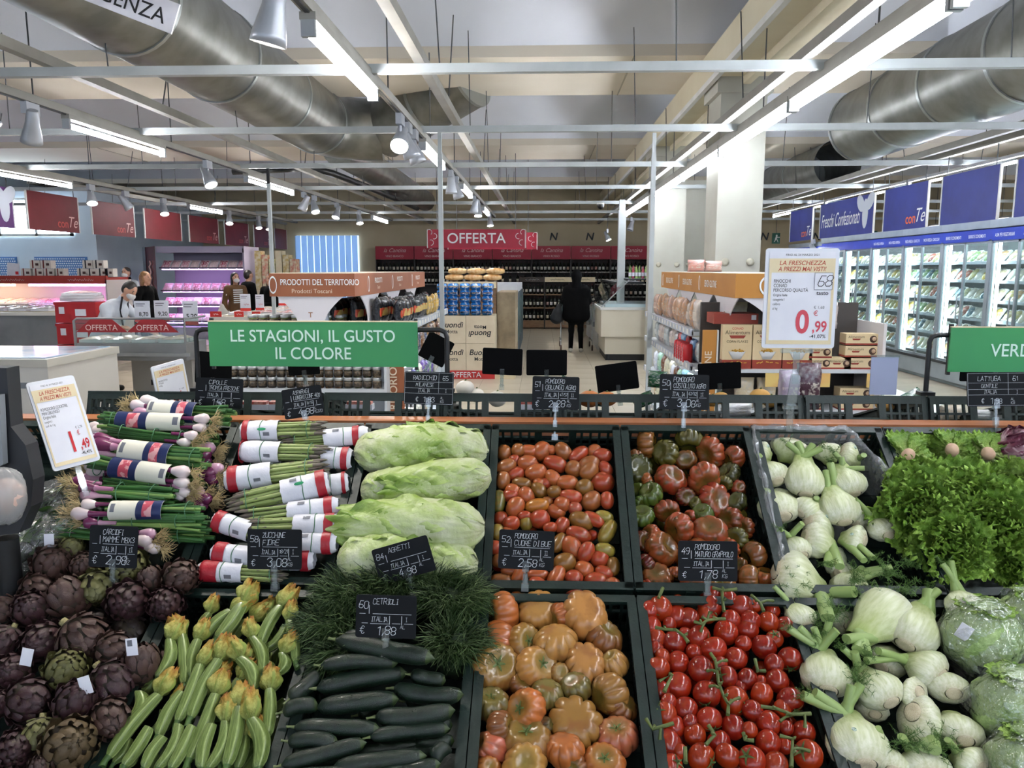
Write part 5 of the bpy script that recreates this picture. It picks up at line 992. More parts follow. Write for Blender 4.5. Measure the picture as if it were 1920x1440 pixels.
# ================================================================ PRODUCE STAND
UP_A = math.atan2(.352, .46); LO_A = math.atan2(.26, .52)
BX = [-1.42, -1.0, -.58, -.16, .26, .68, 1.10, 1.53, 1.95]
class Tier:
    def __init__(s, Y, Z, a):
        s.O = Vector((0, Y, Z)); s.b = Vector((0, -math.cos(a), -math.sin(a))); s.n = Vector((0, -math.sin(a), math.cos(a))); s.a = a
    def P(s, x, w, h=0.): return s.O+Vector((x, 0, 0))+s.b*w+s.n*h
    def px(s, x, y, h=0.): return onP(x, y, s.O+s.n*h, s.n)
    def M(s, x, w, h=0.): return frame(s.P(x, w, h), (1, 0, 0), -s.b, s.n)
UP = Tier(2.49, 1.189, UP_A); LO = Tier(1.99, .822, LO_A)
CRG = M_('crate_green', '0D1D18', '122620', 10., rough=.5, bump=.15, bscale=60)
def crate_parts(W=.405, Ln=.585, H=.15):
    """local: x across 0..W, y = 0 (back) .. -Ln (front), z = 0 at the rim"""
    def wall(l):
        b = MB(); b.bx(0, l, -.006, .006, -.022, 0); b.bx(0, l, -.005, .005, -H, -H+.03)
        n = int(l/.028)
        for i in range(n+1):
            x = i*l/n
            if l*.36 < x < l*.64: b.bx(x-.003, x+.003, -.004, .004, -H+.03, -.075)
            else: b.bx(x-.004, x+.004, -.004, .004, -H+.03, -.02)
        for z in (-.055, -.09): b.bx(0, l*.36 if z > -.08 else l, -.004, .004, z-.004, z+.004); b.bx(l*.64, l, -.004, .004, z-.004, z+.004)
        b.bx(l*.35, l*.65, -.0045, .0045, -.085, -.07)
        for x in (0, l*.36, l*.64, l): b.bx(max(0, x-.012), min(l, x+.012), -.007, .007, -H, 0)
        return b
    base = MB(); base.bx(0, W, -Ln, 0, -H-.006, -H)
    for i in range(6): base.bx(0, W, -Ln*(i+.5)/6-.01, -Ln*(i+.5)/6+.01, -H, -H+.008)
    return wall(W).me('end_wall', CRG), wall(Ln).me('side_wall', CRG), base.me('base', CRG), MB().bx(-.004, W+.004, -.012, .012, -.002, .006).me('rim', CRG), MB().bx(-.012, .012, -Ln, 0, -.002, .006).me('rim', CRG)
CP = crate_parts()
def crate(Mx, lb, grp):
    o = T('produce_crate', lb, 'crate', M=Mx, group=grp); W, Ln = .405, .585
    mesh_part('end_wall', CP[0], o, TR(0, 0, 0)); mesh_part('end_wall', CP[0], o, TR(0, -Ln, 0)); mesh_part('side_wall', CP[1], o, RZ(-PI/2)); mesh_part('side_wall', CP[1], o, TR(W, 0, 0) @ RZ(-PI/2)); mesh_part('base', CP[2], o)
    mesh_part('rim', CP[3], o, TR(0, -.006, 0)); mesh_part('rim', CP[3], o, TR(0, -Ln+.006, 0)); mesh_part('rim', CP[4], o, TR(.006, 0, 0)); mesh_part('rim', CP[4], o, TR(W-.006, 0, 0)); return o
UN = ['spring onions', 'asparagus', 'pale cabbages', 'plum tomatoes', 'ribbed dark tomatoes', 'fennel in a liner', 'curly lettuce', 'purple radicchio at the right edge']
LN = ['artichokes', 'courgettes with flowers', 'grassy greens and cucumbers', 'pale beefheart tomatoes', 'red vine tomatoes', 'large fennel bulbs', 'wrapped lettuces', 'wrapped lettuces at the right edge']
for i in range(8):
    crate(UP.M(BX[i]+.007, 0), 'dark green slatted crate in the upper row holding %s' % UN[i], 'upper row crates')
    crate(LO.M(BX[i]+.007, 0), 'dark green slatted crate in the lower row holding %s' % LN[i], 'lower row crates')
crate(UP.M(-1.84+.007, 0), 'dark green slatted crate at the far left holding bagged herbs', 'upper row crates')
crate(LO.M(-1.84+.007, 0), 'dark green slatted crate at the lower left edge, under the artichokes', 'lower row crates')
WOOD = M_('plank_orange', 'A8683C', '985A32', 3., rough=.5, stretch=(1, 8, 8))
pk = T('wooden_plank', 'long orange brown plank behind the upper crates', 'plank', (-.1, 2.54, 1.15)); MB().bx(-2.2, 2.4, 2.535, 2.62, 1.150, 1.196).obj('board', WOOD, pk, org=pk.location); MB().bx(-2.2, 2.4, 2.62, 2.63, 1.13, 1.19).obj('lip', WOOD, pk, org=pk.location)
sdm = T('display_stand', 'dark stand under the sloping produce crates', 'stand', (0, 2.2, 0))
vs = lambda pts: MB().prism(pts, 4.4, M=frame((-2.2, 0, 0), (0, 1, 0), (0, 0, 1), (1, 0, 0)))
a0, a1, b0, b1 = UP.P(0, 0, -.17), UP.P(0, .585, -.17), LO.P(0, 0, -.17), LO.P(0, .6, -.17)
vs([(3.6, 0), (1.5, 0), (1.5, b1.z-.02), (b1.y, b1.z-.01), (b0.y, b0.z-.01), (a1.y, a1.z-.02), (a0.y, a0.z-.02), (2.6, 1.1), (3.1, .95), (3.6, .7)]).obj('carcass', M_('stand_dark', '1E201E', '262826', 4., rough=.6), sdm, org=sdm.location)
MB().bx(-2.2, 2.2, 1.44, 1.47, .3, .56).obj('front_lip', WOOD, sdm, org=sdm.location)
# back row: crates that tilt toward the far side
BKX = [-1.62, -1.19, -.765, -.345, .075, .49, .91, 1.33, 1.75]
BK = Tier(2.68, 1.245, 0); BA = math.radians(17)
for i, x in enumerate(BKX):
    Mx = frame((x+.41, 2.68, 1.262), (-1, 0, 0), (0, -math.cos(BA), math.sin(BA)), (0, math.sin(BA), math.cos(BA)))
    crate(Mx, 'dark green crate on the far side of the stand, %s from left' % ORD[i], 'far side crates')
def bkP(x, d, h): return Vector((x, 2.68+d*math.cos(BA)+h*math.sin(BA), 1.262-d*math.sin(BA)+h*math.cos(BA)))
# ---------------------------------------------------------------- vegetables
def obj_(name, me, M, color, lb, cat, grp):
    o = bpy.data.objects.new(name, me); link(o); o.matrix_basis = M; o.color = color; return tag(o, lb, cat, grp)
NUM = ['one', 'two', 'three', 'four', 'five', 'six', 'seven', 'eight']
def zone(T_, P, i):
    u = (P.x-BX[i])/.42; w_ = (P-T_.O).dot(T_.b)/.585
    return 'row %s from back, column %s' % (NUM[min(7, max(0, int(w_*8)))], NUM[min(5, max(0, int(u*6)))])
def c4(h, j=.06): c = lin(h); k = 1+random.uniform(-j, j)*1.5; return (min(1, c[0]*k), min(1, c[1]*k*(1+random.uniform(-j, j))), min(1, c[2]*k), 1)
def inbox(P, i, m): P.x = min(BX[i+1]-m, max(BX[i]+m, P.x)); return P
def imgdir(ang): a = math.radians(ang); return _R*math.cos(a)+_U*math.sin(a)
def rx(g, *pts): ox, oy, s = g; return [(ox+x/s, oy+y/s) for x, y in pts]
# ---- plum tomatoes
ROMA = []
for kx in range(3):
    k = [1., .92, 1.05][kx]; pr = [(math.sin(PI*t)**.82*.36*(1+.12*(t-.5)*k)*k if 0 < t < 1 else .0001, -math.cos(PI*t)*.5+(.02 if t > .95 else 0)) for t in [i/11 for i in range(12)]]
    ROMA.append(MB().lathe(pr, 18).me('plum_tomato', M_('roma_skin', 'FFFFFF', '8A5A22', 7., rough=.3, objc=True, coat=.15, ramp=(.5, .8), sss=.0)))
G = (900, 800, 4.5)
RC = {'o': ('A65228', 'orange'), 'b': ('925428', 'brownish'), 'r': ('A23C22', 'red'), 'g': ('7A521E', 'olive brown'), 'G': ('5E5824', 'green'), 'y': ('B06E24', 'yellow orange'), 'Y': ('8A7A30', 'yellow green'), 'p': ('A04A36', 'pinkish')}
RO = """205 222 130 120 90 b;322 200 110 100 70 b;405 205 150 100 -15 o;520 208 160 140 60 o;600 195 70 80 0 o;700 205 150 125 -60 b;832 235 185 115 50 r;965 205 110 100 20 o;1030 245 150 115 -10 r;290 285 90 90 0 r;400 308 155 115 0 o;635 315 190 140 -30 r;790 360 130 130 60 b;920 320 170 140 20 b;918 375 160 145 50 b;1058 355 130 110 -60 r;220 335 165 105 25 b;297 400 155 110 20 r;470 385 170 120 15 o;193 455 145 110 85 b;610 430 145 105 -60 o;735 475 175 115 0 o;350 480 155 90 -15 g;495 480 100 90 0 o;550 480 95 90 0 r;880 515 140 125 20 g;1035 470 180 160 0 r;275 540 120 100 -30 o;255 580 135 100 0 r;388 580 140 115 -70 o;495 540 145 125 -50 g;625 548 110 100 10 g;765 590 180 105 -15 r;940 628 170 145 45 b;1072 622 140 105 90 r;158 630 195 115 90 G;297 680 170 135 65 o;480 668 190 105 10 y;565 635 90 90 0 b;690 655 125 115 -30 o;640 715 150 120 -20 o;800 690 110 100 0 p;175 775 110 110 0 r;265 815 135 120 0 r;390 812 125 100 90 Y;505 780 155 145 0 r;375 750 110 80 0 r;690 835 140 110 60 r;855 795 200 135 -20 g;955 780 190 110 -45 r;1045 760 150 90 -30 Y;1075 890 210 125 65 Y;830 910 200 120 -25 r;145 890 130 100 85 Y;120 1020 115 110 0 r;590 850 110 80 0 r;665 980 180 100 70 g;775 1020 195 145 -60 o;895 1060 170 120 65 r;1055 1040 160 100 -15 Y;1010 1115 150 145 0 r;715 1145 175 135 15 g;875 1205 150 140 -30 o;1050 1230 150 100 -30 r;645 1270 200 130 70 o;790 1285 145 140 -40 r;980 1305 185 130 -10 r;1120 1330 120 100 -20 o;185 1305 200 110 0 b;320 1270 170 100 70 o;490 1250 175 100 0 o;490 1350 180 150 -50 r;810 1395 170 140 50 r;245 1215 130 95 0 o;1125 1180 150 100 90 g;155 1130 110 100 0 b;230 900 120 100 0 o;330 1000 160 110 20 o;450 960 150 110 -40 r;520 1080 160 110 30 o;400 1120 150 110 0 r;300 1120 150 110 60 o;560 960 150 110 70 b;320 1430 130 95 10 y"""
def place_ell(T_, g, rec, meshes, h, i, kind, tail, colors, squash=1.):
    x, y, l, w_, an, c = rec.split(); x, y = rx(g, (float(x), float(y)))[0]; hz = h+random.uniform(-.012, .008)
    P = inbox(T_.px(x, y, hz), i, .03); z = depth(P)/FPX/g[2]; l = float(l)*z*1.1; w_ = float(w_)*z*1.14
    d = imgdir(float(an)); d = (d-T_.n*d.dot(T_.n)*.7+T_.n*random.uniform(-.25, .25)).normalized()
    Mx = aim(P, d, T_.n) @ RZ(random.random()*6.3) @ SCL(w_/.72, w_/.72, l)
    obj_(kind, random.choice(meshes), Mx, c4(colors[c][0]), '%s %s, %s of its crate' % (colors[c][1], kind.replace('_', ' '), zone(T_, P, i)), 'tomato', kind.replace('_', ' ')+'es in '+tail)
for rec in RO.split(';'): place_ell(UP, G, rec, ROMA, -.03, 3, 'plum_tomato', 'the plum tomato crate', RC)
for k in range(46):
    x, w_ = BX[3]+.05+random.random()*.32, .07+random.random()*.48; P = UP.P(x, w_, -.066-random.random()*.015); d = Vector((random.uniform(-1, 1), random.uniform(-1, 1), random.uniform(-.4, .4)))
    obj_('plum_tomato', random.choice(ROMA), aim(P, d) @ SCL(.05, .05, .068), c4(random.choice(['A0461E', 'A0301A', '8C481E'])), 'plum tomato buried lower in its crate, %s' % zone(UP, P, 3), 'tomato', 'buried plum tomatoes')
# ---- ribbed tomatoes
def ribbed(lobes, amp, hgt, pear=0., seed=0):
    rs = random.Random(seed); ph = [rs.uniform(-.25, .25) for _ in range(lobes)]; am = [rs.uniform(.6, 1.3) for _ in range(lobes)]
    n, m = 72, 22; g = []
    for i in range(m+1):
        th = PI*i/m; row = []
        for j in range(n):
            f = 2*PI*j/n; t = f/(2*PI)*lobes; li = int(t) % lobes; u = t-int(t)
            rib = (abs(math.sin(PI*u))**.5-.8)*amp*am[li]
            sr = math.sin(th)**.8; r = (.5*sr*(1+rib*min(1, 1.6*math.sin(th))))*(1+.06*math.sin(f*2+seed))
            r *= 1+pear*math.cos(th)*-.28
            z = hgt*.5*math.cos(th)-(.16*math.exp(-(th/.42)**2)) + .05*math.exp(-((PI-th)/.3)**2)+pear*.05*(1-math.cos(th))*-1
            row.append((r*math.cos(f), r*math.sin(f), z))
        g.append(row)
    return MB().sheet(g, wrap=True, gv=lambda i, j: max(0, .85-i*2.6))
RIBM = M_('rib_skin', 'FFFFFF', '3E3E14', 5., rough=.26, objc=True, coat=.2, ramp=(.48, .8), gmix='4A4A1A')
CUOM = M_('cuore_skin', 'FFFFFF', '84502A', 3., rough=.28, objc=True, coat=.2, ramp=(.5, .85), gmix='6E6428')
RIB = [ribbed(9, .17, .72, 0, 1).me('ribbed_tomato', RIBM), ribbed(12, .12, .7, 0, 2).me('ribbed_tomato', RIBM), ribbed(7, .16, .78, 0, 3).me('ribbed_tomato', RIBM), ribbed(6, .1, .85, 0, 4).me('ribbed_tomato', RIBM)]
CUO = [ribbed(11, .15, .85, .4, 11).me('beefheart_tomato', CUOM), ribbed(9, .18, .8, .2, 12).me('beefheart_tomato', CUOM), ribbed(8, .14, .95, .7, 13).me('beefheart_tomato', CUOM), ribbed(13, .13, .78, .1, 14).me('beefheart_tomato', CUOM)]
CALG = M_('calyx_green', '4A5A28', '5E6E34', 30., rough=.6)
def calyx_me(n=5, l=.32, w=.05):
    b = MB()
    for k in range(n):
        a = 2*PI*k/n+.2; ca, sa = math.cos(a), math.sin(a); g = []
        for t in [i/4 for i in range(5)]:
            r = .03+l*t; z = .05*math.sin(PI*t)-.02+.06*t*(k % 2); ww = w*(1-t)**.7+.004
            g.append([(r*ca-ww*sa, r*sa+ww*ca, z), (r*ca, r*sa, z+.012), (r*ca+ww*sa, r*sa-ww*ca, z)])
        b.sheet(g)
    b.tube([(0, 0, -.02), (.01, 0, .06), (.05, .02, .13)], [.04, .03, .034], 7); return b.me('calyx', CALG)
CAL = calyx_me()
def place_rib(T_, g, rec, meshes, h, i, kind, tail, colors, cal=False):
    q_ = rec.split(); x, y, dm, c = float(q_[0]), float(q_[1]), float(q_[2]), q_[3]; an = float(q_[4]) if len(q_) > 4 else random.uniform(0, 360); ti = float(q_[5]) if len(q_) > 5 else random.uniform(10, 70)
    x, y = rx(g, (x, y))[0]; hz = h+random.uniform(-.012, .01); P = inbox(T_.px(x, y, hz), i, .045); D = 1.06*dm*depth(P)/FPX/g[2]
    v = (_C-P).normalized(); d = imgdir(an)*math.cos(math.radians(ti))+v*math.sin(math.radians(ti))
    Mx = aim(P, d, T_.n) @ RZ(random.random()*6.3) @ SCL(D*1.02, D*1.02, D*1.02)
    nm = kind.replace('_', ' '); k = random.randrange(len(meshes))
    o = obj_(kind, meshes[k], Mx, c4(colors[c][0]), '%s %s, %s of its crate' % (colors[c][1], nm, zone(T_, P, i)), 'tomato', nm+'es in '+tail)
    if cal or len(q_) > 6: mesh_part('calyx', CAL, o, TR(0, 0, .24) @ SCL(.55, .55, .55))
    return o
KC = {'o': ('9C4E24', 'orange'), 'og': ('8E5424', 'orange green'), 'g': ('524A18', 'olive'), 'dg': ('363618', 'dark green'), 'r': ('9A3820', 'red'), 'ro': ('9A4424', 'red orange'), 'b': ('74401C', 'brown'), 'rb': ('82381C', 'red brown'), 'G': ('465A1C', 'green'), 'dr': ('661E14', 'dark red')}
G2 = (1150, 790, 4.5)
CO = """285 188 225 og 0 20;440 268 230 g 150 40;645 165 240 g 270 30;820 265 250 ro 200 50;1020 305 190 rb;610 325 170 b 90 80;150 300 130 b;210 400 240 dg 60 70;485 490 250 r 60 45;290 500 130 o;765 485 270 ro 300 60;975 440 190 dg;935 520 130 g;1055 555 120 r;195 585 130 G;315 615 210 G 120 30;165 690 120 G;610 635 160 dr;855 670 280 r 20 60;1045 680 160 dg;755 780 180 G 110 30 c;450 755 200 rb;235 800 215 G 90 30;555 905 265 ro 200 30;985 830 210 rb;1110 900 170 rb;815 935 275 ro 90 50;315 965 180 ro;200 1010 180 dr;410 1075 280 o 30 40;1030 995 200 g;1185 1125 220 b;230 1210 190 dr;370 1315 250 o 100 50;230 1380 140 r;540 1290 150 o;670 1390 210 ro;900 1380 240 og 90 40 c;1150 1330 210 og;1290 1310 180 o;1070 1210 120 b;650 800 110 r;690 690 110 g;700 1100 230 o;850 1180 230 b;960 1080 200 ro;620 1180 200 r"""
for rec in CO.split(';'): place_rib(UP, G2, rec, RIB, -.04, 4, 'ribbed_tomato', 'the dark ribbed tomato crate', KC)
def fill(T_, i, n, meshes, kind, tail, cols, s, h, group):
    for k in range(n):
        x, w_ = BX[i]+.06+random.random()*.3, .07+random.random()*.46; P = T_.P(x, w_, h-random.random()*.015); d = Vector((random.uniform(-1, 1), random.uniform(-1, 1), random.uniform(-.2, 1)))
        obj_(kind, random.choice(meshes), aim(P, d) @ SCL(s, s, s), c4(random.choice(cols)), '%s buried lower in its crate, %s' % (kind.replace('_', ' '), zone(T_, P, i)), 'tomato', group)
fill(UP, 4, 30, RIB, 'ribbed_tomato', 'the dark ribbed tomato crate', ['74401C', '524A18', '82381C', '661E14'], .075, -.095, 'buried ribbed tomatoes')
G3 = (860, 1090, 4.114)
YC = {'o': ('B0622E', 'orange'), 'y': ('B07E40', 'golden'), 'p': ('B05C40', 'pink orange'), 'g': ('966C32', 'ochre'), 'G': ('6E6030', 'greenish'), 'b': ('7C4A24', 'brown'), 'd': ('4A381C', 'dark')}
CU = """340 240 280 o 190 20 c;610 235 300 y 270 -60;965 285 330 y 260 -55;450 135 110 o;785 270 190 o;290 450 280 o 170 20;505 470 260 g 20 55 c;745 490 310 y 270 -20;1120 430 280 b 60 20;275 665 370 g 45 60 c;605 660 310 y 30 45 c;975 655 320 y 270 -50;1195 630 200 y;255 945 270 G 95 25 c;515 990 300 o 165 50 c;680 880 240 G 270 -20;905 830 230 G 300 -30;1160 870 300 g 200 30;1255 965 240 b 40 30;905 1100 380 g 270 -70;1215 1195 310 p 90 28 c;525 1230 360 g 92 25 c;230 1285 260 p 150 25 c;820 1310 280 o 280 -20;510 1430 340 y 90 70;1125 1405 300 o 90 50 c;330 1120 220 b;690 1110 130 d;480 800 170 b;780 710 150 g;120 1440 200 o;900 1440 180 b"""
for rec in CU.split(';'): place_rib(LO, G3, rec, CUO, -.03, 3, 'beefheart_tomato', 'the pale beefheart crate', YC)
fill(LO, 3, 22, CUO, 'beefheart_tomato', 'the pale beefheart crate', ['8E6A2C', '7C4A24', 'A85A2A', '6A5C2A'], .085, -.1, 'buried beefheart tomatoes')
# ---- red vine tomatoes
CIL = [MB().sheet([[((math.sin(th)**.93)*.5*(1+.03*math.sin(k+f*2))*math.cos(f), (math.sin(th)**.93)*.5*math.sin(f), .46*math.cos(th)-.09*math.exp(-(th/.35)**2)) for f in [2*PI*j/26 for j in range(26)]] for th in [PI*i/16 for i in range(17)]], wrap=True).me('vine_tomato', M_('vine_skin', 'FFFFFF', '9A3A12', 4., rough=.2, objc=True, coat=.25, ramp=(.5, .85))) for k in range(3)]
G4 = (1180, 1090, 4.114)
VT = """235 210 190 c;125 225 150;370 270 170;455 285 165;375 160 110;625 105 165;770 140 130;860 195 185;620 195 180;600 250 150 c;140 345 140;135 390 150 c;200 445 165;345 480 185 c;540 430 170 c;745 395 185;910 375 165;930 300 160;785 290 140;1075 315 155;1215 350 150;965 190 110;1100 230 130;310 330 110;140 530 135;650 520 190;500 550 130;820 595 165;1040 505 190;1120 445 130 c;1240 600 180 c;1115 640 150;375 625 165;255 580 120;195 665 175;110 650 110;550 680 195;750 735 160 c;905 755 165;1140 765 175;375 805 200;185 850 165;595 870 205 c;1020 870 175;1240 920 195 c;810 925 215 c;950 1000 165;180 1020 190 c;435 985 180;615 1065 185 c;1075 1095 185;800 1125 180;930 1145 120;350 1125 170;505 1185 175;260 1255 215 c;690 1235 170;1070 1245 185;1200 1270 120;1340 1165 175 c;555 1360 205 c;755 1345 185;945 1380 205 c;1380 1340 215 c;1130 1410 180;290 1420 170 c;1215 1130 110;1020 770 90;430 410 110;470 1080 110;390 1310 110;880 480 120;700 640 120;300 930 130;1180 980 130;850 820 110"""
VC = ['90220F', '9A2610', '861C0E', '9C300F']
for rec in VT.split(';'):
    q_ = rec.split(); x, y = rx(G4, (float(q_[0]), float(q_[1])))[0]; P = inbox(LO.px(x, y, -.02+random.uniform(-.012, .01)), 4, .036); D = 1.07*float(q_[2])*depth(P)/FPX/G4[2]; cal = len(q_) > 3
    v = (_C-P).normalized(); a = random.uniform(0, 360); d = imgdir(a)*math.cos(.6 if cal else -.4)+v*math.sin(.75 if cal else -.5)
    o = obj_('vine_tomato', random.choice(CIL), aim(P, d, LO.n) @ SCL(D, D, D), c4(random.choice(VC), .05), '%s vine tomato, %s of its crate' % ('red calyx topped' if cal else 'glossy red', zone(LO, P, 4)), 'tomato', 'red vine tomatoes')
    if cal: mesh_part('calyx', CAL, o, TR(0, 0, .4) @ RZ(random.random()) @ SCL(1., 1., .9))
for k in range(44):
    x, w_ = BX[4]+.06+random.random()*.31, .06+random.random()*.42; P = LO.P(x, w_, -.082-random.random()*.015); o = obj_('vine_tomato', random.choice(CIL), aim(P, (random.uniform(-1, 1), random.uniform(-1, 1), .5)) @ SCL(.048, .048, .048), c4(random.choice(VC), .05), 'vine tomato buried lower in its crate, %s' % zone(LO, P, 4), 'tomato', 'buried vine tomatoes')
VINE = M_('vine_green', '4C5A2A', '5E6A34', 30., rough=.6)
VL = [[(625, 555), (660, 600), (675, 680), (690, 790), (730, 890), (765, 950), (760, 1030)], [(500, 310), (560, 330), (600, 300), (680, 290), (740, 290)], [(200, 355), (280, 370), (360, 375), (420, 420), (455, 470)], [(715, 70), (720, 150), (730, 230)], [(940, 105), (1010, 165), (1035, 230)], [(1015, 965), (1130, 980), (1250, 1025), (1400, 1020)], [(130, 1060), (180, 1140), (340, 1095)], [(1160, 1190), (1260, 1215), (1255, 1330), (1250, 1430)], [(590, 1260), (660, 1185), (610, 1110)], [(880, 1170), (890, 1220), (960, 1230)], [(230, 770), (330, 720), (270, 850)], [(430, 1280), (435, 1400)], [(225, 130), (260, 50)], [(970, 600), (990, 690), (1050, 690)], [(640, 50), (730, 70), (830, 60)]]
VB = {0: [[(765, 945), (850, 900)], [(675, 700), (600, 690)], [(690, 820), (620, 810)], [(665, 640), (750, 610)]], 1: [[(600, 300), (620, 240)], [(580, 320), (550, 390)]], 5: [[(1160, 1080), (1250, 1030)], [(1350, 1020), (1355, 1130)]], 6: [[(240, 1120), (235, 1220)]], 7: [[(1260, 1290), (1390, 1310)]], 4: [[(1010, 165), (1110, 150)]]}
for k, pl in enumerate(VL):
    pts = [LO.px(*rx(G4, p)[0], .028+.004*math.sin(i)) for i, p in enumerate(pl)]; o = T('tomato_stalk', 'green tomato vine stalk lying over the red tomatoes, %s' % ('long branched one in the middle', 'upper left of centre', 'at the left rim near the top', 'short upright at the top', 'top right toward the fennel', 'reaching right onto the fennel side', 'left side, forked', 'lower right corner', 'low centre, bent', 'lower centre hook', 'left, small fork', 'bottom left upright', 'top left stub', 'right of centre in the gap', 'topmost sprig')[k], 'stalk', pts[0], 'tomato vine stalks')
    MB().tube(pts, [.0045]+[.0038]*(len(pts)-2)+[.005], 7).obj('main_stem', VINE, o, org=pts[0])
    for br in VB.get(k, []):
        bp = [LO.px(*rx(G4, p)[0], .03-.012*i) for i, p in enumerate(br)]; MB().tube([bp[0], (bp[0]+bp[1])/2+LO.n*.006, bp[1]], [.004, .003, .0045], 6).obj('side_stem', VINE, o, org=pts[0])
    for p in pts[1:-1]:
        e = p+Vector((random.uniform(-.012, .012), random.uniform(-.01, .01), 0))+LO.n*.008; MB().tube([p, (p+e)/2, e, e+LO.n*-.006], [.003, .0035, .004, .0025], 6).obj('knuckle', VINE, o, org=pts[0])
# ---- artichokes: a core wrapped in bracts
ARTM = M_('artichoke_bract', 'FFFFFF', '5E5A34', 9., rough=.5, objc=True, ramp=(.55, .9), bump=.2, bscale=40)
def bract(w, l, curl):
    g = []
    for i in range(6):
        t = i/5; ww = w*(.55+.9*t-1.0*t*t) if t < 1 else w*.3; row = []
        for j in range(5):
            u = j/2-1; row.append((u*ww, l*t-(.05*l if (i == 5 and j == 2) else 0), .10*l*math.sin(PI*t*.8)+curl*t*t*l-.16*w*u*u*(1+t)))
        g.append(row)
    return MB().sheet(g).me('bract', ARTM)
BR = [bract(.2, .38, .02), bract(.22, .4, .07), bract(.19, .42, -.03)]
ART_CORE = MB().lathe([(.0001, -.5), (.2, -.47), (.4, -.28), (.46, 0), (.4, .25), (.22, .44), (.0001, .5)], 14).me('core', M_('artichoke_core', '2C2420', '38301E', 10., rough=.7))
ART_STEM = MB().tube([(0, 0, -.45), (.01, 0, -.62)], [.11, .1], 10).me('stem', M_('artichoke_stem', '6E6A3C', 'A89A6A', 20., rough=.6))
def artichoke(M, col, lb, seed, n=46):
    rs = random.Random(seed); o = T('artichoke', lb, 'artichoke', M=M, group='artichokes in the lower left crate')
    mesh_part('core', ART_CORE, o); mesh_part('stem', ART_STEM, o)
    for i in range(n):
        t = (i+.5)/n; th = PI*(.9-.83*t**.92); ph = i*2.39996+rs.uniform(-.12, .12)
        r = Vector((math.sin(th)*math.cos(ph), math.sin(th)*math.sin(ph), math.cos(th)*1.04))
        tan = Vector((-math.cos(th)*math.cos(ph), -math.cos(th)*math.sin(ph), math.sin(th))).normalized()
        nrm = r.normalized(); nrm2 = (nrm*math.cos(.2)-tan*math.sin(.2)); tan2 = (tan*math.cos(.2)+nrm*math.sin(.2)); x = tan2.cross(nrm2).normalized()
        sc = .95 if t < .7 else .95-.5*(t-.7)/.3
        P = r*.455-tan*.13*sc; k = rs.uniform(.8, 1.15)
        mesh_part('bract', BR[rs.randrange(3)], o, frame(P, x*sc, tan2*sc, nrm2*sc), (col[0]*k, col[1]*k, col[2]*k, 1))
    return o
G7 = (0, 1000, 3.2725)
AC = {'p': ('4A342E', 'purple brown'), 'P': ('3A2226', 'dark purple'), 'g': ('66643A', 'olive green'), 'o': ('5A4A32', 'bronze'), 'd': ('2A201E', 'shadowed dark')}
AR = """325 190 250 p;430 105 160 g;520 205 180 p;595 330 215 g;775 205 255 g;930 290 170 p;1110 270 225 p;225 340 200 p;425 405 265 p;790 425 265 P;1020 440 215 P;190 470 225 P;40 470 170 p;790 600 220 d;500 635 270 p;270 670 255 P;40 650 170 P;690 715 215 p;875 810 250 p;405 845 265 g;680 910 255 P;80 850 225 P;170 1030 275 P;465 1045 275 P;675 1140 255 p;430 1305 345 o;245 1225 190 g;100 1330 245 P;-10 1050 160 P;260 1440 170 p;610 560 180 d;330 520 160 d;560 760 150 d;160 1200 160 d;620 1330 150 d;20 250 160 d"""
for k, rec in enumerate(AR.split(';')):
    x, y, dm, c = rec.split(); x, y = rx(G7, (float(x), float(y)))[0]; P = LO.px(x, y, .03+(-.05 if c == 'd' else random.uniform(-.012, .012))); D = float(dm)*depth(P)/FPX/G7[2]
    v = (_C-P).normalized(); a = random.uniform(0, 360); ti = random.uniform(.1, 1.2) if k not in (9, 10, 27) else 1.3
    d = imgdir(a)*math.cos(ti)+v*math.sin(ti)
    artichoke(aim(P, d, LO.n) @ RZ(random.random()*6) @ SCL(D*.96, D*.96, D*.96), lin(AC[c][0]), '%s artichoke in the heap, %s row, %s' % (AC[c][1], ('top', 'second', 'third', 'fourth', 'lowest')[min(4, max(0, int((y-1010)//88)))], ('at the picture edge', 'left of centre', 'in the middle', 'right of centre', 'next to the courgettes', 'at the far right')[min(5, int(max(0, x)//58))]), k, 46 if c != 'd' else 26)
for k, (x, y, r) in enumerate(((247, 1213, .1), (50, 1232, -.2), (160, 1285, .3), (92, 1015, .05))):
    P = LO.px(x, y, .09); o = T('paper_tag', 'white paper tag on the artichokes, %s' % ('with a barcode, right side', 'at the left edge', 'folded, middle of the heap', 'upright at the top left')[k], 'tag', M=frame(P, _R*math.cos(r)+_U*math.sin(r), _U*math.cos(r)-_R*math.sin(r), -_F), group='paper tags on the artichokes')
    MB().bx(-.014, .014, -.021, .021, -.0004, .0004).obj('slip', PAPER, o)
    if k == 0: MB().bx(-.01, .002, .002, .017, .0004, .0006).obj('barcode', GTXT, o)
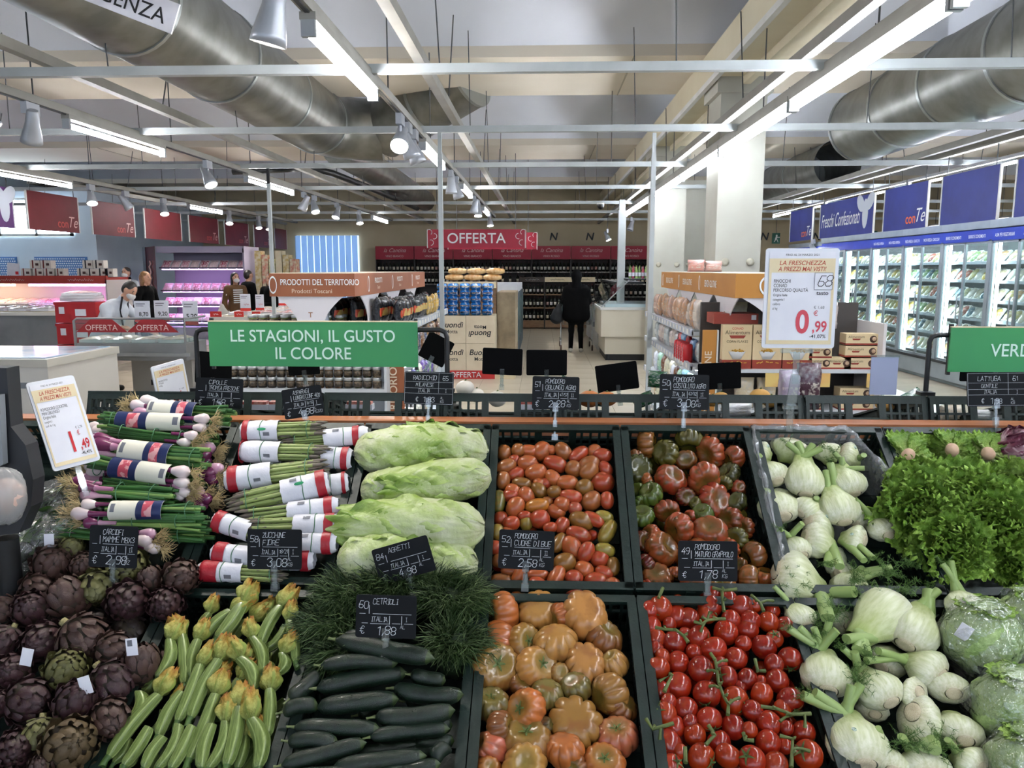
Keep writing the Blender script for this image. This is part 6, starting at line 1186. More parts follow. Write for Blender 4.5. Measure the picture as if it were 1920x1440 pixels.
# ---- courgettes with flowers
ZA = M_('courgette_green', '5C6E34', '7A8C4C', 9., rough=.36, coat=.12, stretch=(.25, 7, 7), ramp=(.4, .7)); ZB = M_('courgette_stripe', '98A868', '86985A', 14., rough=.36, coat=.12); ZS = M_('courgette_stem', '3E5A2A', '4E6A34', 12., rough=.5)
FLY = [M_('petal_flower', 'FFFFFF', 'C8C898', 12., rough=.6, grad=[(0, '7C8A44'), (.25, 'A4A858'), (.6, 'B8AA58'), (.85, 'BA923A'), (1, 'A8621E')], bump=.4, bscale=30), M_('petal_vein', '8E9A44', '7A8A38', 8., rough=.6)]
def courgette(bend):
    b = MB(); n = 30; k = 12; g = []
    for i in range(k+1):
        t = i/k; r = .118*(.86+.2*math.sin(PI*min(1, t*1.05)))*(1 if t < .93 else max(.55, 1-(t-.93)*5))*(.93 if t < .04 else 1); x = t; y = bend*math.sin(PI*t)
        g.append([(x, y+r*(1+.04*math.cos(2*PI*j/5))*math.cos(2*PI*j/n), r*(1+.04*math.cos(2*PI*j/5))*math.sin(2*PI*j/n)) for j in range(n)])
    b.sheet(g, wrap=True, fm=lambda i, j: 1 if j % 5 == 0 else 0)
    st = MB().tube([(1., 0, 0), (1.06, -.01, 0), (1.14, .02, 0)], [.066, .055, .068], 6)
    return b.me('fruit', [ZA, ZB]), st.me('stem', ZS)
CG = [courgette(.03), courgette(-.05), courgette(.1)]
def flower(sd):
    rs = random.Random(sd); b = MB(); g = []
    for i in range(11):
        t = i/10; r = [.06, .12, .17, .2, .21, .2, .18, .16, .15, .13, .09][i]; row = []
        for j in range(30):
            a = 2*PI*j/30; rr = r*(1+.2*math.cos(5*a+.6*math.sin(4*t+sd))*math.sin(PI*min(1, t*1.2))+.1*math.cos(10*a+2*t))*(1+(rs.uniform(-.3, .3) if i > 6 else 0)); row.append((-.36*t+(rs.uniform(-.07, .05) if i > 7 else 0), rr*math.cos(a)*.8+.08*t*t*math.cos(sd*2), rr*math.sin(a)+.08*t*t*math.sin(sd*3)))
        g.append(row)
    b.sheet(g, wrap=True, gv=lambda i, j: min(1, i*(.85+.3*math.sin(j*12+sd)**2)), fm=lambda i, j: 1 if (i < 7 and j % 6 == 0) else 0)
    for k in range(5):
        a = 2*PI*k/5; b.tube([(0, .06*math.cos(a), .06*math.sin(a)), (-.08, .14*math.cos(a), .14*math.sin(a)), (-.16, .2*math.cos(a), .2*math.sin(a))], [.012, .008, .003], 5, 1)
    return b.me('flower', FLY)
FLW = [flower(i) for i in range(4)]
G8 = (190, 1090, 4.1146)
ZU = """620 420 640 790 88 1;740 460 680 740 88 1;530 460 440 740 96 1;1085 180 900 440 104 1;1000 235 800 420 92 1;1170 440 1235 720 86 1;760 650 590 1080 92 1;900 610 690 1050 96 1;1075 600 1170 850 98 1;1300 840 1275 1200 92 1;440 880 60 1350 104 1;300 860 230 1080 112 0;880 880 680 1370 102 1;620 860 440 1190 98 0;1165 1070 1210 1440 114 1;1450 310 1500 620 78 1;1380 200 1230 480 90 1;1400 560 1360 720 90 1;370 1130 180 1420 98 0;480 1200 330 1440 92 0;600 1110 440 1440 94 0;700 1120 540 1440 98 0;850 1110 770 1440 98 0;960 1090 830 1440 98 1;1060 980 970 1420 108 1;1150 300 1020 440 84 1;1420 350 1250 540 80 0;1060 760 920 1010 80 1;550 560 530 690 64 0;220 1210 100 1400 74 0;1110 1200 1050 1440 84 1;1000 640 900 760 74 0;1300 620 1240 740 90 0;420 760 330 860 90 0;830 250 760 400 70 1;1300 250 1230 400 70 1;1250 1000 1220 1180 80 0;1480 480 1440 640 70 1;780 840 700 1020 80 0;560 980 480 1150 80 1;680 560 600 800 80 0;880 780 800 960 80 1;1010 900 940 1100 80 0;1130 640 1080 820 80 1;480 1000 400 1160 80 0;740 1180 660 1400 84 0;1000 1150 930 1400 84 0;260 1300 160 1440 80 0;1260 480 1200 640 76 0;960 350 880 520 76 1;1340 700 1290 860 80 0;1230 1230 1200 1440 84 1;420 1330 330 1500 84 0"""
for k, rec in enumerate(ZU.split(';')):
    ax_, ay, bx_, by_, w_, fl_ = map(float, rec.split()); hz = .02+(-.03 if k >= 25 else 0)+random.uniform(-.006, .006)
    A = LO.px(*rx(G8, (ax_, ay))[0], hz); B = LO.px(*rx(G8, (bx_, by_))[0], hz-.012); d = B-A; l = d.length; W = 1.12*w_*depth(A)/FPX/G8[2]
    xv = d/l; zv = (LO.n-xv*LO.n.dot(xv)).normalized(); yv = zv.cross(xv); s = W/.26
    P_ = (A+B)/2; o = T('courgette', '%s courgette, %s of its crate' % ('pale green flowering' if fl_ else 'pale green flowerless', zone(LO, P_, 1)), 'courgette', M=frame(A, xv, yv, zv), group='courgettes in their crate')
    c = CG[k % 3]; mesh_part('fruit', c[0], o, SCL(l, s, s)); mesh_part('stem', c[1], o, TR(l*.98, 0, 0) @ SCL(s*1.4, s, s) @ TR(-1, 0, 0))
    if fl_: mesh_part('flower', FLW[k % 4], o, RZ(random.uniform(-.35, .35)) @ RX(random.random()*6) @ SCL(s*1.3, s*.95, s*.95))
for k in range(16):
    x, w_ = BX[1]+.08+random.random()*.28, .1+random.random()*.4; P = LO.P(x, w_, -.07); o = T('courgette', 'courgette buried lower in its crate, %s' % zone(LO, P, 1), 'courgette', M=frame(P, LO.b, Vector((1, 0, 0)), -LO.n) @ RZ(random.uniform(-.5, .5)), group='buried courgettes'); mesh_part('fruit', CG[k % 3][0], o, TR(-.07, 0, 0) @ SCL(.15, .15, .15))
# ---- cucumbers
CUM = M_('cucumber_skin', '0C1A10', '16281A', 14., rough=.36, bump=.35, bscale=130., bdist=.004, coat=.08); CUT = M_('cucumber_tip', '3A4A24', '2A3A1C', 10., rough=.5)
def cucumber(bend):
    b = MB(); g = []; k = 14; n = 18
    for i in range(k+1):
        t = i/k; r = max(.012, .5*(1-abs(2*t-1)**4.2)**.5)*(1+.04*math.sin(9*t)); g.append([(t, bend*math.sin(PI*t)+r*.21*math.cos(2*PI*j/n), r*.21*math.sin(2*PI*j/n)) for j in range(n)])
    b.sheet(g, wrap=True, fm=lambda i, j: 1 if i >= k-1 else 0)
    for q in range(46):
        t = random.uniform(.06, .94); a = random.random()*6.3; r = .105*(1-abs(2*t-1)**4.2)**.5; b.lathe([(.006, -.002), (.004, .004), (.0001, .006)], 5, M=TR(t, bend*math.sin(PI*t)+r*math.cos(a), r*math.sin(a)) @ aim((0, 0, 0), (0, math.cos(a), math.sin(a))))
    return b.me('fruit', [CUM, CUT]), MB().tube([(.01, 0, 0), (-.04, .01, .0), (-.07, .015, .005)], [.022, .013, .018], 6).me('stem', M_('cuke_stem', '6A7448', rough=.6))
CK = [cucumber(.02), cucumber(-.035), cucumber(.05)]
G6 = (440, 980, 3.131)
CL = """590 685 1175 800 112;640 655 1010 655 70;500 840 960 825 90;475 975 1015 880 114;320 1040 505 880 104;930 970 1345 1010 104;480 1085 965 1035 114;280 1110 490 1070 96;820 1140 1295 1100 114;345 1200 860 1215 100;790 1260 1265 1210 96;310 1285 610 1300 96;270 1425 775 1290 104;570 1440 1130 1370 104;1160 1410 1260 1310 96;1030 890 1240 930 90;840 1460 1210 1415 100;600 930 900 800 90;700 1340 1100 1300 90;420 1390 700 1380 90;1000 1050 1250 1050 90;300 1500 800 1470 100;850 1520 1300 1480 100;900 1330 1260 1340 90;1080 1180 1280 1190 90;330 1340 560 1370 90;620 1510 1000 1500 90;720 1130 900 1060 90;1050 1290 1290 1280 90;480 1290 760 1250 80"""
for k, rec in enumerate(CL.split(';')):
    ax_, ay, bx_, by_, w_ = map(float, rec.split()); up = .04 if k < 2 else .03; hz = up-(.045 if k >= 17 and k not in (21, 22) else 0)
    if k < 3: hz += .03
    A = LO.px(*rx(G6, (ax_, ay))[0], hz); B = LO.px(*rx(G6, (bx_, by_))[0], hz+random.uniform(-.01, .01)); d = B-A; l = d.length; W = w_*depth(A)/FPX/G6[2]; xv = d/l; zv = (LO.n-xv*LO.n.dot(xv)).normalized(); yv = zv.cross(xv)
    o = T('cucumber', 'dark green cucumber in the heap, %s' % ('topmost, curved' if k == 0 else 'second, behind the topmost' if k == 1 else 'number %s down from the top' % ORD[k]), 'cucumber', M=frame(A, xv, yv, zv) @ RX(random.random()*6), group='cucumbers in the heap'); c = CK[k % 3]; s = W/.21
    mesh_part('fruit', c[0], o, SCL(l, s, s)); mesh_part('stem', c[1], o, SCL(s*1.2, s, s))
# ---- grassy agretti: blades too many to count
def blades(name, cen, n, spread, ln, mt, seed, lean, rad=.0012, curl=.5):
    rs = np.random.RandomState(seed); b = MB()
    for i in range(n):
        a = rs.uniform(0, 2*PI); r = spread*math.sqrt(rs.uniform(0, 1)); p = Vector((r*math.cos(a)*1.0, r*.7*math.sin(a), rs.uniform(-.02, .02)))
        d = Vector((math.cos(a)*rs.uniform(.1, 1)+lean[0], math.sin(a)*rs.uniform(.1, 1)+lean[1], rs.uniform(.25, 1)+lean[2])).normalized(); L_ = ln*rs.uniform(.5, 1.1); pts = []; q = p.copy()
        for k in range(4):
            pts.append(q.copy()); q = q+d*(L_/3); d = (d+Vector((rs.normal(0, .25), rs.normal(0, .25), -curl*rs.uniform(.3, 1)))).normalized()
        b.tube(pts, [rad, rad, rad*.9, rad*.4], 3, cap=False)
    return b
AGM = M_('agretti_green', '2A3E20', '3A5228', 6., rough=.45); AGP = M_('agretti_pale', '6A7C50', '586E40', 8., rough=.45)
for k, (x, y, sp, n, lean) in enumerate(((668, 1120, .075, 1700, (-.1, -.25, 0)), (845, 1130, .07, 1500, (.2, -.3, 0)), (740, 1098, .07, 1100, (0, -.1, .1)), (620, 1180, .055, 900, (-.3, -.3, 0)), (855, 1215, .05, 900, (.3, -.4, 0)), (640, 1235, .045, 500, (-.2, -.5, 0)), (820, 1090, .055, 700, (.3, .1, .1)))):
    P = LO.px(x, y, -.005); o = T('agretti_bunch', 'bunch of grassy dark green agretti, %s' % ('left of the blue price tag', 'right of the blue price tag', 'below the tilted tag', 'spilling over the courgettes', 'drooping over the right rim', 'left of the cucumbers', 'top right corner')[k], 'greens', P, 'agretti bunches')
    q_ = blades('blades', P, int(n*.9), sp, .085, AGM, k, lean, .0013).obj('blades', AGM, o); q_['kind'] = 'stuff'; q_ = blades('pale_blades', P, n//3, sp*.95, .092, AGP, k+50, lean, .0012).obj('pale_blades', AGP, o); q_['kind'] = 'stuff'
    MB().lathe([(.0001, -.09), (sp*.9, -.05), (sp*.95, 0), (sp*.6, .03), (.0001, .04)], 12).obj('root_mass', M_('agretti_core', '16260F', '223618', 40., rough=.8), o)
# ---- fennel
FB = M_('fennel_bulb', 'FFFFFF', 'E2E6CC', 14., rough=.35, coat=.1, stretch=(1, 1, .15), bump=.2, bscale=30, grad=[(0, 'D6CFB2'), (.25, 'E0E0C8'), (.6, 'D6DAB0'), (.85, 'B4C080'), (1, '98AA62')]); FBG = FB; FST = M_('fennel_stalk', '9CB070', '88A05A', 8., rough=.4, stretch=(1, 1, .2)); FCUT = M_('fennel_cut', 'B8A888', 'CFC6A6', 60., rough=.7); FRO = M_('fennel_frond', '4A6A2C', '5E8038', 10., rough=.6)
def fennel_bulb(sd):
    rs = random.Random(sd); g = []; prof = [(.0, .20), (.03, .27), (.1, .38), (.22, .48), (.36, .5), (.52, .46), (.66, .38), (.8, .29), (.92, .24), (1., .2)]; n = 60
    for z, r in prof:
        row = []
        for j in range(n):
            a = 2*PI*j/n; rib = 1+.022*math.cos(10*a)*math.sin(PI*min(1, z*1.3))+.03*(1 if math.cos(a*2+sd) > .3 else 0)*(1 if z < .75 else 0)
            split = 1-(.35*abs(math.sin(a)) if z > .95 else 0); row.append((r*rib*math.cos(a), r*.72*rib*split*math.sin(a), z+(.05*abs(math.cos(a)) if z > .9 else 0)))
        g.append(row)
    b = MB().sheet(g, wrap=True, gv=lambda i, j: i)
    return b.me('bulb', [FB])
FNB = [fennel_bulb(i) for i in range(3)]; FBASE = MB().lathe([(.2, .004), (.17, -.03), (.1, -.035), (.0001, -.02)], 18, M=SCL(1, .8, 1)).me('root_base', FCUT)
def frond_me(sd):
    rs = random.Random(sd); b = MB()
    for k in range(9):
        d = Vector((rs.uniform(-.6, .6), rs.uniform(-.6, .6), 1)).normalized(); p = Vector((0, 0, 0)); st = [p.copy()]
        for i in range(4): d = (d+Vector((rs.uniform(-.3, .3), rs.uniform(-.3, .3), -.12))).normalized(); p = p+d*.016; st.append(p.copy())
        b.tube(st, [.0011, .001, .0008, .0006, .0004], 3, cap=False)
        for i in range(1, 5):
            for q in range(5):
                e = Vector((rs.uniform(-1, 1), rs.uniform(-1, 1), rs.uniform(-.3, .9))).normalized(); b.tube([st[i], st[i]+e*.008, st[i]+e*.015+Vector((0, 0, -.003))], [.0007, .0006, .0003], 3, cap=False)
    return b.me('frond', FRO)
FRD_ = [frond_me(i) for i in range(4)]
FST_STK = MB().lathe([(.0001, .0006), (.0055, .0006), (.0058, 0)], 12).me('sticker', [M_('sticker_green', '2E6A44', 'D8E4D8', 300., rough=.4)])
def fennel(T_, g, base, neck, w_, stalks, lb, grp, h=0., fr=1, sticker=False):
    (bx_, by_), (nx, ny) = rx(g, base, neck); A = T_.px(bx_, by_, h); z0 = depth(A)/FPX/g[2]; W = w_*z0*1.2
    B = T_.px(nx, ny, h+random.uniform(-.004, .012)); d = B-A; l = d.length; minl = W*.95
    v = (_C-A).normalized()
    if l < minl: B = A+d/l*l-v*math.sqrt(minl**2-l**2)*.9; d = B-A; l = d.length
    zv = d/l; yv = (T_.n-zv*T_.n.dot(zv)).normalized(); xv = yv.cross(zv); o = T('fennel', lb, 'fennel', M=TR(A), group=grp)
    R = frame((0, 0, 0), xv, yv, zv); k = random.randrange(3)
    mesh_part('bulb', FNB[k], o, R @ SCL(W, W, l)); mesh_part('root_base', FBASE, o, R @ TR(0, 0, .0) @ SCL(W*.92, W*.92, W*.9))
    for i, s in enumerate(stalks):
        q_ = rx(g, s)[0]; E = T_.px(q_[0], q_[1], h+.025+.006*i); off = ((i+.5)/len(stalks)-.5)
        S = A+d*.86+xv*off*W*.45; m_ = (S+E)/2+T_.n*.004; r = W*(.105 if len(stalks) > 2 else .12)*random.uniform(.85, 1.1)
        st = MB().tube([S-A, m_-A, E-A], [r*1.25, r, r*.92], 9, flat=.8).obj('stalk', [FST], o)
        if fr and i % 3 == 0 and len(stalks) > 1: mesh_part('frond', FRD_[(i+k) % 4], o, TR(E-A-(E-S)*.1) @ aim((0, 0, 0), (E-S).normalized()+Vector((0, 0, .4))) @ SCL(.55, .55, .5))
    if sticker: mesh_part('sticker', FST_STK, o, R @ TR(W*.12, W*.355, l*.36) @ RX(-PI/2))
    return o
G5 = (1380, 780, 4.5); G6b = (1430, 1040, 3.6)
FU = [((355, 550), (210, 400), 245, [(190, 335)], 0), ((590, 665), (565, 345), 275, [(430, 230), (520, 220), (650, 240), (720, 275)], 0), ((920, 900), (795, 600), 290, [(795, 400), (755, 460)], 0), ((1000, 660), (875, 420), 250, [(830, 310), (890, 345), (1085, 440)], 0), ((405, 850), (275, 650), 300, [(255, 635)], 0), ((180, 270), (290, 350), 165, [], 1), ((480, 200), (430, 400), 280, [], 0), ((740, 240), (800, 400), 200, [], 0), ((890, 280), (1040, 390), 190, [(1080, 330)], 1), ((540, 820), (690, 720), 200, [(680, 690)], 0), ((610, 880), (800, 1000), 270, [], 1), ((580, 1010), (830, 1120), 280, [(780, 1250), (875, 1270)], 0), ((1090, 1050), (880, 1030), 230, [(1160, 1200), (1080, 1220)], 1), ((560, 1180), (430, 1030), 230, [(365, 960), (560, 905)], 0), ((1290, 1010), (1160, 880), 220, [(1005, 700)], 0), ((1000, 900), (1080, 780), 200, [], 0), ((860, 1330), (1000, 1380), 230, [(1060, 1280)], 0), ((330, 720), (500, 690), 200, [], 0), ((800, 1180), (900, 1300), 220, [], 0)]
FLn = ['with a round base facing out, upper left', 'with four stalks pointing up', 'large, stalks up, base facing the shopper', 'right of the large one with three stalks', 'leftmost with a broad brown base', 'small with a green sticker at the back left', 'at the back behind the four stalked one', 'at the back right of centre', 'with a sticker at the back right', 'half hidden in the middle', 'with a sticker, centre low', 'ribbed, two cut stalks pointing down', 'with a sticker, low right', 'low left with two stalks', 'with one long stalk near the lettuce', 'in shadow at the right', 'low, under cut stalks', 'in shadow at the left', 'in shadow low centre']
for k, (b_, n_, w_, st, sk) in enumerate(FU): fennel(UP, G5, b_, n_, w_, st, 'fennel bulb in the lined upper crate, '+FLn[k], 'fennel in the upper crate', -.02 if k < 15 else -.06, 1, bool(sk))
FW = [((90, 100), (420, 270), 340, [(620, 250), (440, 430)], 0), ((930, 310), (640, 560), 300, [(700, 670), (640, 640), (565, 570)], 0), ((960, 610), (1085, 360), 290, [(1120, 240), (1185, 240)], 0), ((1210, 820), (960, 690), 260, [(700, 715), (780, 650)], 0), ((870, 1000), (650, 780), 270, [(540, 630), (620, 655)], 0), ((440, 920), (410, 650), 290, [(175, 500), (250, 490), (345, 490), (450, 450), (500, 510)], 0), ((690, 1420), (560, 1070), 350, [(270, 950), (350, 930), (600, 880), (665, 870)], 1), ((1290, 940), (1180, 820), 235, [], 0), ((1370, 1260), (1270, 1080), 250, [], 0), ((1010, 1060), (1150, 1240), 330, [(1095, 1300), (1160, 1320)], 0), ((1060, 930), (960, 960), 220, [], 0), ((880, 1460), (830, 1320), 210, [(780, 1170)], 0), ((1150, 1500), (1000, 1370), 300, [(940, 1230)], 0), ((1480, 1440), (1290, 1350), 220, [(1250, 1250)], 0), ((300, 480), (180, 330), 180, [(75, 215)], 0), ((1180, 540), (1190, 600), 130, [], 0), ((760, 1080), (700, 980), 180, [], 0), ((560, 300), (640, 130), 220, [(800, 110), (870, 90)], 0), ((600, 480), (500, 380), 220, [(480, 330)], 0), ((800, 760), (900, 650), 220, [], 0)]
FLl = ['huge pale one lying at the top left', 'tilted with cut stalks pointing down left', 'upright with two stalks near the wrapped lettuce', 'lying with stalks to the left', 'base toward the shopper, centre', 'with five stalks beside the tomatoes', 'largest in front with a sticker', 'right, base facing out', 'far right, base facing out', 'big round one low right', 'half hidden under the centre ones', 'at the bottom with one stalk', 'at the bottom centre', 'at the bottom right corner', 'narrow one at the tomato rim', 'peeking out behind the upright one', 'peeking out left of the centre one', 'behind the huge one among stalks', 'in shadow under the stalks', 'in shadow in the middle']
for k, (b_, n_, w_, st, sk) in enumerate(FW): fennel(LO, G6b, b_, n_, w_, st, 'fennel bulb in the lower right crate, '+FLl[k], 'fennel in the lower crate', .0 if k < 15 else -.05, 1, bool(sk))
for k, (x, y) in enumerate(((1600, 1090), (1660, 1080), (1690, 1110), (1560, 1150), (1640, 1130), (1490, 1100), (1700, 1060), (1605, 1280), (1530, 1190), (1760, 1400), (1690, 1395))):
    P = LO.px(x, y, .0); o = T('fennel_frond', 'feathery green fennel tuft, %s' % ('among the cut stalks', 'under the lettuce', 'beside the wrapped lettuce', 'in front of the huge bulb', 'between the top bulbs', 'at the tomato rim', 'right of the cut stalks', 'above the front bulb', 'on the five stalked bulb', 'bottom right', 'bottom centre')[k], 'fronds', P, 'loose fennel fronds'); mesh_part('tuft', FRD_[k % 4], o, RX(.7) @ SCL(.9, .9, .7)); mesh_part('tuft', FRD_[(k+1) % 4], o, RZ(2) @ RX(.9) @ SCL(.8, .8, .6))
# plastic liners
def crumple(rows, amp, seed):
    rs = random.Random(seed); return [[Vector(p)+Vector((rs.uniform(-amp, amp), rs.uniform(-amp, amp), rs.uniform(-amp, amp))) for p in r] for r in rows]
def liner(T_, i, pts, lb):
    """pts: (u, w) along the rim; film rises above the rim and falls into the crate"""
    n = len(pts); rows = []
    for hh, inn in ((-.09, .035), (-.04, .018), (.0, .002), (.018, -.01), (.004, -.022), (-.02, -.026)):
        r = []
        for (u, w_) in pts:
            cx, cw = .21, .29; dx, dw = cx-u, cw-w_; L_ = math.hypot(dx, dw); r.append(T_.P(BX[i]+u+dx/L_*inn, w_+dw/L_*inn, hh))
        rows.append(r)
    o = T('plastic_liner', lb, 'liner', rows[0][0]); MB().sheet(crumple(rows, .006, i)).obj('film', film('liner_film', 'FFFFFF', .13, .5, .18, .7, 30.), o, org=rows[0][0])
def edge(a, b, n): return [(a[0]+(b[0]-a[0])*k/n, a[1]+(b[1]-a[1])*k/n) for k in range(n+1)]
liner(UP, 5, edge((.01, .55), (.012, .01), 26)+edge((.03, .01), (.3, .012), 12)+edge((.31, .03), (.39, .2), 9), 'crumpled clear plastic liner around the upper fennel crate')
liner(LO, 5, edge((.41, .1), (.41, .56), 22), 'crumpled clear plastic liner at the right side of the lower fennel crate')
# ---- pale cabbages
CAG = M_('cabbage_leaf', 'FFFFFF', 'DCE6B4', 7., rough=.45, bump=.5, bscale=20, grad=[(0, 'C6C8AC'), (.3, 'BCC894'), (.6, 'A2B668'), (.85, '88A44C'), (1, '789640')])
def cab_leaf(sd, spread):
    rs = random.Random(sd); g = []; ph = rs.random()*6
    for i in range(25):
        t = i/24; row = []; wid = spread*(.35+.9*math.sin(PI*min(1, .12+t*.8)))
        for j in range(33):
            u = j/16-1; a = u*wid; r = (.17*(.6+.55*math.sin(PI*(.12+.8*t)))+.006)*min(1, .25+math.sqrt(t*5)); ruf = (.02*abs(u)**3+.008*t*t*abs(u))*math.sin(22*t+9*u+ph)*1.6+.006*math.sin(34*a+4*t)*math.sin(PI*t)*(.3+abs(u))
            x = t*1.02-.04+(.03*math.cos(7*u+ph) if i == 24 else .015*math.cos(7*u+ph) if i == 23 else 0); row.append((x, (r+ruf)*math.sin(a), (r+ruf)*math.cos(a)+.012*math.cos(26*a+10*t)*(.2)))
        g.append(row)
    return MB().sheet(g, gv=lambda i, j: min(1, max(0, i*.45+abs(j-.5)*1.1*(.35+i)-.05-.32*max(0, 1-abs(math.sin(10*(abs(j-.5)*1.6-i*1.3)))/.35)))).me('leaf', [CAG])
CLF = [cab_leaf(k, s) for k, s in enumerate((1.25, 1.4, 1.1, 1.5))]; CCORE = MB().lathe([(.0001, -.02), (.06, -.01), (.1, .05), (.15, .3), (.165, .55), (.14, .85), (.06, .99), (.0001, 1.)], 20, M=RY(PI/2)).me('heart', [CAG])
CB = [(672, 850, 835, 832, 82, 0, .02), (908, 850, 770, 822, 78, 1, .01), (912, 890, 722, 920, 80, 2, .03), (682, 925, 800, 905, 74, 0, .0), (898, 990, 648, 985, 108, 1, .03), (640, 1055, 800, 1030, 84, 2, .03), (890, 1060, 740, 1050, 80, 0, .01), (760, 880, 900, 860, 70, 1, -.04), (700, 1010, 880, 1020, 80, 2, -.04)]
CN = ['pale cabbage at the back left', 'greener cabbage at the back right', 'white ribbed cabbage lying across the middle', 'cabbage with its white butt at the left', 'large yellow green cabbage across the front', 'front left cabbage behind the grassy greens', 'front right cabbage behind the tilted tag', 'hidden cabbage in the second layer, back', 'hidden cabbage in the second layer, front']
for k, (ax_, ay, bx_, by_, w_, rt, h) in enumerate(CB):
    A, B = UP.px(ax_, ay, h), UP.px(bx_, by_, h); d = B-A; l = d.length*1.04; xv = d.normalized(); zv = (UP.n*.6-_F*.4); zv = (zv-xv*zv.dot(xv)).normalized(); yv = zv.cross(xv); W = w_*depth(A)/FPX; s = W/.42
    o = T('cabbage', CN[k]+' of its crate', 'cabbage', M=frame(A, xv, yv, zv), group='pale cabbages in the crate'); mesh_part('heart', CCORE, o, SCL(l, s, s))
    for q in range(7): mesh_part('leaf', CLF[(q+k) % 4], o, RX(q*2.4+k+(0 if q else -.2)) @ SCL(l*(.94+.02*q), s*(.9+.035*q), s*(.9+.035*q)))
# ---- curly lettuce
LTG = M_('lettuce_leaf', 'FFFFFF', 'D2E0B0', 9., rough=.45, bump=.5, bscale=30, grad=[(0, 'C0CA90'), (.3, '8CA648'), (.65, '6C9230'), (1, '94B44C')]); LTP = M_('lettuce_leaf_pale', 'FFFFFF', 'E0E8C4', 9., rough=.45, bump=.5, bscale=30, grad=[(0, 'CCD4AC'), (.4, 'B0C078'), (.8, '8CAA4C'), (1, '9AB458')])
def let_leaf(sd, fr, pal):
    rs = random.Random(sd); p1, p2 = rs.random()*6, rs.random()*6; g = []
    for i in range(23):
        t = i/22; row = []; wid = .12+.62*math.sin(PI*min(.62, t*.62))**1.2
        for j in range(37):
            u = j/18-1; e = max(abs(u)**2.2, max(0, (t-.72)/.28)**1.5); z = .28*t*t+fr*e*(math.sin(23*u+p1+5*t)+.7*math.sin(31*t+9*u+p2))*.9; x = u*wid*(1-.12*u*u)+fr*e*.6*math.sin(29*t+p2); y = t*(1-.1*abs(u)**2)+fr*.5*e*math.sin(27*u+p1); row.append((x, y, z-.12*u*u*t))
        g.append(row)
    return MB().sheet(g, gv=lambda i, j: min(1, max(0, i*.75+abs(j-.5)*.9*(.3+i)-.05))).me('leaf', [LTP if pal else LTG])
LL = [let_leaf(k, .085, False) for k in range(4)]; LP = [let_leaf(k+9, .08, True) for k in range(3)]
def lettuce(P, d, s, pal, lb, n=30, sd=0, grp='curly lettuces'):
    rs = random.Random(sd); o = T('lettuce', lb, 'lettuce', M=aim(P, d, (0, 0, 1)), group=grp)
    for k in range(n):
        ph = k*2.39996; t = k/n; el = math.radians(8+78*t+rs.uniform(-6, 6)); R = RZ(ph) @ RX(el) @ TR(0, .02*s, 0); sc = s*(1.05-.45*t)*rs.uniform(.9, 1.1); mesh_part('leaf', (LP if pal and k % 3 else LL)[rs.randrange(3)], o, R @ SCL(sc, sc, sc))
    return o
LT = [(1722, 960, .02, .125, 0, 'bright curly lettuce at the left front of its crate'), (1795, 950, .03, .125, 0, 'bright curly lettuce in the middle'), (1860, 990, .03, .13, 0, 'bright curly lettuce at the right front'), (1775, 1030, .02, .12, 0, 'bright curly lettuce nearest the wrapped one'), (1900, 925, .02, .1, 1, 'paler curly lettuce at the right edge'), (1710, 910, .0, .08, 0, 'curly lettuce at the left back'), (1895, 1050, .0, .1, 0, 'curly lettuce at the front right edge')]
for k, (x, y, h, s, pal, lb) in enumerate(LT):
    P = UP.px(x, y, h-.03); v = (_C-P).normalized(); lettuce(P, v*.75+UP.n*.5+Vector((random.uniform(-.2, .2), 0, 0)), s, pal, lb, 22, k)
for k, (x, y, dx) in enumerate(((1702, 855, -.15), (1853, 852, .1), (1785, 845, 0))):
    P = UP.px(x, y, .03); v = (_C-P).normalized(); o = lettuce(P-v*.02, -v+Vector((dx, 0, -.3)), .085, k < 2, ('pale lettuce lying with its cut butt out, back left', 'pale lettuce lying with its cut butt out, back right', 'green lettuce lying between the two pale ones')[k], 22, 40+k, 'lying lettuces'); MB().lathe([(.02, -.01), (.018, .012), (.0001, .014)], 14, M=TR((0, 0, -.012)) @ RX(PI)).obj('cut_butt', M_('butt', 'D8B898', 'C8A488', 60., rough=.6), o)
def lump(r, sd, jit, n=26):
    rs = random.Random(sd); w = [(rs.uniform(2, 7), rs.uniform(2, 7), rs.random()*6) for _ in range(6)]; g = []
    for i in range(n//2+1):
        th = PI*i/(n//2); row = []
        for j in range(n):
            f = 2*PI*j/n; k = 1+jit*sum(math.sin(a*f+b*th+c) for a, b, c in [(round(a), b, c) for a, b, c in w])/3*math.sin(th); row.append((r*k*math.sin(th)*math.cos(f), r*k*math.sin(th)*math.sin(f), r*k*math.cos(th)))
        g.append(row)
    return MB().sheet(g, wrap=True)
RDLEAF = CLF[0].copy(); RDLEAF.materials.clear(); RDLEAF.materials.append(M_('radicchio_leaf', 'FFFFFF', 'E8D8DC', 12., rough=.4, grad=[(0, 'D8D0C8'), (.25, 'B89AA0'), (.45, '6A2440'), (1, '4A1428')]))
RDM = M_('radicchio_skin', '5A1C34', 'D8C8CC', 14., rough=.4, ramp=(.52, .6))
for k in range(11):
    P = UP.P(BX[7]+.08+.13*(k % 3), .08+.13*(k//3), -.02) if k else UP.px(1915, 835, .03)
    rd = T('radicchio', 'purple and white radicchio head at the right picture edge' if k == 0 else 'purple radicchio head in the rightmost upper crate, row %s, column %s' % (NUM[k//3], NUM[k % 3]), 'radicchio', P, 'radicchio heads')
    lump(.052, k, .06, 18).obj('head', RDM, rd)
    for q in range(4): mesh_part('leaf', RDLEAF, rd, RZ(q*1.5+k) @ RY(-PI/2) @ TR(-.055, 0, 0) @ SCL(.11, .33, .33))
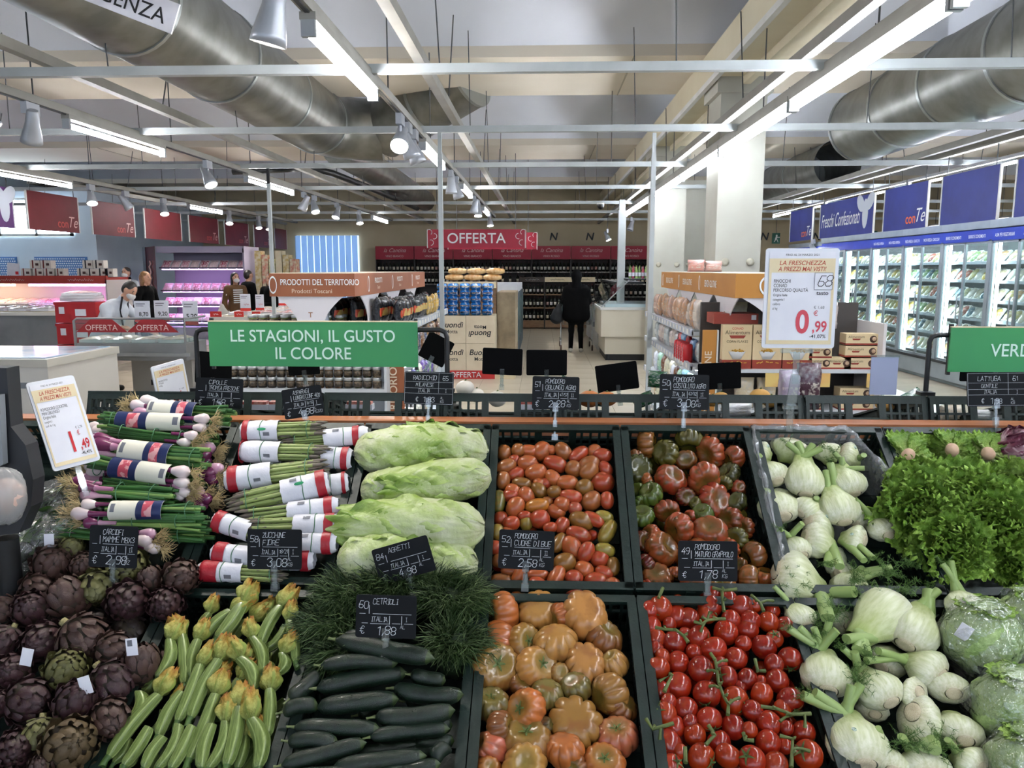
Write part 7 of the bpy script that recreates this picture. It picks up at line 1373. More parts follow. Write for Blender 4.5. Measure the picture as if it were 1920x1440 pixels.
# ---- wrapped iceberg lettuces
ICE = M_('iceberg', 'A8BE7C', '88A85C', 12., rough=.5, bump=.9, bscale=30, bdist=.02)
for k, (x, y, r, lb) in enumerate(((1840, 1195, .1, 'clear wrapped pale lettuce with a white label, under the curly ones'), (1905, 1330, .1, 'clear wrapped lettuce at the lower right edge'), (1930, 1160, .08, 'clear wrapped lettuce cut by the right edge'), (1930, 1440, .09, 'clear wrapped lettuce in the bottom right corner'), (2060, 1180, .09, 'clear wrapped lettuce beyond the right edge, back'), (2080, 1330, .09, 'clear wrapped lettuce beyond the right edge, middle'), (2200, 1220, .09, 'clear wrapped lettuce in the rightmost crate, back'), (2220, 1390, .09, 'clear wrapped lettuce in the rightmost crate, front'))):
    P = LO.px(x, y, .01); o = T('wrapped_lettuce', lb, 'lettuce', P, 'wrapped lettuces'); lump(r*.93, k, .09, 32).obj('head', ICE, o); MB().add([p for p in lump(r*1.03, k+20, .1, 34).v], lump(r, k+20, .1, 34).f, 0, False).obj('clear_wrap', film('lettuce_wrap', 'FFFFFF', .05, .9, .1, 1., 34.), o)
    for q in range(4): mesh_part('leaf', LL[q] if q % 2 else LP[q % 3], o, RZ(q*1.7+k) @ RX(.2) @ TR(0, -r*.4, r*.75) @ SCL(r*1.0, r*1.0, r*.3))
    if k == 0: MB().box((0, 0, 0), (.03, .002, .04)).obj('label', PAPER, o, M=TR(-.075, -.055, .04) @ RZ(-.6) @ RY(.4))
fennel(LO, G6b, (1400, 400), (1320, 260), 220, [(1215, 60), (1270, 40)], 'fennel bulb with two tall stalks behind the wrapped lettuce', 'fennel in the lower crate', .06)
# ---- spring onion bunches
OPU = M_('onion_purple', '5E1E44', '7C3660', 12., rough=.25, coat=.3, stretch=(.3, 1, 1)); OWH = M_('onion_white', 'E2D6D2', 'D6BCC4', 10., rough=.3, coat=.2); OMI = M_('onion_pink', 'A8648C', 'D0B0BE', 8., rough=.28, coat=.3, stretch=(.3, 1, 1)); ORT = M_('onion_root', 'B09A6A', 'C6B284', 30., rough=.8); OLF = M_('onion_leaf', '2A5226', '3C6A30', 10., rough=.4); OLP = M_('onion_leaf_pale', '86A45A', '6E9048', 10., rough=.4)
NAVY = M_('label_navy', '1C2C5C', '16244E', 10., rough=.4); LCRM = M_('label_cream', 'E2E0D0', 'D8D6C6', 8., rough=.5); LPIC = M_('label_picture', 'B84858', 'D8A0A0', 40., rough=.5, ramp=(.5, .55)); TIE = M_('rubber_tie', '4A7A5A', rough=.6)
G1 = (0, 640, 4.)
def bundle_frame(T_, g, a, b, h):
    (ax_, ay), (bx_, by_) = rx(g, a, b); A, B = T_.px(ax_, ay, h), T_.px(bx_, by_, h); d = B-A; l = d.length; xv = d/l; zv = (T_.n*.5-_F*.5); zv = (zv-xv*zv.dot(xv)).normalized(); return A, xv, zv.cross(xv), zv, l
def ring(x, ry, rz, r, n=18): return [(x+.0015*math.sin(3*a), ry*math.cos(a), rz*math.sin(a)) for a in [2*PI*k/n for k in range(n+1)]]
ROOT = []
for sd in range(3):
    b = MB(); rs = random.Random(sd)
    for k in range(46):
        d = Vector((-1, rs.uniform(-.9, .9), rs.uniform(-.9, .9))).normalized(); p = Vector((0, 0, 0)); st = [p.copy()]
        for i in range(4): p = p+d*rs.uniform(.006, .014); d = (d+Vector((rs.uniform(-.5, .4), rs.uniform(-.6, .6), rs.uniform(-.7, .5)))).normalized(); st.append(p.copy())
        b.tube(st, [.0011, .0009, .0008, .0006, .0003], 3, cap=False)
    ROOT.append(b.me('roots', ORT))
def onion_bunch(a, b, w_, h, bulbs, lab, lb, dark=0, nleaf=15):
    A, xv, yv, zv, l = bundle_frame(UP, G1, a, b, h); W = w_*depth(A)/FPX/G1[2]; R_ = W/2; o = T('onion_bunch', lb, 'onions', M=frame(A, xv, yv, zv), group='spring onion bunches'); rs = random.Random(int(a[0]))
    for k in range(bulbs):
        an = PI*(k+.5)/bulbs-.2; y, z = R_*.75*math.cos(an)*(1 if bulbs > 1 else 0), R_*.5*math.sin(an); r = R_*rs.uniform(.58, .78); L_ = r*3.2; x0 = rs.uniform(-.03, .02)
        mt = (OPU, OPU, OMI)[k % 3] if dark else (OWH, OWH, OMI)[k % 3]
        bo = MB().lathe([(.0001, 0), (r*.35, .002), (r*.85, r*.5), (r, r*1.1), (r*.8, r*1.9), (r*.5, r*2.7), (r*.36, L_), (r*.3, L_*1.7)], 16, M=TR(x0, y, z) @ RY(PI/2) @ RX(0), ms=[0, 0, 0, 0, 0, 1, 1]).obj('bulb', [mt, OPU if not dark else OMI], o)
        mesh_part('roots', ROOT[k % 3], o, TR(x0, y, z) @ RX(rs.random()*6) @ SCL(1.1, 1.1, 1.1))
    for k in range(nleaf):
        an = rs.random()*2*PI; rr = R_*math.sqrt(rs.random())*.85; y, z = rr*math.cos(an), rr*.7*math.sin(an); r = R_*rs.uniform(.13, .2); e = l*rs.uniform(.93, 1.05)
        MB().tube([(l*.2, y*.7, z*.7), (l*.45, y*.8, z*.8), (l*.75, y*1.05, z), (e, y*1.25+rs.uniform(-.006, .006), z*1.1)], [r*.8, r, r*1.1, r*1.15], 7).obj('leaf', [OLF if k % 5 else OLP], o)
    if lab:
        x0, x1 = lab; n = 16; s = 1 if x1 > x0 else 1
        def band(xa, xb, mt, nm, k=1.06, a0=-.2, a1=PI+.2): MB().sheet([[(l*xa+(l*(xb-xa))*i/3, R_*k*math.cos(a0+(a1-a0)*j/n), R_*.78*k*math.sin(a0+(a1-a0)*j/n)+.002) for j in range(n+1)] for i in range(4)]).obj(nm, mt, o)
        band(x0, x1, LCRM, 'label_sleeve'); m_ = x0+(x1-x0)*.52
        band(m_, x1-.002, NAVY, 'navy_panel', 1.075); band(m_+(x1-m_)*.25, m_+(x1-m_)*.62, LPIC, 'picture', 1.085, .5, 2.4); band(x0+(x1-x0)*.04, x0+(x1-x0)*.12, GTXT, 'barcode', 1.075, 1.0, 1.9)
    for x in ((.18, .45, .8) if not lab else (lab[0]+.06, .9)): MB().tube(ring(l*x, R_*1.03, R_*.8, .001), .0014, 5).obj('tie', TIE, o)
onion_bunch((1010, 500), (1720, 560), 150, .09, 3, (.18, .66), 'topmost spring onion bunch, white bulbs at the left')
onion_bunch((1530, 615), (775, 590), 130, .1, 2, (.2, .85), 'second spring onion bunch, navy label, bulbs at the right')
onion_bunch((1490, 740), (775, 665), 110, .1, 2, None, 'unlabelled leafy onion bunch under the second one')
onion_bunch((720, 800), (1540, 890), 170, .1, 3, (.25, .7), 'third labelled onion bunch, dark purple bulbs at the left', 1)
onion_bunch((1390, 1020), (670, 920), 150, .095, 2, (.15, .75), 'onion bunch with navy label and round white bulbs at the right')
onion_bunch((590, 1110), (1290, 1160), 150, .09, 3, None, 'onion bunch with large purple bulbs and pale stems', 1)
onion_bunch((620, 1270), (1500, 1270), 140, .085, 2, (.25, .7), 'onion bunch with a dark label and pink bulb at the left')
onion_bunch((600, 1340), (1520, 1350), 120, .07, 2, None, 'onion bunch just behind the artichoke price tag', 1)
onion_bunch((1170, 1500), (420, 1390), 150, .05, 3, None, 'lowest onion bunch, bulbs at the right by the tag')
onion_bunch((1640, 1000), (1100, 820), 130, .05, 3, None, 'onion bunch with tangled roots toward the asparagus', 1)
for _k, (_a, _b) in enumerate((((700, 700), (1600, 720)), ((1600, 850), (760, 860)), ((640, 1000), (1600, 1010)), ((1560, 1180), (700, 1200)), ((560, 1420), (1560, 1440)))): onion_bunch(_a, _b, 150, .03, 3, None, 'spring onion bunch in the lower layer, %s from the back' % ORD[_k], _k % 2, 20)
onion_bunch((1400, 1130), (800, 1060), 110, .07, 3, None, 'onion bunch with small white bulbs in the middle')
# ---- asparagus bundles
ASG = M_('asparagus_green', '7C8C4A', '8E9C5C', 9., rough=.45, stretch=(.3, 1, 1)); AST = M_('asparagus_tip', '5A5A42', '6A5A56', 20., rough=.55); APW = M_('paper_wrap', 'E2E2E8', 'D2D2DA', 9., rough=.5, bump=.5, bscale=24); APR = M_('paper_red', 'A81E2C', '9A1826', 9., rough=.45, bump=.4, bscale=24); LEAFG = M_('leaf_logo', '1E8A5A', rough=.5)
SPEAR = MB().lathe([(.045, 0), (.05, .02), (.05, .5), (.046, .78), (.05, .85), (.046, .92), (.03, .97), (.006, 1.)], 8, M=RY(PI/2), ms=[0, 0, 0, 0, 1, 1, 1])
for q in range(7):
    t = .3+.1*q; a = q*2.4; SPEAR.lathe([(.016, 0), (.012, .02), (.0001, .05)], 4, 1, M=TR(t, .046*math.cos(a), .046*math.sin(a)) @ RY(PI/2) @ SCL(1, 1, 1))
SPEAR = SPEAR.me('spear', [ASG, AST])
GA = (400, 680, 4.)
def asparagus(a, b, w_, h, wrap, lb, red=(.03, .13), logo=False, n=15):
    A, xv, yv, zv, l = bundle_frame(UP, GA, a, b, h); W = w_*depth(A)/FPX/GA[2]; R_ = W/2; o = T('asparagus_bundle', lb, 'asparagus', M=frame(A, xv, yv, zv), group='asparagus bundles'); rs = random.Random(int(a[0]+a[1]))
    for k in range(n):
        an = k*2.4; rr = R_*.86*math.sqrt((k+.5)/n); L_ = l*rs.uniform(.9, 1.02)-.02; mesh_part('spear', SPEAR, o, TR(.02, rr*math.cos(an), rr*.8*math.sin(an)) @ RZ(rs.uniform(-.02, .02)) @ RX(k) @ SCL(L_, R_*3.6, R_*3.6))
    m = 22
    def band(xa, xb, mt, nm, k, a0=0, a1=2*PI, rows=8, jit=.0015): MB().sheet([[(l*xa+l*(xb-xa)*i/rows+rs.uniform(-jit, jit), (R_*k*(1 if i or xa > .02 else .75)+rs.uniform(-jit, jit))*math.cos(a0+(a1-a0)*j/m), (R_*.86*k*(1 if i or xa > .02 else .75)+rs.uniform(-jit, jit))*math.sin(a0+(a1-a0)*j/m)) for j in range(m+1)] for i in range(rows+1)]).obj(nm, mt, o)
    band(0, wrap, APW, 'paper_wrap', 1.1); band(red[0], red[0]+(red[1]-red[0])*.75, APR, 'red_band', 1.2, jit=.0006)
    if logo:
        MB().lathe([(.0001, .001), (.012, 0)], 12, M=TR(l*wrap*.6, -R_*.15, R_*.86*1.16) @ SCL(1.2, .45, 1) @ RZ(.3)).obj('leaf_logo', LEAFG, o)
    MB().box((l*wrap*.72, -R_*.62, R_*.86*.93), (.02, .012, .001), R=Matrix.Rotation(.7, 3, 'X')).obj('barcode', GTXT, o)
    for x in (wrap*.55, wrap+.25*(1-wrap)+.2): MB().tube(ring(l*x, R_*1.12 if x < wrap else R_*1.02, R_*.98 if x < wrap else R_*.88, .001), .0014, 5).obj('tie', TIE, o)
asparagus((215, 515), (855, 500), 145, .05, .44, 'topmost asparagus bundle, red banded wrap at the left', (.02, .12), True)
asparagus((1165, 540), (500, 600), 130, .03, .5, 'second asparagus bundle, wrap at the right', (.1, .2))
asparagus((215, 665), (880, 680), 150, .045, .44, 'asparagus bundle with a plain white wrap at the left', (.001, .012))
asparagus((1045, 720), (520, 700), 150, .02, .42, 'asparagus bundle with red wrap end at the right rim', (.05, .17))
asparagus((92, 880), (865, 780), 170, .05, .45, 'asparagus bundle with glossy red patch at the far left', (.04, .16))
asparagus((870, 895), (92, 1070), 175, .06, .46, 'large asparagus bundle with leaf logo across the middle', (.03, .15), True, 17)
asparagus((1020, 900), (420, 980), 150, .01, .4, 'asparagus bundle hidden under the large one', (.04, .1))
asparagus((945, 1075), (180, 1170), 140, .05, .5, 'asparagus bundle below the large one, red corner', (.06, .17))
asparagus((975, 1215), (200, 1235), 155, .05, .47, 'asparagus bundle with round red mark near the tag', (.08, .2))
asparagus((10, 1180), (480, 1330), 140, .045, .6, 'asparagus bundle at the lower left with red wrap corner', (.02, .22))
asparagus((0, 1420), (560, 1500), 140, .04, .55, 'asparagus bundle at the bottom left', (.02, .25))
asparagus((930, 1350), (280, 1360), 145, .04, .5, 'asparagus bundle behind the courgette tag', (.06, .2))
asparagus((-105, 1560), (560, 1590), 135, .03, .5, 'lowest asparagus bundle, red and white wrap', (.02, .3))
asparagus((760, 1480), (100, 1480), 140, .02, .5, 'asparagus bundle in crumpled clear wrap at the bottom right', (.05, .18))
# ---- price tags on clips
def rrect(w_, h_, r): return [(sx*(w_/2-r)+r*math.cos(a), sy*(h_/2-r)+r*math.sin(a)) for sx, sy, a0 in ((1, 1, 0), (-1, 1, PI/2), (-1, -1, PI), (1, -1, 1.5*PI)) for a in (a0, a0+PI/6, a0+PI/3, a0+PI/2)]
SLATE = M_('slate_board', '07090C', '0A0D12', 6., rough=.5, spec=.2); SLATEB = M_('slate_back', '050506', '070708', 6., rough=.75, spec=.1)
def price_tag(px, py, wpx, hpx, roll, Y, lines, lb, grp, foot=.1, boxed=False):
    P = onY(px, py, Y); s = depth(P)/FPX; W, H = wpx*s, hpx*s; r = math.radians(roll); lean = .16 if lines else 0
    xv = Vector((math.cos(r), 0, math.sin(r))); zv = Vector((-math.sin(r)*math.cos(lean), math.sin(lean), math.cos(r)*math.cos(lean))); yv = zv.cross(xv)
    o = T('price_tag', lb, 'price tag', M=frame(P, xv, yv, zv), group=grp); MB().prism(rrect(W, H, .006), .0024, M=TR(0, .0012, 0) @ FACE).obj('slate', SLATE if lines else SLATEB, o)
    if lines:
        code, n1, n2, org_, mid, cl, price, unit = lines; hh = H*.13
        if boxed: L_ = [(n1, -W*.32, H*.25, hh, .1, W*.48), (n2, -W*.26, H*.05, H*.1, .1, W*.4), (org_, -W*.22, -H*.12, H*.1, .1, W*.3), ('€', -W*.26, -H*.4, H*.13, .05), (price, -W*.1, -H*.41, H*.15, .05), (unit[:2], W*.24, -H*.32, H*.07, .05), (unit[2:], W*.24, -H*.43, H*.08, .05), (code, W*.28, H*.25, hh, 0), (cl, W*.33, -H*.12, H*.09, 0)]
        else: L_ = [(code, -W*.45, H*.18, H*.16, .1), (n1, -W*.22, H*.29, hh, .12, W*.42), (n2, -W*.22, H*.11, hh, .12, W*.66), (org_, -W*.25, -H*.12, H*.11, .08, W*.28), (mid, W*.09, -H*.09, H*.09, .1, W*.16), (cl, W*.32, -H*.11, H*.1, 0), ('€', -W*.43, -H*.41, H*.17, .08), (price, -W*.14, -H*.42, H*.2, .1), (unit[:2], W*.24, -H*.27, H*.08, .1), (unit[2:], W*.24, -H*.41, H*.09, .2, W*.22)]
        hand_me([q_ for q_ in L_ if q_[0]], .0018).obj('handwriting', CHALK, o)
        b = MB()
        if boxed:
            for z in (.19, .0, -.16): b.box((0, -.0014, H*z), (W*.96, .0004, .0008))
            b.box((W*.2, -.0014, H*.17), (.0008, .0004, H*.62))
            for z in (.47, -.47): b.box((0, -.0014, H*z), (W*.97, .0004, .0008))
            for x in (-.485, .485): b.box((W*x, -.0014, 0), (.0008, .0004, H*.94))
        else:
            for z, x0, x1 in ((.06, -.22, .42), (-.16, -.4, -.3), (-.17, -.26, .05), (-.16, .1, .24), (-.16, .3, .45), (.06, -.44, -.34)): b.box((W*(x0+x1)/2, -.0014, H*z), (W*(x1-x0), .0004, .0012))
            for x, z in ((-.28, .16), (.06, -.08), (.26, -.08)): b.box((W*x, -.0014, H*z), (.0016, .0004, H*.2))
        b.obj('ruled_lines', M_('rule_grey', 'B8BCC0', rough=.7), o)
    MB().tube([(0, .004, -H*.42), (0, .006, -H*.5-foot)], .006, 8).box((0, .003, -H*.42), (.018, .012, .03)).box((0, .006, -H*.5-foot*.55), (.014, .014, .03)).box((0, .006, -H*.5-foot), (.02, .016, .02)).obj('clip_stem', ACRYL, o); return o
PT = 'written price tags'
price_tag(1042, 737, 88, 62, -1, 2.5, ('51', 'POMODORO', 'OBLUNGO AGRO', 'ITALIA', '47/57', 'II', '2,28', 'ALKG'), 'slate tag reading POMODORO OBLUNGO AGRO 2,28 above the plum tomatoes', PT, .09)
price_tag(1283, 735, 92, 66, -1, 2.5, ('50', 'POMODORO', 'COSTOLUTO AGRO', 'ITALIA', '67/82', 'II', '3,08', 'ALKG'), 'slate tag reading COSTOLUTO AGRO 3,08 above the dark tomatoes', PT, .08)
price_tag(804, 728, 93, 62, -1.5, 2.5, ('65', 'RADICCHIO', 'MILANESE', 'ITALIA', '', 'I', '1,83', 'ALKG'), 'ruled slate tag reading RADICCHIO MILANESE 1,83', PT, .09, True)
price_tag(568, 754, 76, 56, 9, 2.5, ('', 'ASPARAGI', 'LUNGHI CONF 400', 'ITALIA', '10/16', 'I', '4,98', 'ALPEZZO'), 'tilted slate tag reading ASPARAGI 4,98', PT, .05)
price_tag(411, 737, 90, 56, -2, 2.5, ('', 'CIPOLLE', 'TROPEA FRESCHE', 'ITALIA', '', '', '1,58', 'ALPZ'), 'slate tag reading CIPOLLE TROPEA behind the onions', PT, .06)
price_tag(1868, 730, 108, 64, 1, 2.5, ('61', 'LATTUGA', 'GENTILE', 'ITALIA', '', 'I', '1,98', 'ALKG'), 'ruled slate tag reading LATTUGA GENTILE 1,98 at the right', PT, .09, True)
price_tag(515, 1030, 103, 75, 0, 2.0, ('58', 'ZUCCHINE', 'FIORE', 'ITALIA', '18/21', 'I', '3,08', 'ALKG'), 'slate tag reading ZUCCHINE FIORE 3,08 above the courgettes', PT, .05)
price_tag(757, 1050, 110, 68, 17, 1.97, ('84', 'AGRETTI', '', 'ITALIA', '', 'I', '4,98', 'AL'), 'tilted slate tag reading AGRETTI in the grassy greens', PT, .05)
price_tag(724, 1156, 114, 80, -1, 1.75, ('60', 'CETRIOLI', '', 'ITALIA', '', 'I', '1,88', 'AL'), 'bluish slate tag reading CETRIOLI behind the cucumbers', PT, .05)
price_tag(987, 1031, 104, 73, -2, 2.01, ('52', 'POMODORO', 'CUORE DI BUE', 'ITALIA', '', 'II', '2,58', 'ALKG'), 'slate tag reading CUORE DI BUE 2,58 in front of the plum tomatoes', PT, .05)
price_tag(1327, 1052, 110, 75, 0, 2.01, ('49', 'POMODORO', 'MATURO GRAPPOLO', 'ITALIA', '', 'I', '1,78', 'ALKG'), 'slate tag reading MATURO GRAPPOLO 1,78 in the dark tomatoes', PT, .04)
price_tag(213, 1025, 92, 78, -2, 1.98, ('', 'CARCIOFI', 'MAMME M8X3', 'ITALIA', '', 'II', '2,98', 'ALPZ'), 'slate tag reading CARCIOFI MAMME above the artichokes', PT, .04)
BT = 'blank black tag backs'
for px, py, w_, h_, rl, lb in ((942, 678, 75, 50, -2, 'blank black tag back left of the aisle centre'), (1025, 680, 76, 48, 0, 'blank black tag back at the aisle centre'), (1157, 707, 78, 52, 8, 'tilted blank black tag back right of the aisle'), (1349, 705, 80, 50, 3, 'blank black tag back before the corn flakes'), (818, 655, 52, 52, -28, 'tilted black tag back beside the green banner'), (570, 692, 60, 22, 3, 'black tag back peeking out under the green banner'), (400, 690, 70, 60, -4, 'black tag back left of the green banner'), (1830, 705, 60, 20, 0, 'black tag back under the right green banner')):
    price_tag(px, py, w_, h_, rl, 3.0, None, lb, BT, .05)
# ---- green banners on black frames
GRB = M_('banner_green', '3C9458', '38905A', 4., rough=.55); MINT = M_('mint_print', 'D4F0E4', rough=.6)
def green_banner(px0, px1, py0, py1, Y, lines, lb, fx0, fx1):
    a, b = onY(px0, py0, Y), onY(px1, py1, Y); W, H = b.x-a.x, a.z-b.z; c = (a+b)/2; o = T('green_banner', lb, 'banner', (c.x, Y, c.z), 'green produce banners')
    MB().box((0, 0, 0), (W, .008, H)).obj('panel', GRB, o); MB().box((0, 0, H/2+.002), (W, .01, .004)).obj('top_edge', CREAM, o)
    for t, x, z, s in lines: text(t, o, at(x*W, -.006, z*H), s*H, MINT, .008, sx=.92)
    for fx in (fx0, fx1):
        if fx is None: continue
        e = onY(fx, 640, Y+.02).x-c.x; s = 1 if e > 0 else -1; MB().tube([(s*W*.4, .02, H*.32), (e-s*.025, .02, H*.32), (e-s*.006, .02, H*.27), (e, .02, H*.16), (e, .02, 1.27-c.z)], .009, 8).obj('frame_tube', BLACK, o); MB().box((e, .02, 1.262-c.z), (.05, .04, .012)).obj('foot', BLACK, o)
        MB().box((s*W*.49, .012, 0), (.012, .012, H*1.15)).obj('edge_bar', BLACK, o)
green_banner(390, 784, 603, 688, 2.76, [('LE STAGIONI, IL GUSTO', .0, .06, .38), ('IL COLORE', .0, -.33, .38)], 'green banner reading LE STAGIONI IL GUSTO IL COLORE', 368, 838)
green_banner(1783, 2176, 614, 699, 2.76, [('VERDURE', -.14, -.14, .4)], 'green banner at the right edge, starting VERD', 1743, None)
# ---- printed offer sheets in frames
def sheet_sign(P, xv, W, H, price, old, pct, name, lb, faded=False, lean=0.):
    zv = Vector((0, math.sin(lean), math.cos(lean))); xv = Vector(xv).normalized(); yv = zv.cross(xv).normalized(); zv = xv.cross(yv)
    o = T('offer_sign', lb, 'sign', M=frame(P, xv, yv, zv), group='framed offer signs'); MB().prism(rrect(W, H, .008), .006, M=TR(0, .003, 0) @ FACE).obj('frame_panel', M_('frame_white', 'E4E6EC', rough=.35), o); MB().box((0, -.004, -.0), (W*.9, .001, H*.93)).obj('sheet', PAPER, o)
    MB().box((0, -.0048, H*.33), (W*.9, .0008, H*.14)).obj('headline_band', CREAM, o); RB = M_('headline_red', 'B8442E', rough=.6); MB().box((0, -.0046, -H*.44), (W*.9, .0008, H*.04)).box((-W*.43, -.0046, -H*.08), (W*.035, .0008, H*.72)).box((W*.43, -.0046, -H*.08), (W*.035, .0008, H*.72)).obj('cream_border', CREAM, o)
    nar = min(1, W/H/.72); t = lambda s, x, z, h, mt, b=0., sh=0., al='CENTER', sx=1.: text(s, o, at(x*W, -.0056, z*H), h*H, mt, b, sh, al, sx*nar)
    t('FINO AL 24 MARZO 2021', 0, .425, .03, BTXT); t('LA FRESCHEZZA', 0, .335, .062, RB, .008, .2); t('A PREZZI MAI VISTI!', 0, .275, .062, RB, .008, .2, 'CENTER', .86)
    for k, s in enumerate(name): t(s, -.38, .16-.045*k, .048 if k < 3 else .036, BTXT, .0, 0, 'LEFT', .75)
    PK = M_('price_red', 'CE4A58', rough=.6) if not faded else RTXT
    t(price[0], .04, -.34, .32, PK, .025, 0, 'CENTER', .85); t('€', .22, -.17, .07, PK, .01); t(','+price[1], .28, -.33, .15, PK, .02, 0, 'CENTER', .8); t(old, .26, -.1, .04, GTXT); t(pct, .26, -.395, .05, BTXT, .01)
    return o
s_ = onY(1500, 560, 2.47); sc = depth(s_)/FPX
sg1 = sheet_sign(s_, (1, -.02, 0), 134*sc, 186*sc, ('0', '99'), '€ 1,68', '-41,07%', ['FINOCCHI', 'CONAD', 'PERCORSO QUALITÀ', 'Origine Italia', 'categoria I', 'calibro', 'al kg'], 'large framed offer sign priced 0,99 over the fennel')
MB().bx(.04, .095, -.0052, -.0048, .028, .08).obj('key_box', PAPER, sg1); MB().tube([(.04, -.006, .028), (.095, -.006, .028), (.095, -.006, .08), (.04, -.006, .08), (.04, -.006, .028)], .0007, 4).obj('key_box_outline', GTXT, sg1); hand_me([('68', .05, .038, .032, .25)], .0062).obj('handwriting', BTXT, sg1); text('tasto', sg1, at(.066, -.006, .012), .018, BTXT, .008)
MB().box((0, .002, -.165), (.1, .012, .012)).box((0, .004, -.22), (.02, .004, .1)).box((-.004, .004, -.29), (.03, .01, .1), R=Matrix.Rotation(.12, 3, 'Y')).box((-.012, .0, -.345), (.045, .02, .012)).box((-.012, 0, -.38), (.02, .01, .09)).obj('clear_stand', ACRYL, sg1)
p0, p1, p2 = onY(62, 712, 2.10), onY(146, 697, 2.19), onY(95, 893, 2.03); xv = p1-p0; z_ = (p0-p2).normalized(); y_ = z_.cross(xv).normalized()
sg2 = sheet_sign(onY(119, 792, 2.11), xv, xv.length*1.06, .26, ('1', '49'), '€ 2,78', '-46,40%', ['POMODORO COCKTAIL', 'MINI OBLUNGO', 'Origine Italia', 'categoria I', 'conf. da 1 kg'], 'narrow framed offer sign priced 1,49 left of the onions', True, -.2)
sg2.matrix_world = frame(onY(119, 792, 2.11), xv.normalized(), y_, xv.normalized().cross(y_))
MB().box((0, .004, -.17), (.016, .006, .1)).obj('clear_stand', ACRYL, sg2)
p0, p1 = onY(296, 676, 3.0), onY(353, 660, 3.12)
sg3 = sheet_sign(onY(322, 725, 3.05), (p1.x-p0.x, (p1.y-p0.y), .02), (p1-p0).length*1.05, .2, ('0', '99'), '€ 1,68', '', ['PRODOTTO', 'ITALIA', 'al kg'], 'offer sign turned away, left of the onion tag', True)
MB().box((0, .004, -.16), (.016, .006, .1)).obj('clear_stand', ACRYL, sg3)
bs = T('blank_frame', 'blank pale lilac sign frame right of the biscuit boxes', 'sign', onY(1657, 705, 3.4)); MB().box((0, 0, 0), (.115, .006, .165)).obj('panel', M_('lilac_card', 'B4BCDC', rough=.5), bs); MB().box((0, -.002, .086), (.12, .01, .012)).obj('top_clip', ACRYL, bs); MB().box((0, 0, -.15), (.015, .005, .15)).obj('stem', ACRYL, bs)
# ---- far side produce peeking over the crates
def ball(name, P, r, mt, lb, cat, grp, sq=.85):
    o = T(name, lb, cat, P, grp); lump(r, int(P.x*1000), .04, 20).obj('body', mt, o, M=SCL(1, 1, sq)); MB().tube([(0, 0, r*sq*.9), (.004, 0, r*sq*1.15)], [r*.12, r*.08], 6).obj('stub', CALG, o); return o
WON = M_('white_onion', 'E0DCD0', 'D4CEC0', 8., rough=.4); SQU = M_('squash_orange', 'C07840', 'B06830', 8., rough=.5); POT = M_('potato_yellow', 'C89A50', 'B8883E', 14., rough=.7)
for k, (x, y, r) in enumerate(((872, 722, .036), (893, 735, .032), (932, 742, .036), (850, 745, .03))): ball('white_onion', onY(x, y+6, 2.92), r, WON, 'pale onion behind the ruled tag, %s' % ('topmost', 'middle', 'rightmost', 'leftmost')[k], 'onion', 'pale onions')
for k, (x, y, r) in enumerate(((1105, 742, .045), (1137, 742, .04), (1075, 748, .035))): ball('squash', onY(x, y+6, 2.9), r, SQU, 'orange squash behind the far crates, %s' % ('largest', 'right one', 'left one')[k], 'squash', 'orange squashes', .7)
for k, (x, y, r) in enumerate(((1335, 745, .03), (1352, 740, .03), (1425, 738, .04), (1445, 746, .032), (1660, 752, .035))): ball('potato', onY(x, y+6, 2.9), r, POT, 'yellow potato behind the far crates, %s from left' % ORD[k], 'potato', 'yellow potatoes', .75)
GRF = M_('green_net', '1E5A34', '2C6E42', 30., rough=.35, bump=.5, bscale=40)
for k, (x, y, w_, h_) in enumerate(((1055, 715, .05, .05), (1120, 742, .06, .04), (1232, 705, .07, .05), (1255, 730, .1, .06), (1210, 742, .08, .04), (1700, 748, .15, .05))):
    P = onY(x, y+10, 2.95); o = bpy.data.objects.new('green_bag', BAG[k % 3]); link(o); o.matrix_basis = TR(P-Vector((0, 0, h_*.5))) @ RZ(random.uniform(-.4, .4)) @ RY(random.uniform(-.4, .4)) @ SCL(w_/.14, .8, h_*1.3/.24); o.color = L4('1E5A34'); tag(o, 'dark green net bag behind the far crates, %s from left' % ORD[k], 'bag', 'green net bags')
for k, (x, y, w_, h_, c) in enumerate(((1480, 712, .085, .14, 'B0A0B4'), (1515, 705, .09, .16, '5A3A44'), (1380, 745, .12, .05, 'E0E0E0'), (1780, 750, .08, .05, 'D8C8B0'), (1855, 755, .14, .04, 'E4E4E4'))):
    P = onY(x, y+25, 3.0); o = bpy.data.objects.new('foil_bag', BAG[k % 3]); link(o); o.matrix_basis = TR(P-Vector((0, 0, h_*.5))) @ RZ(random.uniform(-.3, .3)) @ SCL(w_/.14, .8, h_*1.15/.24); o.color = L4(c); tag(o, 'shiny foil bag behind the far crates, %s from left' % ORD[k], 'bag', 'foil bags')
for k, x in enumerate((1000, 675, 530, 480)):
    P = onY(x, 762, 2.8); o = T('packaged_item', 'small red and white package inside the far crates, %s from right' % ORD[k], 'package', P, 'packages in the far crates'); MB().box((0, 0, 0), (.1, .04, .02)).obj('tray', PAPER, o); MB().box((0, 0, .014), (.09, .036, .012)).obj('contents', M_('pk_red', 'B83028', 'D8A090', 60., rough=.3), o)
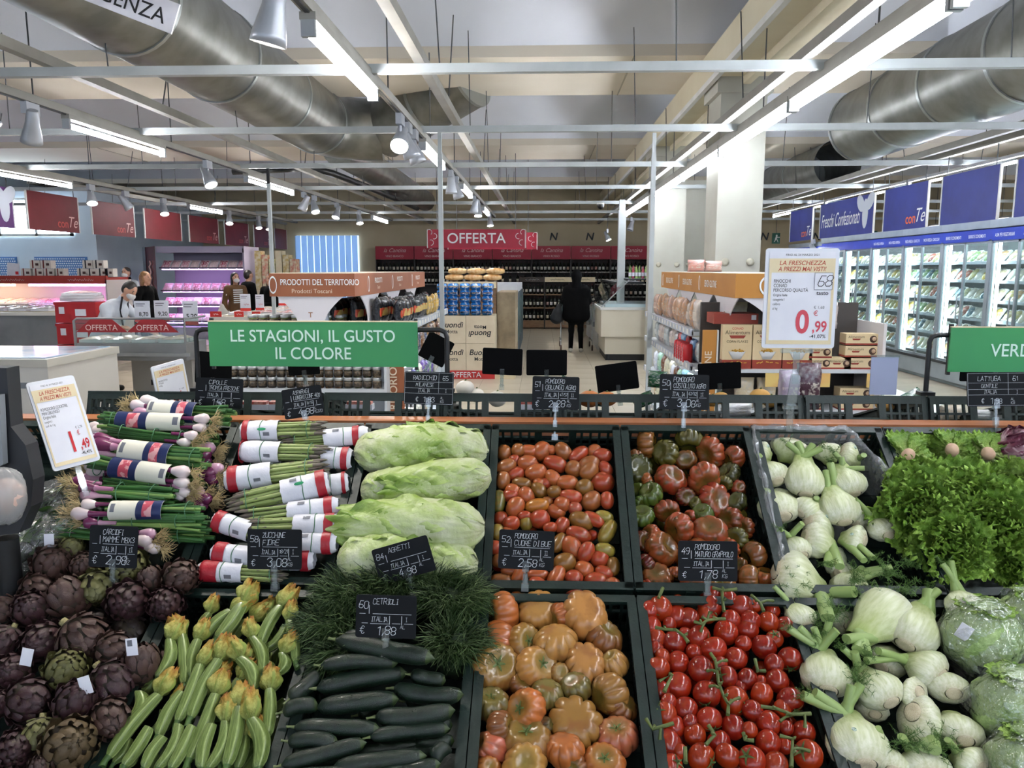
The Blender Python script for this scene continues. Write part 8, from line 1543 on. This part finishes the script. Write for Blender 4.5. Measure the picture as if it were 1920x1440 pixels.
# ---- left edge: bag dispenser, bagged herbs, punnets
bd = T('bag_dispenser', 'black and grey bag dispenser at the left picture edge', 'dispenser', onY(20, 980, 1.95)); by0 = bd.location
pp_ = [onY(x, y, 1.95) for x, y in ((-60, 690), (12, 690), (20, 800), (48, 835), (62, 900), (58, 950), (35, 1000), (-60, 1010))]; MB().prism([(p.x-by0.x, p.z-by0.z) for p in pp_][::-1], .05, M=frame((0, 0, 0), (1, 0, 0), (0, 0, 1), (0, 1, 0))).obj('shell', M_('dispenser_black', '1E2024', '26282C', 6., rough=.5), bd)
pq = [onY(x, y, 1.93) for x, y in ((-60, 740), (2, 740), (8, 870), (-60, 905))]; MB().prism([(p.x-by0.x, p.z-by0.z) for p in pq][::-1], .02, M=frame((0, -.025, 0), (1, 0, 0), (0, 0, 1), (0, 1, 0))).obj('grey_plate', M_('plate_grey', '8A8E92', rough=.4), bd)
MB().tube([(-.03, .02, -.05), (-.03, .02, -.35)], .03, 10).obj('post', BLACK, bd)
hb = T('plastic_bag', 'frosted plastic bag with pale content at the left edge', 'bag', onY(8, 930, 1.85)); lump(.065, 77, .12, 28).obj('film', film('frost_film', 'E4E4E4', .3, .15, .3, .6, 25.), hb, M=SCL(.75, .8, 1.15)); lump(.045, 78, .1, 16).obj('content', M_('bag_content', 'D8A890', 'E0D0C8', 20., rough=.6), hb)
HRB = M_('herb_green', '2C4A1C', '446A2A', 14., rough=.5); HRB2 = M_('herb_pale', '5C8038', '486A2C', 14., rough=.5)
HLF = MB().sheet([[((u*.5)*math.sin(PI*(.1+.85*t)), t, .12*math.sin(PI*t)+.08*u*u) for u in (-1, -.4, .4, 1)] for t in [i/5 for i in range(6)]]).me('leaf', HRB); HLF2 = HLF.copy(); HLF2.materials.clear(); HLF2.materials.append(HRB2)
for k, (x, y, n, s) in enumerate(((80, 1000, 46, .035), (135, 975, 40, .035), (30, 1030, 36, .04), (110, 940, 30, .03))):
    P = UP.px(x, y, .02); o = T('herb_bunch', 'leafy green herbs in a clear bag, %s' % ('centre', 'beside the onions', 'leftmost', 'upper one')[k], 'herbs', P, 'bagged herbs'); rs = random.Random(k)
    for q in range(n):
        d = Vector((rs.uniform(-1, 1), rs.uniform(-1.2, .3), rs.uniform(-.1, 1))).normalized(); mesh_part('leaf', HLF if q % 3 else HLF2, o, TR(d*rs.uniform(.02, .06)) @ aim((0, 0, 0), (d.y, -d.x, .5+rs.random())) @ RZ(rs.random()*6) @ SCL(s, s*1.3, s))
    MB().lathe([(.0001, -.05), (.05, -.02), (.045, .02), (.0001, .04)], 10).obj('stalks', M_('herb_core', '1A2A12', rough=.8), o); lump(.085, 60+k, .12, 22).obj('clear_wrap', WRAP, o, M=SCL(1.1, 1, .8))
for k, (x, y) in enumerate(((72, 858), (60, 892), (90, 905), (172, 808), (185, 830))):
    P = onY(x, y, 2.95 if k < 3 else 2.8); o = T('tomato_punnet', 'clear punnet of small red tomatoes at the left, %s' % ('top', 'lower left', 'lower right', 'far one', 'right of the offer sign')[k], 'punnet', P, 'clear tomato punnets'); MB().box((0, 0, -.03), (.13, .1, .012)).obj('tray', PAPER, o)
    for q in range(12): mesh_part('tomato', CIL[0], o, TR(-.045+.03*(q % 4), -.03+.03*(q//4), -.01+.004*(q % 3)) @ SCL(.03, .03, .03), (.5, .03, .02, 1))
    MB().add(MB().box((0, 0, 0), (.135, .105, .055)).v, MB().box((0, 0, 0), (.1, .1, .1)).f).obj('clear_lid', WRAP, o)
rk = T('punnet_shelf', 'grey shelf under the tomato punnets at the left', 'shelf', onY(80, 960, 2.95)); MB().bx(-.35, .3, -.15, .3, -.03, -.0).obj('board', GREY, rk); MB().bx(-.35, .3, .1, .3, -.9, -.03).obj('support', DGREY, rk)
# ---------------------------------------------------------------- things that still share a label: tell them apart by their place
_by = {}
for o in SC.objects:
    if o.parent is None and o.get('label') and o.get('group'): _by.setdefault((o['label'], o['group']), []).append(o)
for (lb, gp), os_ in _by.items():
    if len(os_) < 2 or len(lb.split()) > 14: continue
    os_.sort(key=lambda o: o.matrix_basis.translation.x); n = len(os_)
    for i, o in enumerate(os_): o['label'] = lb+', '+({2: ('left', 'right'), 3: ('left', 'middle', 'right')}[n][i] if n < 4 else ORD[i])+' one'
